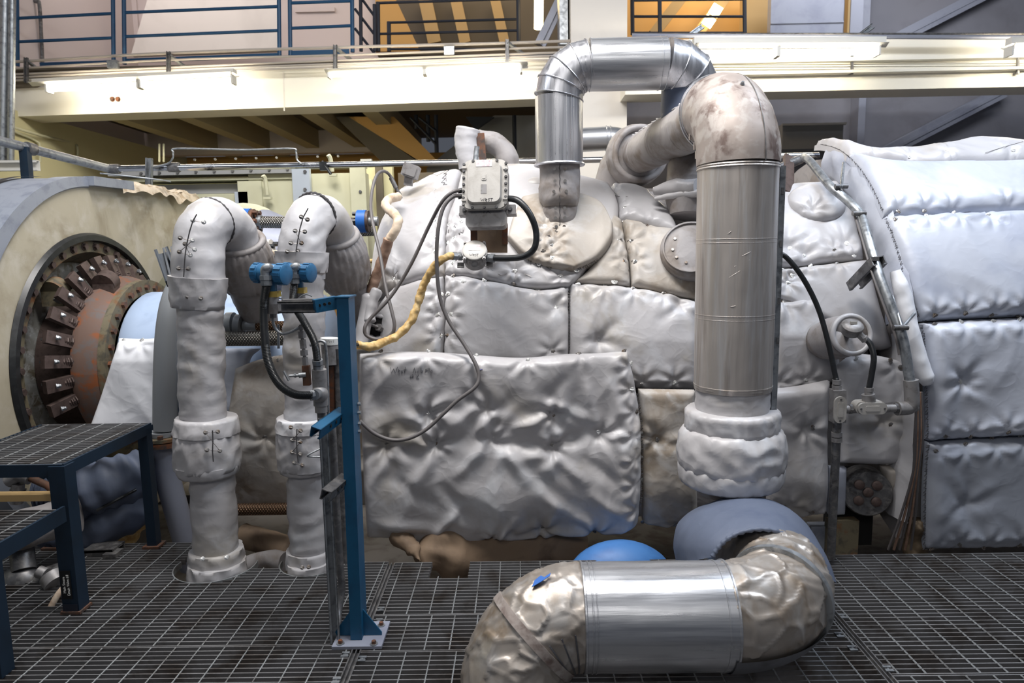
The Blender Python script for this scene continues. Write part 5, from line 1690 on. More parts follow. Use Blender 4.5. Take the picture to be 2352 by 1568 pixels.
N_ = 120
TH = [R(-150) + R(300) * i / N_ for i in range(N_ + 1)]
m = MB()
m.grid([[gp(XG, th, .845 + (outline(th) - .845) * f) for f in (0, .2, .4, .6, .8, 1)] for th in TH])
m.grid([[gp(XG, th, .845), gp(XG - .2, th, .845)] for th in TH])
o = m.build('end_plate', M['concrete'], t)
m = MB(); m.grid([[gp(XG - .001, th, outline(th)), gp(XG - 2.6, th, outline(th) + .05)] for th in TH if True])
m.build('barrel', M['gen_grey'], t)
TH2 = [R(-60) + R(152) * i / 60 for i in range(61)]
m = MB(); m.grid([[gp(XG - .10, th, outline(th) + .012), gp(XG + .012, th, outline(th) + .012), gp(XG + .016, th, outline(th) - .05 - .03 * math.cos(th)), gp(XG, th, outline(th) - .06 - .03 * math.cos(th))] for th in TH2]); o = m.build('edge_band', M['gen_grey'], t)
m = MB(); m.grid([[gp(XG - .35, th, outline(th) + .02), gp(XG - .30, th, outline(th) + .02)] for th in TH2]); m.build('barrel_seam', M['black'], t)
# notch strip and torn gasket on the flat top
m = MB(); a, b = W(205, 415, 4.62), W(276, 404, 4.9); m.bar(V((XG + .02, a.y, a.z)), V((XG + .02, b.y + .2, a.z + .01)), .07, .06); m.build('top_ledge', M['gen_grey'], t, flat=True)
m = MB(); rows = []
for i in range(60):
    y = 4.95 + 1.18 * i / 59
    row = []
    for k in range(6):
        row.append(V((XG + .01 + .05 * (k / 5) + .02 * nz(V((y * 9, k, 0))), y, 2.115 + .02 * ridge(V((y * 5, k * .3, 1))) - .07 * (k / 5) ** 2 * (1 + nz(V((y * 6, 0, 3)))))))
    rows.append(row)
m.grid(rows); m.build('torn_gasket', mat('torn_paper_gasket', (206, 192, 172), .9, var=[(170, 150, 124)], vscale=20), t, flat=True)
# opening: gasket ring, bolted flange, inner plate
full = [2 * math.pi * i / 96 for i in range(97)]
def ringpart(prof, name, mt, n=96, angle=40):
    m = MB(); m.grid([[gp(x, th, r) for x, r in prof] for th in [2 * math.pi * i / n for i in range(n + 1)]]); o = m.build(name, M[mt], t, angle=angle); return o


ringpart([(XG + .005, .85), (XG + .03, .835), (XG + .03, .80), (XG - .02, .795)], 'gasket_ring', 'black')
ringpart([(XG - .03, .80), (XG - .005, .795), (XG - .005, .725), (XG - .05, .715), (XG - .16, .66), (XG - .16, .60)], 'bolted_flange', 'rust_olive')
ringpart([(XG - .15, .66), (XG - .13, .5), (XG - .10, .3)], 'inner_plate', 'dish')
for k in range(40):
    th = 2 * math.pi * (k + .5) / 40
    if -1.0 < math.sin(th) < -.62: continue
    m = MB(); m.hexbolt(gp(XG - .006, th, .762), (1, 0, 0), .021, .022, .026)
    m.build('flange_bolt', M['brown_steel'], t)
ringpart([(XG - .12, .47), (XG + .16, .47)], 'hub_neck', 'brown_steel')
ringpart([(XG + .15, .46), (XG + .15, .555), (XG + .20, .565), (XG + .33, .52)], 'hub_drum', 'rust_orange')
ringpart([(XG + .30, .535), (XG + .345, .535), (XG + .345, .44)], 'inner_flange', 'rust_olive')
for k in range(30):
    th = 2 * math.pi * (k + .5) / 30
    if math.sin(th) < -.35 or math.cos(th) < -.75: continue
    m = MB(); m.hexbolt(gp(XG + .345, th, .487), (1, 0, 0), .020, .02); m.build('inner_bolt', M['rust'], t)
# cast lugs
for th, r_ in ((R(52), .655), (R(66), .60)):
    m = MB(); p = gp(XG + (.0 if r_ > .62 else .22), th, r_); q = p + V((.14, 0, .02)); m.cyl(p + V((0, -.02, -.03)), p + V((0, .05, .0)), .07, 18); m.box(p + V((0, .01, -.07)), (.13, .07, .09))
    m.build('lifting_lug', M['rust_olive'] if r_ > .62 else M['brown_steel'], t)
# spring loaded holders round the hub: each a thing of its own
BH = 'spring holders round the rusty hub'
names = ['lowest, just above the step platform', 'second from the bottom', 'third from the bottom', 'fourth from the bottom', 'fifth from the bottom', 'sixth from the bottom', 'seventh from the bottom, left of the pierced lug',
         'eighth', 'ninth, at the top of the ring', 'tenth, just past the top of the ring', 'eleventh, third from the far end', 'twelfth, second from the far end', 'last one, half behind the lagged pipe']
for k, th in enumerate([R(-16 + 12.2 * i) for i in range(13)]):
    xb, rb_ = XG + .13, .612
    base = gp(xb, th, rb_)
    er = (gp(0, th, 1) - gp(0, th, 0)); et = V((0, math.sin(th), math.cos(th)))
    tt = thing('spring_holder', 'brown spring holder on the rusty hub, ' + names[k], 'spring holder', tuple(base), BH)
    m = MB(); x_ = V((1, 0, 0))
    d = (er * .45 + x_ * -.55).normalized()
    blk = base + er * .02
    ax_ = (x_ * .82 - er * .55).normalized()
    m.bar(blk - er * .085 + x_ * .015, blk + er * .065 - x_ * .045, .075, .036, ax_); m.build('block', M['brown_steel'], tt, flat=True)
    for off_, s_ in ((.045, .0), (-.045, 0)):
        m = MB(); q = blk + er * off_ + ax_ * .018 - x_ * .012; m.hexbolt(q, ax_, .014, .014, .017); m.ball(q + ax_ * .018, .011, 8, 5); m.build('nut', M['galv'], tt)
    m = MB(); s0 = blk - er * .05 - ax_ * .01; s1 = base + x_ * .08 - er * .13 - ax_ * .02
    m.cyl(s0, s1, .017, 10)
    x1_, y1_, _ = frame(s1 - s0)
    hel = [s0 + (s1 - s0) * (i / 72) + (x1_ * math.cos(i * .785) + y1_ * math.sin(i * .785)) * .026 for i in range(73)]
    m2 = MB(); m2.tube(hel, .0055, 5); m.build('guide_rod', M['brown_steel'], tt); m2.build('spring', M['brown_steel'], tt)
    m = MB(); m.bar(blk + er * .01 - ax_ * .02, base - er * .07 - ax_ * .12, .05, .014, et); m.build('side_plate', M['galv_dark'], tt, flat=True)
# shaft cover and its sheet
m = MB(); m.lathe([(0, .44), (.02, .455), (.10, .455), (.9, .44), (1.15, .42), (1.2, .3)], (XG + .36, GYc, GZc), (1, 0, 0), 48)
tag(m.build('shaft_cover', M['dome_blue']), 'pale blue round shaft cover beside the rusty hub', 'cover')


class Flat:
    def __init__(s, yf): s.yf = yf
    def hit(s, px, py): return px, py
    def pos(s, px, py): return W(px, py, s.yf(px, py))
    def nrm(s, px, py): return (EYE - W(px, py, s.yf(px, py))).normalized() * .3 + V((0, -.7, .1))
    def at(s, px, py, lift=0): return s.pos(px, py) + V((0, -lift, 0))


LG = 'loose cloths at the generator end'
FW = Flat(lambda x, y: 4.06 - .0002 * (y - 780) + .14 * max(0, (950 - y) / 200 - .6))
blanket(FW, [(205, 985), (300, 985), (380, 985)], [(380, 985), (385, 880), (390, 772)], [(274, 776), (330, 780), (390, 776)], [(205, 985), (238, 890), (274, 776)],
        'white sheet hanging over the shaft cover beside the rusty hub', 'cloth_sheet', 'fabric_white', t=.012, edge=.03, fold=.018, fscale=3, seed=81, group=LG, hooks=[(284, 785), (328, 789)])
FW2 = Flat(lambda x, y: 4.05)
blanket(FW2, [(505, 1000), (560, 1000)], [(560, 1000), (568, 840), (596, 800)], [(505, 800), (596, 796)], [(505, 1000), (505, 900), (505, 800)],
        'strip of pale blue sheet showing between the two lagged pipes', 'cloth_sheet', 'fabric_blue', t=.012, edge=.03, fold=.016, fscale=4, seed=82, group=LG)
FT = Flat(lambda x, y: 3.98 - .10 * math.sin(math.pi * min(1, max(0, (y - 830) / 330))))
blanket(FT, [(528, 1168), (590, 1164), (672, 1160), (860, 1160)], [(860, 1160), (860, 1000), (860, 800)], [(540, 846), (600, 822), (680, 806), (860, 790)], [(528, 1168), (520, 1000), (540, 846)],
        'brown stained bearing blanket behind the two lagged pipes', mat_='fabric_tan', t=.05, edge=.06, fold=.02, fscale=3, seed=83, tufts=[(609, 1003)], hooks=[(609, 1003, 1), (644, 835, 1)], washers=[], group=LG)
# dark gap and lumps below
m = MB(); m.tube(spline([W(560, 1230, 3.95), W(600, 1240, 3.9), W(660, 1262, 3.85), W(655, 1300, 3.8)], 5), [.07] * 16, 16, fn=wrinkle(.012, 8, 5))
tag(m.build('floor_rag', M['under'], angle=80), 'brown lagging scrap low between the two lagged pipes', 'rag')
m = MB(); m.tube(spline([W(560, 1300, 3.75), W(610, 1285, 3.75), W(655, 1290, 3.7)], 5), .05, 12, fn=wrinkle(.01, 9, 7))
tag(m.build('cloth_scrap', M['fabric_dark'], angle=80), 'grey cloth scrap on the grating edge behind the first pipe boot', 'rag')

# ---- grey painted bent pipe with flange
t = thing('grey_pipe', 'smooth grey painted pipe with a rusty bolted flange left of the first lagged pipe', 'pipe', tuple(W(385, 1250, 3.9)))
m = MB(); m.tube(spline([W(379, 985, 3.9), W(380, 880, 3.9), W(384, 780, 3.92), W(396, 700, 3.95), W(420, 640, 4.02), W(450, 600, 4.1)], 7), .066, 24); m.build('riser', M['paint_grey'], t)
c = W(364, 1003, 3.88); c = W(376, 1003, 3.9)
for z0, z1, r_, mt in ((.0, .028, .118, 'rust'), (.034, .052, .118, 'rust_olive'), (.055, .08, .078, 'paint_grey')):
    m = MB(); zc = c.z - .045; m.cyl((c.x, c.y, zc + z0 - .0), (c.x, c.y, zc + z1), r_, 32); m.build('flange', M[mt], t)
for k in range(8):
    a = 2 * math.pi * k / 8 + .3
    m = MB(); m.hexbolt((c.x + math.cos(a) * .096, c.y + math.sin(a) * .096, c.z + .006), (0, 0, 1), .017, .022); m.build('flange_bolt', M['rust'], t)
m = MB(); m.tube(spline([V((c.x, c.y, c.z - .05)), W(384, 1090, 3.9), W(405, 1170, 3.92), W(425, 1240, 3.96), W(440, 1300, 4.0)], 6), .068, 24); m.build('lower_bend', M['steel_b'], t)


# ---- two lagged U bends
def ubend(name_label, path, Yb_, r0, parts, seam, seed, sc=1.0):
    """path: px,py,Y list for centre line"""
    base = W(*path[0])
    t = thing('lagged_pipe', name_label, 'pipe', tuple(base))
    return t


def cuff(t, px0, py0, px1, py1, Y, r0, r1, name, mt, seed, ruff=.006, freq=9, n=8, bulge=0.0):
    a, b = W(px0, py0, Y), W(px1, py1, Y); r0 *= .9; r1 *= .9; bulge *= .9
    prof = [r0 + (r1 - r0) * i / n + bulge * math.sin(math.pi * (i + .7) / (n + 1.4)) ** .6 for i in range(n + 1)]
    return collar([a.lerp(b, i / n) for i in range(n + 1)], prof, mt, name, t, 72, ruff, freq, seed, .008)


def ubend_build(label, st, lower, bend, donut, neck, r, seed, Y0):
    t = thing('lagged_pipe', label, 'pipe', tuple(W(*st[0], Y0)))
    m = MB(); m.tube(spline([W(x, y, Y0) for x, y in st], 20), r * .90, 64, fn=wrinkle(.0085, 8, seed, 3.2)); m.build('straight_lagging', M['fabric'], t, angle=80)
    bp = spline([W(*q) for q in bend], 7)
    m = MB(); m.tube(bp, [r] * int(len(bp) * .62) + [r - .012 * i / (len(bp) - int(len(bp) * .62)) for i in range(len(bp) - int(len(bp) * .62))], 56, fn=wrinkle(.009, 8, seed + 2, 1.6)); m.build('bend_lagging', M['fabric_soft'], t, angle=80)
    # stitched seam over the outside of the bend and lace pairs up the front
    k = int(len(bp) * .58); tn = (bp[k + 1] - bp[k - 1]).normalized()
    m = MB(); x_, y_, _ = frame(tn)
    m.tube([bp[k] + (x_ * math.cos(a) + y_ * math.sin(a)) * (r + .002 + .003 * (j % 2)) for j, a in enumerate([2 * math.pi * i / 60 for i in range(60)])], .006, 6, closed=True); m.build('stitched_seam', M['thread'], t)
    # donut and neck
    d0, d1 = W(*donut[0]), W(*donut[1])
    n = 12
    collar([d0.lerp(d1, i / n) for i in range(n + 1)], [r * .92 + .05 * math.sin(math.pi * (i + .8) / (n + 1.6)) ** .5 for i in range(n + 1)], 'fabric_dark', 'stuffed_donut', t, 96, .012, 14, seed, .008)
    m = MB(); x_, y_, a_ = frame(d1 - d0); torus(m, d0 - a_ * .0, a_, r * 1.06, .018, 40, 8); m.build('donut_lip', M['fabric_dark'], t, angle=80)
    nk = spline([W(*q) for q in neck], 6)
    m = MB(); m.tube(nk, [r * 1.05 - r * .3 * i / (len(nk) - 1) for i in range(len(nk))], 32, fn=wrinkle(.006, 8, seed + 5)); m.build('neck_lagging', M['fabric_dark'], t, angle=80)
    return t, bp


y1, y2 = P1Y, P2Y
t1, bp1 = ubend_build('left lagged pipe bent over like a cane, nearest the generator', [(497, 1290), (487, 1100), (467, 960), (463, 800), (458, 660)], None,
                      [(458, 680, y1), (455, 620, y1), (456, 572, y1 + .02), (466, 532, y1 + .06), (488, 510, y1 + .13), (515, 512, y1 + .22), (538, 536, y1 + .30), (552, 572, y1 + .36)],
                      [(548, 556, y1 + .34), (572, 652, y1 + .48)], [(566, 630, y1 + .44), (588, 700, y1 + .58), (604, 760, y1 + .7)], .117, 91, y1)
for args in ((455, 636, 454, 706, y1, .146, .132, 'wrapped_cuff', 'fabric', 1, .004, 5, 8, .004),
             (474, 957, 475, 992, y1, .150, .168, 'collar_lip', 'fabric', 2, .008, 11, 6, .008), (475, 985, 477, 1072, y1, .150, .160, 'stuffed_collar', 'fabric', 3, .006, 9, 12, .022), (477, 1062, 478, 1086, y1, .165, .150, 'collar_lip', 'fabric', 4, .007, 11, 6, .01),
             (497, 1258, 499, 1300, y1, .140, .150, 'boot_fold', 'fabric', 5, .007, 6, 6, .004), (498, 1288, 500, 1332, y1 - .02, .148, .156, 'boot', 'fabric', 6, .009, 5, 8, .004)):
    cuff(t1, *args)
t2, bp2 = ubend_build('right lagged pipe bent over like a cane, behind the blue post', [(712, 1290), (706, 1100), (702, 960), (700, 800), (695, 600)], None,
                      [(695, 640, y2), (694, 590, y2), (697, 548, y2 + .02), (706, 514, y2 + .06), (724, 494, y2 + .13), (746, 498, y2 + .22), (764, 522, y2 + .30), (774, 556, y2 + .36)],
                      [(770, 544, y2 + .34), (796, 650, y2 + .50)], [(790, 625, y2 + .44), (808, 690, y2 + .58), (818, 740, y2 + .7)], .109, 95, y2)
for args in ((694, 578, 694, 624, y2, .136, .130, 'wrapped_cuff', 'fabric', 11, .003, 5, 6, .002),
             (700, 957, 701, 985, y2, .145, .155, 'collar_lip', 'fabric', 12, .006, 9, 6, .004), (701, 978, 704, 1070, y2, .140, .145, 'stuffed_collar', 'fabric', 13, .006, 8, 12, .016), (703, 1060, 704, 1080, y2, .145, .132, 'collar_lip', 'fabric', 14, .006, 9, 6, .006),
             (710, 1260, 711, 1296, y2, .120, .126, 'boot_fold', 'fabric', 15, .006, 6, 6, .004), (711, 1286, 712, 1318, y2 - .02, .124, .128, 'boot', 'fabric', 16, .006, 5, 8, .002)):
    cuff(t2, *args)


def front_hook(t, px, py, Y, r, mt='washer_dull', rr=.011):
    p = W(px, py, Y - r - .010)
    m = MB(); d = (EYE - p).normalized(); m.lathe([(0, rr), (.002, rr), (.003, rr * .8), (.003, 0)], p, d, 10)
    m.tube([p + V((-.006, -.005, .002)), p + V((.008, -.006, -.002))], .0014, 4); m.build('lacing_hook', M[mt], t)


for px, py, k in ((443, 506, 1), (468, 510, 1), (425, 560, 0), (447, 573, 1), (414, 546, 0), (442, 552, 1), (412, 578, 0), (437, 586, 1), (410, 616, 0), (432, 617, 0), (431, 681, 0), (461, 685, 0), (472, 993, 0), (500, 991, 0), (475, 1033, 0), (505, 1035, 0), (465, 1283, 1), (520, 1280, 1)):
    front_hook(t1, px, py, y1, .118 if py < 700 else .146, 'washer' if k else 'washer_dull')
for px, py in ((692, 498), (706, 504), (678, 530), (700, 532), (668, 558), (692, 558), (664, 614), (684, 576), (660, 577), (668, 981), (690, 989), (671, 1010), (690, 1014), (671, 1038), (689, 1043), (676, 1062), (694, 1068), (694, 1303), (709, 1302)):
    front_hook(t2, px, py, y2, .108 if py < 700 else .138, 'washer_dull')
m = MB(); m.tube([W(x, y, y1 - .145) for x, y in ((452, 492), (443, 508), (436, 530), (430, 556), (426, 580), (424, 604), (422, 636))], .003, 5); m.build('laced_seam', M['thread'], t1)
m = MB(); m.tube([W(x, y, y1 - .17) for x, y in ((488, 988), (489, 1012), (488, 1036), (490, 1060))], .003, 5); m.build('laced_seam', M['thread'], t1)
m = MB(); m.tube([W(x, y, y2 - .13) for x, y in ((708, 478), (696, 500), (689, 525), (684, 552), (680, 578))], .003, 5); m.build('laced_seam', M['thread'], t2)
m = MB(); m.tube([W(x, y, y2 - .16) for x, y in ((682, 985), (681, 1010), (682, 1035), (685, 1062))], .003, 5); m.build('laced_seam', M['thread'], t2)

for tt_, yy_, rr_, prs in ((t1, y1, .124, [((443, 506), (468, 510)), ((425, 560), (447, 573)), ((414, 546), (442, 552)), ((412, 578), (437, 586)), ((410, 616), (432, 617)), ((425, 560), (437, 586)), ((442, 552), (412, 578))]),
                           (t2, y2, .115, [((678, 530), (700, 532)), ((668, 558), (692, 558)), ((660, 577), (684, 576)), ((692, 498), (706, 504)), ((678, 530), (692, 558))]),
                           (t1, y1, .152, [((472, 993), (500, 991)), ((475, 1033), (505, 1035)), ((472, 993), (505, 1035))]), (t2, y2, .145, [((668, 981), (690, 989)), ((671, 1010), (690, 1014)), ((671, 1038), (689, 1043)), ((676, 1062), (694, 1068)), ((690, 989), (671, 1010)), ((690, 1014), (671, 1038))])):
    for a, b in prs:
        m = MB(); m.tube([W(*a, yy_ - rr_ - .006), W((a[0] + b[0]) / 2, (a[1] + b[1]) / 2 + 1, yy_ - rr_ - .014), W(*b, yy_ - rr_ - .006)], .0016, 4); m.build('lacing_wire', M['wire'], tt_)

# ---- braided hoses
BG = 'braided metal hoses among the left pipes'
def hose(label, a, b, r, mt='braid', ends=(), Yt=None):
    t = thing('braided_hose', label, 'hose', tuple(W(*a)), BG)
    m = MB(); m.cyl(W(*a), W(*b), r, 20); m.build('braid', M[mt], t)
    for p, q, rr, mm, nm in ends:
        m = MB(); m.cyl(W(*p), W(*q), rr, 20); m.build(nm, M[mm], t)
    return t


hose('thick bright braided hose between the two lagged pipes at mid height', (505, 778, 3.85), (662, 776, 3.85), .042)
hose('thin brown braided hose just above the thick bright one', (585, 748, 3.95), (662, 748, 3.95), .028, 'braid_rust',
     [((560, 748, 3.95), (590, 748, 3.95), .03, 'paint_grey', 'ferrule'), ((522, 745, 3.95), (538, 745, 3.95), .07, 'paint_grey', 'flange'), ((542, 746, 3.95), (556, 747, 3.95), .062, 'paint_grey', 'flange')])
t = hose('upper braided hose with blue taped flange between the bends', (598, 510, 4.6), (660, 511, 4.6), .038, 'braid',
     [((592, 510, 4.6), (602, 510, 4.6), .044, 'galv', 'ferrule'), ((560, 508, 4.6), (578, 508, 4.6), .082, 'blue_flange', 'taped_flange'), ((578, 508, 4.6), (586, 508, 4.6), .078, 'rust', 'flange')])
for k in range(6):
    m = MB(); a = 2 * math.pi * k / 6; p = W(586, 508, 4.6) + V((0, -math.cos(a), math.sin(a))) * .062; m.hexbolt(p, (1, 0, 0), .016, .03); m.build('flange_bolt', M['rust'], t)
t = hose('upper right pipe with blue taped flange left of the loose hanging loop', (786, 509, 4.5), (850, 509, 4.5), .026, 'brown_steel',
     [((776, 508, 4.5), (796, 508, 4.5), .04, 'galv', 'ferrule'), ((822, 508, 4.5), (842, 508, 4.5), .072, 'blue_flange', 'taped_flange'), ((842, 508, 4.5), (848, 508, 4.5), .068, 'brown_steel', 'flange'), ((848, 508, 4.5), (868, 508, 4.5), .03, 'galv', 'ferrule')])
for k in range(6):
    m = MB(); a = 2 * math.pi * k / 6; p = W(822, 508, 4.5) + V((0, -math.cos(a), math.sin(a))) * .054; m.hexbolt(p, (-1, 0, 0), .014, .026); m.build('flange_bolt', M['black'], t)
hose('braided hose just below the right blue taped flange', (780, 534, 4.62), (860, 531, 4.62), .03)
hose('dark brown braided hose low beside the hanging grey loop', (808, 624, 4.4), (862, 624, 4.4), .026, 'braid_rust')
hose('tapered brass coloured nozzle pipe above the dark brown hose', (800, 600, 4.4), (862, 599, 4.4), .014, 'foam', [((800, 599, 4.4), (826, 599, 4.4), .024, 'hose_w', 'ferrule')])
hose('long brown braided hose low between the two lagged pipes', (530, 1170, 3.8), (672, 1168, 3.8), .034, 'braid_rust')
t = thing('pipe_flange', 'pale bolted flange between the left donut and the right bend', 'flange', tuple(W(622, 575, 4.4)))
m = MB(); m.cyl(W(610, 578, 4.4), W(625, 577, 4.4), .075, 24); m.build('disc', M['wall_w'], t)
for k in range(4):
    m = MB(); a = 2 * math.pi * k / 4 + .6; p = W(625, 577, 4.4) + V((0, -math.cos(a), math.sin(a))) * .055; m.hexbolt(p, (1, 0, 0), .017, .03); m.build('bolt', M['black'], t)
m = MB(); m.cyl(W(625, 582, 4.4), W(655, 580, 4.4), .02, 12); m.build('stub', M['hose_w'], t)
m = MB(); m.uchan(W(372, 576, 3.7), W(398, 648, 3.6), .07, .05, .006, (.5, -1, 0)); m.uchan(W(386, 574, 3.74), W(402, 640, 3.64), .05, .05, .005, (.5, -1, 0))
tag(m.build('double_strut', M['blue_dark'], flat=True), 'dark double strut end sticking up left of the first bend', 'strut')

# ---- step platform
LEGF, LEGB = WZ(187, 1400, 0), WZ(346, 1254, 0)
t = thing('step_platform', 'shade darkened blue step platform with grating treads at the lower left', 'step platform', (-2.2, 3.5, 0))
yf, yk, xr = LEGF.y - .02, LEGB.y + .03, (LEGF.x + LEGB.x) / 2 + .02
PZ_ = W(168, 1066, yf).z; xl = xr - .60
z2 = W(140, 1168, yf - .06).z
xr2 = W(140, 1168, yf - .06).x
grating(xl, xr - .01, yf + .01, yk, 0.1, PZ_, parent=t)
m = MB(); m.bar((xr, yf, PZ_ - .027), (xr, yk, PZ_ - .027), .012, .056); m.build('side_frame', M['blue_dark'], t, flat=True)
m = MB(); m.bar((xl, yf, PZ_ - .027), (xr, yf, PZ_ - .027), .012, .056); m.build('front_frame', M['blue_dark'], t, flat=True)
m = MB(); m.bar((xl - .02, yk, PZ_ - .03), (xr, yk, PZ_ - .03), .05, .03); m.build('back_frame', M['blue_dark'], t, flat=True)
m = MB(); m.bar((xl, yf, PZ_ - .03), (xl, yk, PZ_ - .03), .012, .06); m.build('side_frame', M['blue_dark'], t, flat=True)
for x, y, zt in ((xr - .02, yf + .02, PZ_ - .005), (xr - .02, yk - .03, PZ_ - .02), (xl + .02, yf + .02, PZ_ - .02), (xl + .02, yk - .03, PZ_ - .02)):
    lw = .074 if y < 3.2 else .052
    m = MB(); m.box((x, y, zt / 2), (lw, lw, zt)); m.build('leg', M['blue_dark'], t, flat=True)
    m = MB(); m.box((x, y, .008), (.09, .09, .012)); m.build('foot_plate', M['rust'], t, flat=True)
m = MB(); m.bar((xl, yf + .02, z2 + .03), (xr - .05, yf + .02, z2 + .03), .05, .03); m.build('tread_bearer', M['tan_steel'], t, flat=True)
# lower tread
grating(xl, xr2 - .01, yf - .50, yf - .07, 0.0, z2, parent=t)
m = MB(); m.bar((xr2, yf - .50, z2 - .03), (xr2, yf - .04, z2 - .03), .012, .07); m.build('tread_frame', M['blue_dark'], t, flat=True)
m = MB(); m.bar((xl, yf - .50, z2 - .03), (xr2, yf - .50, z2 - .03), .012, .07); m.build('tread_frame', M['blue_dark'], t, flat=True)
m = MB(); m.box((xr2 - .03, yf - .46, z2 / 2), (.07, .07, z2)); m.build('leg', M['blue_dark'], t, flat=True)
# black label with white text on the near leg
m = MB(); lc = V((xr - .02, yf + .02 - .0395, 0)); z0, z1 = W(185, 1375, yf - .02).z, W(185, 1310, yf - .02).z
m.box((lc.x - .008, lc.y - .0008, (z0 + z1) / 2), (.046, .002, z1 - z0)); m.build('label_plate', M['label_k'], t, flat=True)
m = MB(); m.box((lc.x, lc.y - .0004, (z0) / 2 - .01), (.066, .001, z0 - .03)); m.build('dark_patch', M['navy_rail'], t, flat=True)  # darker rectangle over the lower front of the leg


def text_mesh(txt, size, origin, xdir, ydir, mt, name, parent, depth=.0006):
    cu = bpy.data.curves.new(name, 'FONT'); cu.body = txt; cu.size = size; cu.extrude = depth; cu.align_x = 'CENTER'; cu.align_y = 'CENTER'
    tmp = bpy.data.objects.new('tmp', cu); COL.objects.link(tmp)
    dg = bpy.context.evaluated_depsgraph_get(); dg.update()
    me = bpy.data.meshes.new_from_object(tmp.evaluated_get(dg))
    bpy.data.objects.remove(tmp)
    x_, y_ = V(xdir).normalized(), V(ydir).normalized()
    n_ = x_.cross(y_)
    m = MB(); m.v = [V(origin) + x_ * v.co.x + y_ * v.co.y + n_ * v.co.z for v in me.vertices]
    m.f = [tuple(p.vertices) for p in me.polygons]
    bpy.data.meshes.remove(me); bpy.data.curves.remove(cu)
    return m.build(name, M[mt], parent, flat=True)


for txt, dx in (('Main Steam', -.016), ('Drain Valve #1', .002)):
    text_mesh(txt, .0165, (lc.x + dx, lc.y - .0026, (z0 + z1) / 2), (0, 0, 1), (-1, 0, 0), 'white_paint', 'label_text', t)

# ---- things under and behind the platform
UG = 'clutter under the step platform'
m = MB(); m.tube(spline([W(112, 1116, 3.76), W(140, 1118, 3.76), W(190, 1132, 3.76), W(260, 1108, 3.78), W(345, 1088, 3.9)], 14), .142, 64, fn=lambda i, t, p: .008 * math.sin(i * 1.1 + 2 * nz(p, 5)) + wrinkle(.022, 9, 3, 1)(i, t, p))
ldp = o = tag(m.build('lagged_drain_pipe', M['fabric_hood'], angle=80), 'shade darkened blue lagged pipe lying under the step platform', 'pipe', UG)  # dark slate cloth carries the shade under the platform
bpy.context.view_layer.update()
ds_ = []
for q in [(222 + 6 * k, 1172 - 3.2 * k) for k in range(16)]:
    ok, loc, nn_, ii = ldp.ray_cast(EYE - V(ldp.location), ray(*q).normalized())
    if ok: ds_.append(loc + V(ldp.location) - ray(*q).normalized() * .006)
if len(ds_) > 3:
    m = MB(); m.tube(ds_, .008, 8); m.build('drawstring', M['black'], ldp)
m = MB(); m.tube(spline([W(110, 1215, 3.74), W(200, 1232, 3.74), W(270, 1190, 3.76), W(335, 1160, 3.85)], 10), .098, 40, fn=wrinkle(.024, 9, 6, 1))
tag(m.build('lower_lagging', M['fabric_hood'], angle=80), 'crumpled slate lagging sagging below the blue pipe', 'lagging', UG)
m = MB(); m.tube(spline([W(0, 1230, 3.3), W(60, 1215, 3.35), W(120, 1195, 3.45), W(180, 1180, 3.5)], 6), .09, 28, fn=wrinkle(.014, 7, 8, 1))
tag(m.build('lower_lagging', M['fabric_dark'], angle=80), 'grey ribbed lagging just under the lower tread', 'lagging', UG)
t = thing('drain_valve', 'small brass coloured valve behind the lower tread at far left', 'valve', tuple(W(40, 1150, 3.5)), UG)
m = MB(); m.tube(spline([W(20, 1105, 3.5), W(45, 1092, 3.5), W(70, 1098, 3.5)], 5), .035, 14); m.build('body', M['cast_dark'], t)
m = MB(); m.cyl(W(42, 1110, 3.5), W(38, 1155, 3.5), .03, 12); m.cyl(W(41, 1125, 3.5), W(40, 1135, 3.5), .042, 6); m.build('outlet', M['cast_dark'], t)
m = MB(); m.tube([W(72, 1098, 3.5), W(110, 1115, 3.48), W(146, 1145, 3.45)], .02, 10); m.build('pipe', M['rust'], t)
t = thing('trap_valve', 'dim round bodied steam trap low at the far left', 'valve', tuple(W(90, 1380, 3.25)), UG)
m = MB(); m.ball(W(50, 1350, 3.3), .11, 18, 10, (1, .8, 1.1)); m.build('body', M['galv_dark'], t)
m = MB(); m.cyl(W(60, 1345, 3.3), W(165, 1310, 3.35), .06, 18); m.build('pipe', M['galv_dark'], t)
m = MB(); m.cyl(W(118, 1322, 3.22), W(130, 1340, 3.2), .055, 18); m.cyl(W(88, 1312, 3.25), W(105, 1318, 3.25), .03, 12); m.build('bonnet', M['cast_dark'], t)
m = MB(); m.tube([W(55, 1310, 3.3), W(50, 1260, 3.35)], .055, 14); m.build('riser', M['galv_dark'], t)
m = MB(); m.uchan(W(205, 1275, 3.6), W(275, 1272, 3.6), .12, .10, .012, (0, 0, -1)); m.box(W(262, 1290, 3.55), (.07, .08, .12))
tag(m.build('steel_bracket', M['galv_dark'], flat=True), 'grey channel bracket on the grating behind the platform leg', 'bracket', UG)
m = MB(); m.tube(spline([W(172, 1290, 3.2), W(160, 1330, 3.12), W(130, 1370, 3.05), W(104, 1420, 3.0)], 8), .014, 10)
tag(m.build('flexible_tube', M['hose_w']), 'pale flexible tube curving down beside the labelled platform leg', 'tube', UG)
m = MB(); m.tube(spline([W(285, 1230, 4.0), W(305, 1200, 4.0), W(330, 1185, 4.0)], 5), [.07] * 11, 14, fn=wrinkle(.02, 9, 3))
tag(m.build('floor_rag', M['foam'], angle=80), 'yellowish lagging scrap behind the back platform leg', 'rag', UG)
m = MB(); m.box(W(45, 985, 4.3) + V((0, 0, -.1)), (.32, .3, .26)); m.box(W(45, 985, 4.3) + V((0, 0, .05)), (.38, .34, .05))
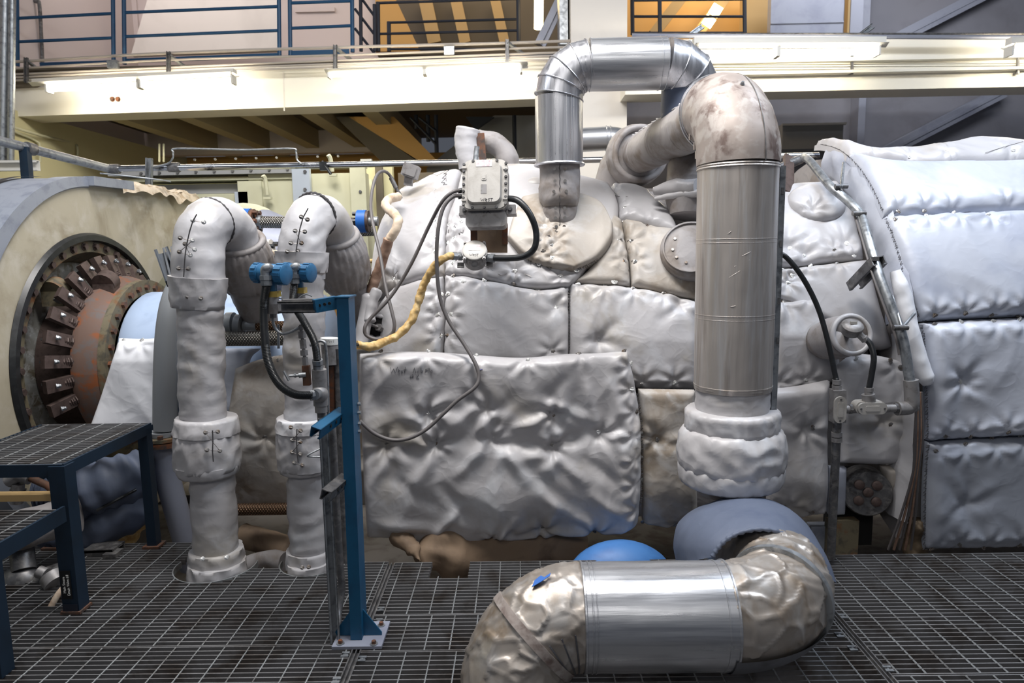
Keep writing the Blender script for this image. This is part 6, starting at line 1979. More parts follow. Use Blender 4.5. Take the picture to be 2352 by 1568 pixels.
tag(m.build('rusty_pedestal', M['rust'], flat=True), 'rusty pedestal at the bottom of the generator opening', 'pedestal', UG)
# ---------------------------------------------------------------- blue post stand
t = thing('post_stand', 'tall teal blue steel post bolted to the grating, holding the transmitters', 'stand', tuple(WZ(822, 1468, 0)))
fl, fr, br_ = WZ(762, 1492, 0), WZ(876, 1492, 0), WZ(896, 1432, 0)
px0 = W(806, 1470, 2.84); pw, pd = .047, .10
cy = (fl.y + br_.y) / 2
pz0, pz1 = .014, W(787, 678, 2.84).z
# post: a box section whose foot and head follow the photograph
top = V((W(786, 680, cy - pd / 2).x, cy, pz1)); bot = V((W(818, 1462, cy - pd / 2).x, cy, pz0))
m = MB(); m.bar(bot, top, pd, pw, (1, 0, 0)); m.build('post', M['blue_paint'], t, flat=True)
m = MB(); m.bar(top + V((0, 0, 0)), top + V((0, 0, .006)), pd + .012, pw + .012, (1, 0, 0)); m.build('post_cap', M['blue_paint'], t, flat=True)
m = MB(); m.bbox((fl.x, fl.y, 0.001), (fr.x, br_.y, .013)); m.build('base_plate', M['steel_b'], t, flat=True)
for sx in (-1, 1):
    m = MB(); b0 = bot + V((sx * pw / 2, -.015, 0)); m.prism([b0, b0 + V((sx * .075, 0, 0)), b0 + V((sx * .075, 0, .012)), b0 + V((0, 0, .115))], V((0, .006, 0))); o = m.build('gusset', M['blue_paint'], t, flat=True); fix_normals(o)
for px, py in ((782, 1478), (859, 1479), (876, 1436), (795, 1440)):
    p = WZ(px, py, .013); m = MB(); m.lathe([(0, .016), (.004, .016), (.004, 0)], p, (0, 0, 1), 18); m.build('washer', M['galv'], t)
    m = MB(); m.hexbolt(p + V((0, 0, .004)), (0, 0, 1), .0095, .012); m.build('anchor_bolt', M['rust'], t)
# side bolts on the post's right face
for py in (927, 947, 972, 990):
    m = MB(); p = W(822, py, cy + .03); m.hexbolt(p, (1, 0, 0), .008, .012); m.build('side_bolt', M['galv'], t)
# top arm
m = MB(); m.bar(W(722, 703, cy - .06), W(772, 694, cy - .02), .045, .05, (0, 0, 1)); m.build('arm', M['blue_paint'], t, flat=True)
m = MB()
for px in (734, 746, 757):
    p = W(px, 701 - (px - 734) * .2, cy - .07); m.cyl(p, p + V((0, -.004, 0)), .006, 12)
m.build('arm_holes', M['void'], t)
m = MB(); m.uchan(W(642, 705, cy - .03), W(734, 704, cy - .03), .045, .045, .004, (0, -1, 0)); m.bar(W(650, 690, cy - .01), W(768, 686, cy + .02), .06, .008, (0, 0, 1)); m.build('arm_channel', M['galv_dark'], t, flat=True)
# two strut stubs lower down
for (a, b, mm, nm) in (((724, 994, cy - .20), (786, 948, cy), 'blue_paint', 'strut_stub'), ((748, 1138, cy - .18), (792, 1100, cy), 'galv_dark', 'strut_stub')):
    A_, B_ = W(*a), W(*b)
    m = MB(); m.uchan(A_, B_, .042, .042, .004, (-.3, .1, -1)); m.build(nm, M[mm], t, flat=True)
    m = MB()
    for f in (.35, .55, .75):
        p = A_.lerp(B_, f) + V((.0225, 0, 0)); m.cyl(p, p + V((.002, 0, 0)), .008, 10)
    m.build('strut_holes', M['void'], t)

# upright conduits beside the post
CG = 'upright conduits beside the blue post'
def tube_thing(label, pts, r, mt, name='conduit', cat='conduit', group=None, k=8, n=10, fn=None):
    m = MB(); m.tube(spline(PL(pts), k) if len(pts) > 2 else PL(pts), r, n, fn=fn)
    return tag(m.build(name, M[mt], angle=60), label, cat, group)


m = MB(); m.uchan(W(742, 960, cy + .06), WZ(770, 1472, 0.0), .04, .04, .004, (.3, -1, 0)); tag(m.build('strut_channel', M['galv'], flat=True), 'long galvanised strut channel running down left of the blue post', 'strut', CG)
tube_thing('flattened grey conduit bending in at its foot left of the blue post', [(763, 980, 2.9), (772, 1150, 2.9), (781, 1300, 2.9), (785, 1350, 2.9), (777, 1405, 2.86), (772, 1470, 2.74)], .017, 'galv_dark', group=CG)
tube_thing('straight grey conduit close behind the blue post', [(776, 800, 3.1), (784, 1000, 3.1), (792, 1290, 3.1)], .022, 'galv_dark', group=CG)
t = thing('conduit_union', 'grey conduit union with white marked cap behind the top of the blue post', 'fitting', tuple(W(762, 850, 3.1)))
m = MB(); m.cyl(W(757, 790, 3.1), W(760, 836, 3.1), .038, 16); m.build('body', M['cast_dark'], t)
m = MB(); m.cyl(W(757, 776, 3.1), W(757, 790, 3.1), .040, 16); m.build('cap', M['white_paint'], t)
m = MB(); m.cyl(W(760, 838, 3.1), W(763, 985, 3.12), .025, 14); m.build('pipe', M['rust'], t)
m = MB(); m.cyl(W(763, 985, 3.12), W(766, 1000, 3.12), .034, 6); m.build('nut', M['galv_dark'], t)
STW = strokes([[(748, 781), (749, 786), (751, 783), (753, 786), (754, 781)], [(757, 786), (760, 784), (757, 783), (757, 787)], [(763, 783), (761, 785), (763, 787)], [(766, 781), (766, 787)]], lambda x, y: W(x, y, 3.055), .0008); STW.build('handwriting', M['ink'], t)
# small open staple and chrome clip
tube_thing('thin bent wire handle beside the right stuffed collar', [(736, 1030, 3.1), (712, 1042, 3.08), (708, 1048, 3.08), (738, 1049, 3.1)], .004, 'galv', 'wire_handle', 'handle')
m = MB(); m.bar(W(756, 1050, 2.98), W(759, 1086, 2.98), .018, .012); tag(m.build('chrome_clip', M['chrome']), 'small shiny clip on the strut channel below the blue stub', 'clip')

# ---- transmitters
TG = 'blue pressure transmitters on the arm'
def transmitter(label, px0, px1, py, Y, sc):
    a, b = W(px0, py, Y + .02), W(px1, py + 4, Y - .03)
    ax = (b - a).normalized(); L = (b - a).length
    t = thing('pressure_transmitter', label, 'transmitter', tuple(W((px0 + px1) / 2, py + 60, Y)), TG)
    r = .040 * sc
    m = MB(); m.lathe([(L * .22, r * .86), (L * .30, r), (L * .68, r), (L * .72, r * .9)], a, ax, 28); m.build('housing', M['blue_dev'], t)
    for h0, h1, rr in ((0, .24, 1.0), (.70, 1.0, 1.06)):
        m = MB(); m.lathe([(L * h0, r * .8), (L * (h0 + .03), r * rr), (L * (h1 - .03), r * rr), (L * h1, r * .82)] if h0 else [(0, r * .8), (L * .03, r * rr), (L * (h1 - .03), r * rr), (L * h1, r * .82)], a, ax, 28)
        x_, y_, _ = frame(ax)
        o = m.build('end_cap', M['blue_dev'], t)
        mm = MB()
        for k in range(10):
            an = 2 * math.pi * k / 10
            d = x_ * math.cos(an) + y_ * math.sin(an)
            mm.bar(a + ax * L * (h0 + .05) + d * r * rr, a + ax * L * (h1 - .05) + d * r * rr, .012, .006, d)
        mm.build('cap_ribs', M['blue_dev'], o, flat=True)
    c = a + ax * L * .48
    m = MB(); m.cyl(c - V((0, 0, r * .7)), c - V((0, 0, r * 2.0)), r * .6, 18); m.build('neck', M['blue_dev'], t)
    m = MB(); m.box(c - V((0, 0, r * 2.1)), (.065 * sc, .05, .024)); m.build('nameplate', M['label_y'], t, flat=True)
    m = MB(); m.cyl(c - V((0, 0, r * 2.4)), c - V((0, 0, r * 3.1)), r * .72, 20); m.box(c - V((0, 0, r * 3.6)), (.07 * sc, .055, .04)); m.build('sensor_block', M['cast_dark'], t)
    # elbow fitting at the front
    e = W(px0 + (px1 - px0) * .34, py - 6, Y - .05)
    m = MB(); m.tube(spline([c + V((-.01, 0, .012)), e + V((.012, .0, .008)), e, e - V((0, 0, .03))], 5), .020 * sc, 14); m.build('elbow_fitting', M['galv'], t)
    m = MB(); m.cyl(e - V((0, 0, .022)), e - V((0, 0, .040)), .026 * sc, 8); m.cyl(e - V((0, 0, .042)), e - V((0, 0, .062)), .0235 * sc, 8); m.build('gland_nuts', M['galv'], t)
    return t, e - V((0, 0, .06))


tA, eA = transmitter('larger left blue pressure transmitter above the end of the arm', 584, 660, 626, 2.86, 1.0)
tB, eB = transmitter('smaller right blue pressure transmitter beside the arm', 652, 718, 623, 2.98, .92)
FXG = 'black flexible conduits of the transmitters'
def flex(label, pts, r, rib=True, name='flexible_conduit'):
    m = MB(); P_ = spline(pts, 34)
    m.tube(P_, [r + (.0012 if (i % 2 and rib) else 0) for i in range(len(P_))], 12)
    return tag(m.build(name, M['black'], angle=80 if not rib else 40), label, 'flexible conduit', FXG)


flex('black ribbed conduit looping from the left transmitter down to the grey fitting', [eA, W(606, 700, 2.82), W(608, 770, 2.80), W(616, 830, 2.78), (W(640, 880, 2.76)), W(676, 905, 2.76), W(718, 908, 2.78)], .0165)
flex('black conduit from the right transmitter bending behind the arm', [eB, W(673, 690, 2.92), W(682, 712, 2.9), W(702, 745, 2.86), W(722, 785, 2.84), W(729, 826, 2.84)], .0150)
t = thing('conduit_tee', 'grey cast conduit tee where both black flexible conduits end', 'fitting', tuple(W(736, 980, 2.86)))
m = MB(); m.cyl(W(733, 848, 2.85), W(737, 930, 2.86), .030, 18); m.cyl(W(737, 925, 2.86), W(738, 946, 2.86), .026, 16); m.ball(W(734, 905, 2.84), .036, 16, 10); m.build('body', M['cast_dark'], t)
m = MB(); m.cyl(W(729, 826, 2.84), W(730, 836, 2.845), .0225, 8); m.cyl(W(730, 838, 2.845), W(731, 848, 2.85), .021, 8); m.build('gland_nut', M['galv'], t)
m = MB(); m.cyl(W(712, 909, 2.78), W(722, 907, 2.79), .0215, 8); m.cyl(W(722, 907, 2.79), W(736, 902, 2.84), .022, 14); m.build('side_gland', M['galv'], t)
m = MB(); m.cyl(W(738, 946, 2.86), W(740, 975, 2.87), .0185, 12); m.build('nipple', M['galv_dark'], t)
# impulse tubing and needle valve
IG = 'small instrument tubes and valve by the post'
tube_thing('steel impulse tube bending under the left transmitter', [(627, 715, 2.88), (627, 738, 2.88), (634, 756, 2.88), (648, 766, 2.88), (668, 762, 2.88), (690, 750, 2.88)], .0065, 'galv', 'impulse_tube', 'tube', IG)
tube_thing('steel impulse tube rising in a hook beside the grey conduit tee', [(712, 793, 2.9), (730, 784, 2.9), (742, 784, 2.9), (748, 796, 2.9), (752, 860, 2.9), (754, 960, 2.9)], .0065, 'galv', 'impulse_tube', 'tube', IG)
tube_thing('short straight drop tube below the left transmitter', [(639, 745, 2.9), (640, 800, 2.9)], .006, 'galv', 'impulse_tube', 'tube', IG)
t = thing('needle_valve', 'slim needle valve chain with T handle left of the grey conduit tee', 'valve', tuple(W(705, 885, 2.88)), IG)
m = MB()
for y0, y1, r_, n in ((748, 756, .012, 6), (760, 776, .0165, 6), (780, 800, .014, 6), (804, 816, .0165, 6), (820, 838, .0135, 6), (745, 880, .0075, 10)):
    m.cyl(W(691 + (y0 - 748) * .12, y0, 2.88), W(691 + (y1 - 748) * .12, y1, 2.88), r_, n)
m.build('fittings', M['cast_dark'], t)
m = MB(); m.bar(W(703, 839, 2.87), W(706, 884, 2.87), .028, .028, (0, -1, 0)); m.build('valve_block', M['rust'], t, flat=True)
m = MB(); m.cyl(W(702, 860, 2.86), W(686, 862, 2.85), .011, 12); m.cyl(W(686, 862, 2.85), W(664, 863, 2.84), .006, 10); m.cyl(W(676, 862, 2.845), W(680, 862, 2.845), .009, 8); m.build('stem', M['galv'], t)
m = MB(); m.cyl(W(652, 852, 2.835), W(664, 874, 2.83), .006, 10); m.build('handle_bar', M['galv'], t)
t = thing('manifold_block', 'rusty manifold fitting under the left transmitter', 'manifold', tuple(W(640, 700, 2.92)), IG)
m = MB(); m.bar(W(628, 702, 2.9), W(660, 700, 2.9), .04, .04, (0, 0, 1)); m.build('block', M['rust'], t, flat=True)
m = MB(); m.cyl(W(626, 712, 2.88), W(627, 730, 2.88), .015, 6); m.cyl(W(612, 706, 2.88), W(630, 704, 2.88), .010, 8); m.build('fittings', M['cast_dark'], t)
for k, pts in enumerate(([(613, 698, 2.86), (622, 688, 2.86), (634, 684, 2.86), (646, 686, 2.87), (658, 692, 2.88)], [(682, 690, 2.9), (692, 680, 2.9), (704, 676, 2.9), (716, 680, 2.9)])):
    m = MB()
    for p in spline(PL(pts), 6): m.ball(p, .0032, 6, 4)
    m.tube(spline(PL(pts), 6), .001, 4)
    tag(m.build('ball_chain', M['galv']), ('left', 'right')[k] + ' thin ball chain drooping under the blue transmitters', 'chain', IG)

# ---- tilted cast junction box
def basis(px, py, Y, up_tilt, yaw=0.0):
    c = W(px, py, Y)
    n = V((math.sin(yaw), -math.cos(up_tilt), math.sin(up_tilt))).normalized()
    u = V((0, 0, 1)); u = (u - n * u.dot(n)).normalized()
    x = u.cross(n).normalized()
    return c, x, u, n


def rbox(m, c, x, u, n, w, h, d, r, k=5, taper=1.0):
    """rounded rectangle slab, thickness d along n"""
    rows = []
    for z, s_ in ((0, 1.0), (d, taper)):
        row = []
        for cx_, cy_, a0 in ((1, 1, 0), (-1, 1, 90), (-1, -1, 180), (1, -1, 270)):
            for i in range(k + 1):
                a = R(a0 + 90 * i / k)
                row.append(c + x * ((cx_ * (w / 2 - r) + math.cos(a) * r) * s_) + u * ((cy_ * (h / 2 - r) + math.sin(a) * r) * s_) + n * z)
        rows.append(row)
    b = len(m.v); L = len(rows[0]); m.v += rows[0] + rows[1]
    for i in range(L):
        j = (i + 1) % L
        m.f.append((b + i, b + j, b + L + j, b + L + i))
    m.f.append(tuple(b + i for i in reversed(range(L)))); m.f.append(tuple(b + L + i for i in range(L)))


BY = 3.62
c, x, u, n = basis(1114, 424, BY, R(14), -.10)
t = thing('junction_box', 'tilted cast aluminium junction box with a bolted cover on top of the turbine', 'junction box', tuple(W(1108, 520, BY + .1)))
bw, bh = .235, .262
m = MB(); rbox(m, c - n * .13, x, u, n, bw * .92, bh * .96, .125, .04); m.build('box_body', M['cast_dark'], t, angle=35)
m = MB(); rbox(m, c - n * .012, x, u, n, bw, bh, .014, .045); rbox(m, c + n * .003, x, u, n, bw * .98, bh * .98, .008, .045); m.build('cover_flange', M['cast'], t, angle=35)
m = MB(); rbox(m, c + n * .010, x, u, n, bw * .76, bh * .84, .030, .035, 5, .93); o = m.build('cover', M['cast'], t, angle=50)
pos_ = []
for i in range(7): pos_ += [(-.46, .40 - .80 * i / 6), (.46, .40 - .80 * i / 6)]
pos_ += [(-.26, .465), (.0, .468), (.26, .465), (-.26, -.465), (0, -.468), (.26, -.465)]
for a, b in pos_:
    m = MB(); m.hexbolt(c + x * a * bw + u * b * bh + n * .011, n, .0068, .009, .008); m.build('cover_bolt', M['galv_dark'], t)
for sx, sy in ((-1, .34), (1, .30), (-1, -.31), (1, -.30)):
    m = MB(); q = c + x * sx * bw * .45 + u * sy * bh + n * .014; m.box(q, (.024, .012, .008), Matrix((x, u, n)).transposed()); m.build('lifting_tab', M['cast'], t)
m = MB(); rbox(m, c + n * .040 + u * .098, x, u, n, .082, .034, .0015, .002); m.build('nameplate', M['label_w'], t)
m = MB(); rbox(m, c + n * .040 - u * .036, x, u, n, .030, .048, .0012, .002); m.build('nameplate', M['cast_dark'], t)
m = MB(); rbox(m, c + n * .040 + u * .028, x, u, n, .026, .036, .003, .006); rbox(m, c + n * .043 + u * .028, x, u, n, .016, .022, .002, .004); m.build('cast_emblem', M['cast'], t)
at_ = lambda px, py: (lambda d: EYE + d * (((c + n * .0412) - EYE).dot(n) / d.dot(n)))(ray(px, py))
S_ = [[(1104, 455), (1106, 461), (1108, 457), (1110, 461), (1112, 455)], [(1114, 459), (1119, 457), (1115, 455), (1114, 460), (1119, 461)], [(1125, 455), (1121, 456), (1124, 459), (1121, 462)], [(1126, 455), (1132, 455)], [(1129, 455), (1128, 462)]]
strokes(S_, at_, .0011).build('handwriting', M['ink'], t)
at2 = lambda px, py: W(px, py, (c - u * bh * .48 - n * .06).y - .022)
for sx, py in ((-1, 0), (1, 0)):
    m = MB(); q = c - n * .10 + x * sx * (bw / 2 + .002) - u * (bh * .40); m.box(q, (.055, .05, .028), Matrix((x, u, n)).transposed()); m.box(q - u * .02 - n * .012, (.06, .012, .05), Matrix((x, u, n)).transposed()); m.build('mounting_foot', M['cast_dark'], t)
    m = MB(); m.hexbolt(q + n * .014, n, .010, .012, .013); m.build('foot_bolt', M['galv_dark'], t)
# lower front of the body leans out below the cover
m = MB(); q = c - u * bh * .50 - n * .075; rbox(m, q - u * .035 - n * .03, x, u, n, bw * .88, .085, .07, .02); m.build('box_bottom', M['cast_dark'], t, angle=35)
fr = q - u * .035 + n * .0408
at3 = lambda px, py: (lambda d: EYE + d * ((fr - EYE).dot(n) / d.dot(n)))(ray(px, py))
strokes([[(1113, 480), (1111, 489)], [(1118, 481), (1126, 490)], [(1125, 480), (1117, 490)]], at3, .0013).build('handwriting', M['ink'], t)
# dark bracket under the box
t = thing('box_bracket', 'rusty dark bracket standing below the tilted junction box', 'bracket', tuple(W(1110, 560, 3.75)))
m = MB(); m.bar(W(1088, 505, 3.72), W(1089, 556, 3.76), .035, .03, (0, -1, 0)); m.build('post', M['rust'], t, flat=True)
m = MB(); m.bar(W(1130, 512, 3.85), W(1130, 580, 3.86), .17, .02, (0, -1, 0)); m.build('back_plate', M['under'], t, flat=True)
m = MB(); m.bar(W(1160, 515, 3.82), W(1160, 560, 3.84), .03, .03, (0, -1, 0)); m.build('post', M['rust'], t, flat=True)
# glands on the left side
t = thing('cable_gland', 'pair of black cable glands on the left of the tilted junction box', 'cable gland', tuple(W(1060, 455, BY)))
for py in (436, 449):
    m = MB(); m.cyl(W(1052, py + 3, BY + .02), W(1068, py, BY + .03), .013, 10); m.build('gland_nut', M['black'], t)

# ---- round junction box
RYr = 3.62
c, x, u, n = basis(1090, 578, RYr, R(38), 0.0)
t = thing('round_box', 'round cast junction box with a screwed lid below the tilted one', 'junction box', tuple(W(1090, 622, RYr + .05)))
m = MB(); m.lathe([(-.085, .058), (-.05, .060), (-.01, .060), (-.006, .066), (.004, .066)], c, n, 36); m.build('box_body', M['cast_dark'], t)
m = MB(); m.lathe([(.005, .062), (.016, .062), (.019, .058), (.019, .0)], c, n, 36); m.build('lid', M['cast'], t)
for k in range(4):
    a = R(45 + 90 * k); m = MB(); q = c + (x * math.cos(a) + u * math.sin(a)) * .07; m.cyl(q - n * .02, q + n * .012, .009, 12); m.hexbolt(q + n * .012, n, .006, .006); m.build('lid_lug', M['cast_dark'], t)
m = MB(); rbox(m, c + n * .019 + u * .012, x, u, n, .062, .038, .0015, .002); m.build('nameplate', M['label_w'], t)
at_ = lambda px, py: (lambda d: EYE + d * (((c + n * .0205) - EYE).dot(n) / d.dot(n)))(ray(px, py))
strokes([[(1079, 582), (1080, 587), (1082, 584), (1084, 587), (1085, 582)], [(1087, 585), (1090, 584), (1087, 583), (1087, 587), (1090, 587)], [(1094, 583), (1092, 584), (1094, 586), (1092, 588)], [(1095, 583), (1099, 583)], [(1097, 583), (1097, 588)]], at_, .0010).build('handwriting', M['ink'], t)
m = MB(); q = c - n * .045 + V((0, -.062, -.03)); m.cyl(q, q + V((0, -.012, -.004)), .018, 16); m.cyl(q + V((0, -.012, -.004)), q + V((0, -.016, -.005)), .011, 6); m.build('plug', M['cast_dark'], t)
for sx in (-1, 1):
    m = MB(); q = c - n * .06 + x * sx * .075 - u * .04; m.box(q, (.035, .03, .008), Matrix((x, u, n)).transposed()); m.build('mounting_ear', M['cast_dark'], t)
for (a, b, nm) in (((1062, 589), (1040, 588), 'left_gland'), ((1116, 592), (1136, 593), 'right_gland')):
    A_, B_ = W(*a, RYr + .02), W(*b, RYr + .0)
    m = MB(); m.cyl(A_, A_.lerp(B_, .4), .021, 8); m.cyl(A_.lerp(B_, .4), A_.lerp(B_, .6), .018, 14); m.cyl(A_.lerp(B_, .55), B_, .022, 8); m.build(nm, M['galv'], t)

# ---- cables over the turbine
KG = 'cables over the turbine'
def onm(px, py, lift): return MAIN.at(px, py, lift)


def cable(label, pts, r, mt='cable', k=10, n=10, fn=None, name='cable', cat='cable'):
    m = MB(); m.tube(spline(pts, k), r, n, fn=fn)
    return tag(m.build(name, M[mt], angle=70), label, cat, KG)


cable('thick black cable looping from the tilted box round to the round box', [W(1162, 455, 3.62), W(1190, 461, 3.55), W(1216, 490, 3.52), W(1231, 530, 3.52), W(1228, 568, 3.52), W(1205, 588, 3.54), (W(1170, 593, 3.58)), W(1134, 593, 3.62)], .0165, 'black')
cable('upper of two cables leaving the tilted box, running down to the lower left', [W(1062, 437, 3.65), W(1040, 441, 3.62), W(1015, 464, 3.62), W(985, 520, 3.66), W(950, 595, 3.66), W(920, 648, 3.66), W(890, 690, 3.64), W(850, 732, 3.62), W(838, 752, 3.6), W(842, 770, 3.6), W(868, 779, 3.6), (W(898, 768, 3.6)), W(906, 748, 3.6), W(900, 715, 3.62), W(886, 660, 3.68), W(872, 580, 3.8), W(854, 500, 3.95), W(853, 450, 4.1), W(864, 405, 4.2), W(880, 393, 4.25), W(895, 402, 4.3), W(906, 425, 4.3), W(920, 448, 4.3)], .0095, 'cable', 8)
cable('long grey cable drooping from the tilted box across the huge lower blanket', [W(1062, 450, 3.65), W(1040, 452, 3.62), W(1018, 478, 3.6), W(1006, 530, 3.58), W(1003, 600, 3.58), W(1010, 680, 3.58), W(1030, 735, 3.57), (W(1066, 790, 3.54)), W(1092, 835, 3.5), W(1100, 866, 3.48), W(1090, 890, 3.46), W(1050, 920, 3.45), W(1018, 950, 3.44), W(980, 985, 3.43), W(940, 1006, 3.42), W(900, 1010, 3.42), W(860, 995, 3.42), W(826, 966, 3.42)], .0098, 'cable', 8)
m = MB(); m.cyl(W(898, 408, 4.29), W(910, 432, 4.29), .014, 10); m.cyl(W(910, 432, 4.29), W(922, 456, 4.29), .009, 10)
tag(m.build('probe_sheath', M['galv_dark']), 'thin probe sheath entering the shoulder of the turbine at the end of the grey loop', 'probe')
def lump(a, k, s=0):
    return lambda i, t, p: a * nz(p, k, s) + a * .5 * nz(p, k * 2.5, s + 3)
cable('yellow wrapped line curving from the round box down to the left edge', [W(1040, 587, 3.62), W(1022, 592, 3.6), W(996, 615, 3.62), W(975, 650, 3.64), W(960, 695, 3.64), W(945, 735, 3.62), W(915, 768, 3.6), W(880, 786, 3.57), W(850, 796, 3.54), W(820, 790, 3.5)], .0205, 'foam', 14, 16, lump(.007, 30), 'wrapped_line')
cable('cream and brown wrapped hose lying down the left shoulder of the turbine', [W(914, 452, 4.28), W(896, 456, 4.2), W(886, 466, 4.12), W(890, 478, 4.05), W(908, 494, 3.98), W(914, 512, 3.93), W(904, 535, 3.92), W(893, 552, 3.93)], .026, 'hose_w', 10, 16, lump(.005, 30, 2), 'wrapped_hose')
cable('brown lower part of the wrapped hose running down the turbine end', [W(893, 550, 3.93), W(880, 590, 3.95), W(868, 625, 3.95), W(858, 650, 3.95), W(852, 672, 3.95)], .030, 'hose_b', 10, 16, lump(.005, 26, 5), 'wrapped_hose')
cable('dark cable stub passing left under the yellow wrapped line', [W(824, 792, 3.5), W(800, 786, 3.4), W(770, 778, 3.35)], .009, 'black')
# square sensor head on the shoulder
c = W(944, 393, 4.45); Ms = Matrix.Rotation(R(20), 3, 'Y')
t = thing('sensor_head', 'square grey sensor head tilted on the left shoulder of the turbine', 'sensor', tuple(W(950, 425, 4.45)))
m = MB(); rbox(m, c + V((0, -.05, 0)), Ms @ V((1, 0, 0)), Ms @ V((0, 0, 1)), V((0, 1, 0)), .098, .082, .1, .008); rbox(m, c + V((0, -.056, 0)), Ms @ V((1, 0, 0)), Ms @ V((0, 0, 1)), V((0, 1, 0)), .078, .062, .01, .006); m.build('head', M['cast_dark'], t, angle=40)
m = MB(); m.bar(c + Ms @ V((0, 0, -.04)), c + Ms @ V((.01, 0, -.09)), .05, .05); m.build('stem', M['cast_dark'], t, flat=True)
# dark oval opening with a flanged plug at the left end, and its rolled cloth lips
t = thing('probe_port', 'dark oval opening with a probe fitting behind the grey cable loop', 'port', tuple(onm(880, 775, .0)))
c = MAIN.at(878, 752, .035); nn_ = (EYE - c).normalized()
x_, y_, _ = frame(nn_)
m = MB(); m.lathe([(0, .07), (.004, .07), (.004, 0)], c + nn_ * .018, (nn_ + V((0, 0, 0))), 28); m.build('opening', M['void'], t)
m = MB(); m.tube([c + nn_ * .02 + x_ * math.cos(a) * .072 + y_ * math.sin(a) * .062 for a in [2 * math.pi * i / 40 for i in range(40)]], .011, 8, closed=True, fn=lambda i, a, p: .003 * math.sin(i * 1.7)); m.build('cloth_lip', M['fabric_soft'], t, angle=80)
m = MB(); m.cyl(c + nn_ * .02 + V((.02, 0, -.01)), c + nn_ * .05 + V((.005, 0, .0)), .022, 6); m.cyl(c + nn_ * .05 + V((.005, 0, 0)), c + nn_ * .06 + V((-.05, 0, .02)), .009, 10); m.build('fitting', M['cast_dark'], t)
for k, (pts, w) in enumerate((([(848, 674, 3.86), (842, 720, 3.84), (832, 770, 3.8), (826, 795, 3.78)], 'nearest the blue post'), ([(868, 664, 3.86), (856, 690, 3.84), (850, 720, 3.82), (850, 740, 3.8)], 'beside the dark oval opening'))):
    m = MB(); P_ = spline(PL(pts), 8); m.tube(P_, [.02] + [.038 - .008 * k] * (len(P_) - 2) + [.02], 18, fn=lambda i, a, p: .004 * ridge(p, 14, 3))
    tag(m.build('edge_roll', M['fabric_soft'], angle=80), 'rolled cloth edge at the turbine end, ' + w, 'blanket roll', 'rolled edges at the turbine end')

# ---- right-hand conduits
t = thing('conduit_riser', 'dark conduit riser with an oval outlet body right of the great pipe', 'conduit', tuple(WZ(1905, 1285, 0)))
Yc_ = 3.30
m = MB(); m.cyl(W(1923, 965, Yc_), W(1908, 1282, Yc_ + .05), .0205, 16); m.build('pipe', M['galv_dark'], t)
m = MB(); q0, q1 = W(1924, 894, Yc_), W(1923, 968, Yc_); m.bar(q0, q1, .058, .06, (0, -1, 0)); m.build('outlet_body', M['cast_dark'], t, flat=True)
m = MB(); cc_ = W(1928, 940, Yc_ - .035); rbox(m, cc_, V((1, 0, 0)), V((0, 0, 1)), V((0, -1, 0)), .058, .128, .012, .028, 7); rbox(m, cc_ + V((0, -.012, 0)), V((1, 0, 0)), V((0, 0, 1)), V((0, -1, 0)), .026, .07, .003, .003); m.build('cover_plate', M['cast'], t, angle=35)
for dz in (-.052, .052):
    m = MB(); m.cyl(cc_ + V((0, -.012, dz)), cc_ + V((0, -.016, dz)), .005, 8); m.build('cover_screw', M['galv_dark'], t)
for y0, y1, r_ in ((872, 882, .021), (884, 894, .023), (992, 1002, .026), (1004, 1014, .026)):
    m = MB(); m.cyl(W(1922, y0, Yc_), W(1922, y1, Yc_), r_, 8)
    m.build('gland_nut', M['cast_dark'], t)
t = thing('conduit_outlet', 'level conduit with an oval outlet body joining the riser to the elbow at right', 'conduit', tuple(W(2000, 955, 3.32)))
m = MB(); m.cyl(W(1940, 940, 3.32), W(2105, 936, 3.36), .020, 16); m.build('pipe', M['cast_dark'], t)
m = MB(); cc_ = W(2002, 937, 3.28); rbox(m, cc_ + V((0, .06, 0)), V((1, 0, 0)), V((0, 0, 1)), V((0, -1, 0)), .145, .06, .055, .026, 6); rbox(m, cc_, V((1, 0, 0)), V((0, 0, 1)), V((0, -1, 0)), .138, .056, .012, .027, 7); rbox(m, cc_ + V((0, -.012, 0)), V((1, 0, 0)), V((0, 0, 1)), V((0, -1, 0)), .066, .026, .003, .003); m.build('outlet_body', M['cast'], t, angle=35)
for dx in (-.056, .056):
    m = MB(); m.cyl(cc_ + V((dx, -.012, 0)), cc_ + V((dx, -.016, 0)), .005, 8); m.build('cover_screw', M['galv_dark'], t)
m = MB(); m.cyl(W(1994, 905, 3.30), W(1996, 924, 3.30), .030, 16); m.cyl(W(1995, 898, 3.30), W(1995, 905, 3.30), .018, 16); m.cyl(W(1996, 890, 3.3), W(1996, 898, 3.3), .021, 8); m.build('hub', M['cast_dark'], t)
m = MB(); m.cyl(W(1950, 939, 3.32), W(1956, 939, 3.32), .024, 8); m.build('gland_nut', M['galv_dark'], t)
m = MB(); m.cyl(W(2055, 937, 3.35), W(2061, 937, 3.35), .024, 8); m.build('gland_nut', M['galv_dark'], t)
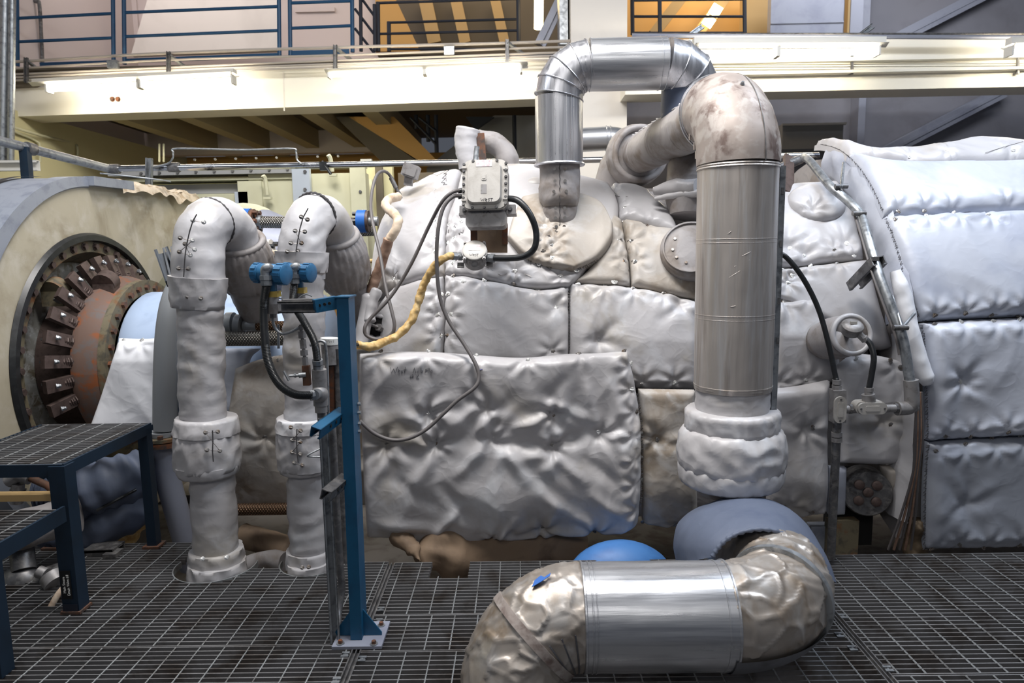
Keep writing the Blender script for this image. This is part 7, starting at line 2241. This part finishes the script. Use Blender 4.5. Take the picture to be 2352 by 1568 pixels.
# long curved conduit over the casing
t = thing('curved_conduit', 'long grey conduit curving down the joint between the two turbine bodies', 'conduit', tuple(W(2090, 940, 3.36)))
P_ = [(1846, 360, 4.55), (1862, 372, 4.4), (1905, 425, 4.1), (1940, 455, 4.0), (1962, 475, 3.92), (1978, 495, 3.86), (1992, 540, 3.72), (2016, 620, 3.56), (2045, 700, 3.46), (2070, 765, 3.40), (2080, 810, 3.38), (2086, 850, 3.37), (2090, 875, 3.36)]
m = MB(); m.tube(spline(PL(P_), 8), .024, 16); m.build('pipe', M['galv'], t)
m = MB(); m.tube(spline(PL([(2092, 872, 3.36), (2094, 905, 3.36), (2094, 925, 3.36), (2086, 936, 3.36), (2060, 938, 3.35)]), 6), .034, 18); m.build('elbow_fitting', M['cast_dark'], t)
m = MB(); m.tube(spline([p + V((-.03, .0, -.01)) for p in PL(P_[5:11])], 8), .006, 8); m.build('side_wire', M['cable'], t)
for px, py, Y in ((1971, 490, 3.84), (1930, 428, 4.02), (2066, 752, 3.36)):
    m = MB(); p = W(px, py, Y); m.cyl(p - V((.03, 0, 0)), p + V((.04, .0, .0)), .014, 10); m.build('clamp', M['galv_dark'], t)
tube_thing('short bright rod clamped to the curved conduit near the crown', [(1938, 374, 4.25), (1932, 430, 4.0)], .009, 'galv', 'support_rod', 'rod')
tube_thing('short forked rod leaning from the curved conduit to the white roll', [(2072, 752, 3.36), (2100, 720, 3.46)], .008, 'galv', 'support_rod', 'rod')
tube_thing('thin stay rod running along the curved conduit above the lagged thermowell', [(2050, 680, 3.5), (2072, 752, 3.36)], .006, 'galv', 'support_rod', 'rod')
m = MB(); m.uchan(W(1962, 656, 3.78), W(2018, 598, 3.55), .075, .05, .006, (.2, -.6, -1)); m.box(W(2008, 594, 3.56), (.035, .03, .02))
tag(m.build('support_strut', M['galv_dark'], flat=True), 'brown channel strut poking out of the blanket to hold the curved conduit', 'strut')
m = MB(); p = MAIN.at(1962, 655, .035); m.lathe([(0, .035), (.004, .035), (.004, 0)], p, MAIN.nrm(*MAIN.hit(1962, 655)), 20); tag(m.build('slot_opening', M['void']), 'dark slot in the blanket round the foot of the brown channel strut', 'opening')
m = MB(); m.bar(W(1811, 360, 4.7), W(1810, 445, 4.3), .065, .03, (0, -1, 0)); tag(m.build('steel_post', M['brown_steel'], flat=True), 'brown flat steel post standing on the turbine behind the oval pad', 'post')
tube_thing('short dark pipe end behind the brown post', [(1786, 388, 4.6), (1840, 365, 4.7)], .03, 'galv_dark', 'pipe_end', 'pipe')
# black cables on the right
cable('black cable arching from behind the great pipe down to the conduit riser', [W(1776, 580, 3.42), W(1805, 590, 3.40), W(1845, 640, 3.38), W(1880, 710, 3.36), W(1903, 790, 3.33), W(1918, 860, 3.31), W(1922, 874, 3.30)], .0128, 'black')
cable('short black cable from the thermowell head down to the level conduit', [W(1986, 776, 3.34), W(2000, 792, 3.32), W(2007, 822, 3.30), W(2002, 860, 3.30), W(1996, 892, 3.30)], .0135, 'black')
# thermowell head in its cloth cup
t = thing('thermowell_head', 'grey thermowell head with a screwed cap sitting in a stuffed cloth cup', 'sensor', tuple(W(1950, 780, 3.5)))
a, b = W(1893, 782, 3.74), W(1958, 768, 3.46)
ax = (b - a).normalized()
m = MB(); LL = (b - a).length
rows = 12
m.tube([a + ax * LL * i / rows for i in range(rows + 1)] + [a + ax * LL * (1 - .1 * i) for i in range(1, 6)], [.098 + .012 * math.sin(i * .3) for i in range(rows + 1)] + [.075, .07, .066, .06, .05], 48, fn=wrinkle(.004, 9, 3))
m.build('cloth_cup', M['fabric_dark'], t, angle=80)
m = MB(); torus(m, b - ax * .01, ax, .095, .014, 44, 8); m.build('gathered_rim', M['fabric_soft'], t, angle=80)
m = MB(); m.tube([b - ax * .10, b - ax * .06], .07, 24); m.build('cup_inside', M['fabric_dark'], t)
hc = W(1957, 752, 3.36); hn = V((-.05, -.55, .8)).normalized()
m = MB(); m.lathe([(-.045, .026), (-.03, .044), (-.004, .046), (0, .050), (.014, .050), (.02, .043), (.026, .034), (.026, 0)], hc, hn, 30); m.build('head', M['cast_dark'], t)
m = MB(); x_, y_, _ = frame(hn); m.box(hc + hn * .030, (.03, .012, .014)); m.build('cap_grip', M['cast'], t)
m = MB(); m.cyl(hc - hn * .02, b - ax * .08 + V((0, 0, .01)), .020, 14); m.build('stem', M['galv_dark'], t)
m = MB(); m.cyl(W(1972, 766, 3.35), W(1984, 778, 3.34), .017, 8); m.cyl(W(1983, 774, 3.34), W(1988, 782, 3.34), .019, 8); m.build('gland', M['cast_dark'], t)
# bundle of thin cables down the right gap
for k in range(5):
    x0, x1 = 2094 + k * 5, 2040 + k * 13
    tube_thing('%s of five thin cables hanging in the gap beside the right turbine body' % ('leftmost', 'second', 'middle', 'fourth', 'rightmost')[k],
               [(2104 + k * 3, 900, 3.42), (2103 + k * 4, 1000, 3.42), (2098 + k * 3, 1080, 3.44), (2070 + k * 8, 1180, 3.5), (x1, 1262, 3.56)], .0062, 'hose_b' if k % 2 else 'cable', 'thin_cable', 'cable', 'thin cables in the right gap')
# bolted round cover in the lower right opening
t = thing('bolted_cover', 'grey round cover with four bolts in a dark arched recess', 'cover', tuple(W(1990, 1185, 3.72)))
m = MB(); c = W(1992, 1132, 3.66); nv = V((-.25, -1, .05)).normalized(); m.lathe([(-.12, .128), (0, .128), (.012, .12), (.012, 0)], c, nv, 40); m.build('disc', M['galv_dark'], t)  # darker metal stands in for the shade around the disc
x_, y_, _ = frame(nv)
for dx, dz in ((-.045, .05), (.042, .05), (-.045, -.04), (.042, -.04), (-.0, .01)):
    m = MB(); q = c + nv * .012 + x_ * dx + V((0, 0, 1)) * dz; m.lathe([(0, .026), (.014, .026), (.018, .018), (.018, 0)], q, nv, 16); m.build('bolt', M['brown_steel'], t)
m = MB(); m.bbox((W(1955, 1, 3.8).x, 3.78, -.1), (W(2064, 1, 3.8).x, 3.86, W(1990, 1080, 3.78).z)); tag(m.build('recess_panel', M['void'], flat=True), 'black recess behind the round bolted cover', 'panel')
m = MB(); m.bbox((W(1955, 1, 3.7).x, 3.68, -.3), (W(2030, 1, 3.7).x, 3.74, W(1990, 1192, 3.7).z)); tag(m.build('rusty_plate', M['rust_olive'], flat=True), 'rust streaked plate below the round bolted cover', 'plate')
m = MB(); m.bbox((W(1910, 1, 3.75).x, 3.73, -.3), (W(1957, 1, 3.75).x, 3.8, W(1935, 1205, 3.75).z)); tag(m.build('block_wall', M['gen_grey'], flat=True), 'grey plinth block at the foot of the conduit riser', 'plinth')
m = MB(); m.tube(spline([W(2110, 1190, 3.62), W(2106, 1230, 3.62), W(2104, 1280, 3.62)], 6), .05, 18, fn=wrinkle(.02, 10, 3)); tag(m.build('foil_lagging', M['bronze_foil'], angle=80), 'crumpled bronze foil lagging beside the lowest right blanket', 'lagging')
# brown lagging and blue drum glimpsed under the turbine
UGG = 'things glimpsed under the turbine'
m = MB(); P_ = spline([W(960, 1285, 3.52), W(1010, 1262, 3.6), W(1100, 1262, 3.7), (W(1250, 1252, 3.8)), W(1330, 1248, 3.85)], 8); m.tube(P_, [.05 + .085 * min(1, i / 10) for i in range(len(P_))], 36, fn=wrinkle(.03, 6, 3, 1))
tag(m.build('under_lagging', M['under'], angle=80), 'brown lagging sagging under the turbine above the grating', 'lagging', UGG)
m = MB(); m.tube(spline([W(915, 1228, 3.6), W(945, 1258, 3.52), W(966, 1288, 3.46)], 6), [.045 - .0028 * i for i in range(13)], 14, fn=wrinkle(.02, 12, 6)); tag(m.build('torn_cloth', M['under'], angle=80), 'torn dark cloth scrap hanging below the corner of the huge blanket', 'rag', UGG)
m = MB(); m.ball(W(1425, 1345, 3.5), .26, 32, 18, (1.15, .7, .95)); tag(m.build('blue_drum', M['drum_blue']), 'smooth blue domed cover glimpsed behind the level silver pipe', 'cover', UGG)
# handwriting on the huge lower blanket and the pipe lagging
def on_mesh(o, px, py, lift=.002):
    ok, loc, nn_, i = o.ray_cast(EYE - V(o.location), ray(px, py).normalized())
    return loc + V(o.location) - ray(px, py).normalized() * lift if ok else W(px, py, 3.5)


dense_st = [[p for a_, b_ in zip(s_, s_[1:]) for p in ((a_[0] + (b_[0] - a_[0]) * k / 3, a_[1] + (b_[1] - a_[1]) * k / 3) for k in range(3))] + [s_[-1]] for s_ in ST]
strokes(dense_st, lambda x, y: on_mesh(bl, x, y), .0010).build('handwriting', M['ink'], bl)
mk = [[(1102, 849), (1108, 848)]]
strokes(mk, lambda x, y: on_mesh(bl, x, y), .0022).build('pen_mark', mat('blue_pen', (70, 70, 130), .6), bl)
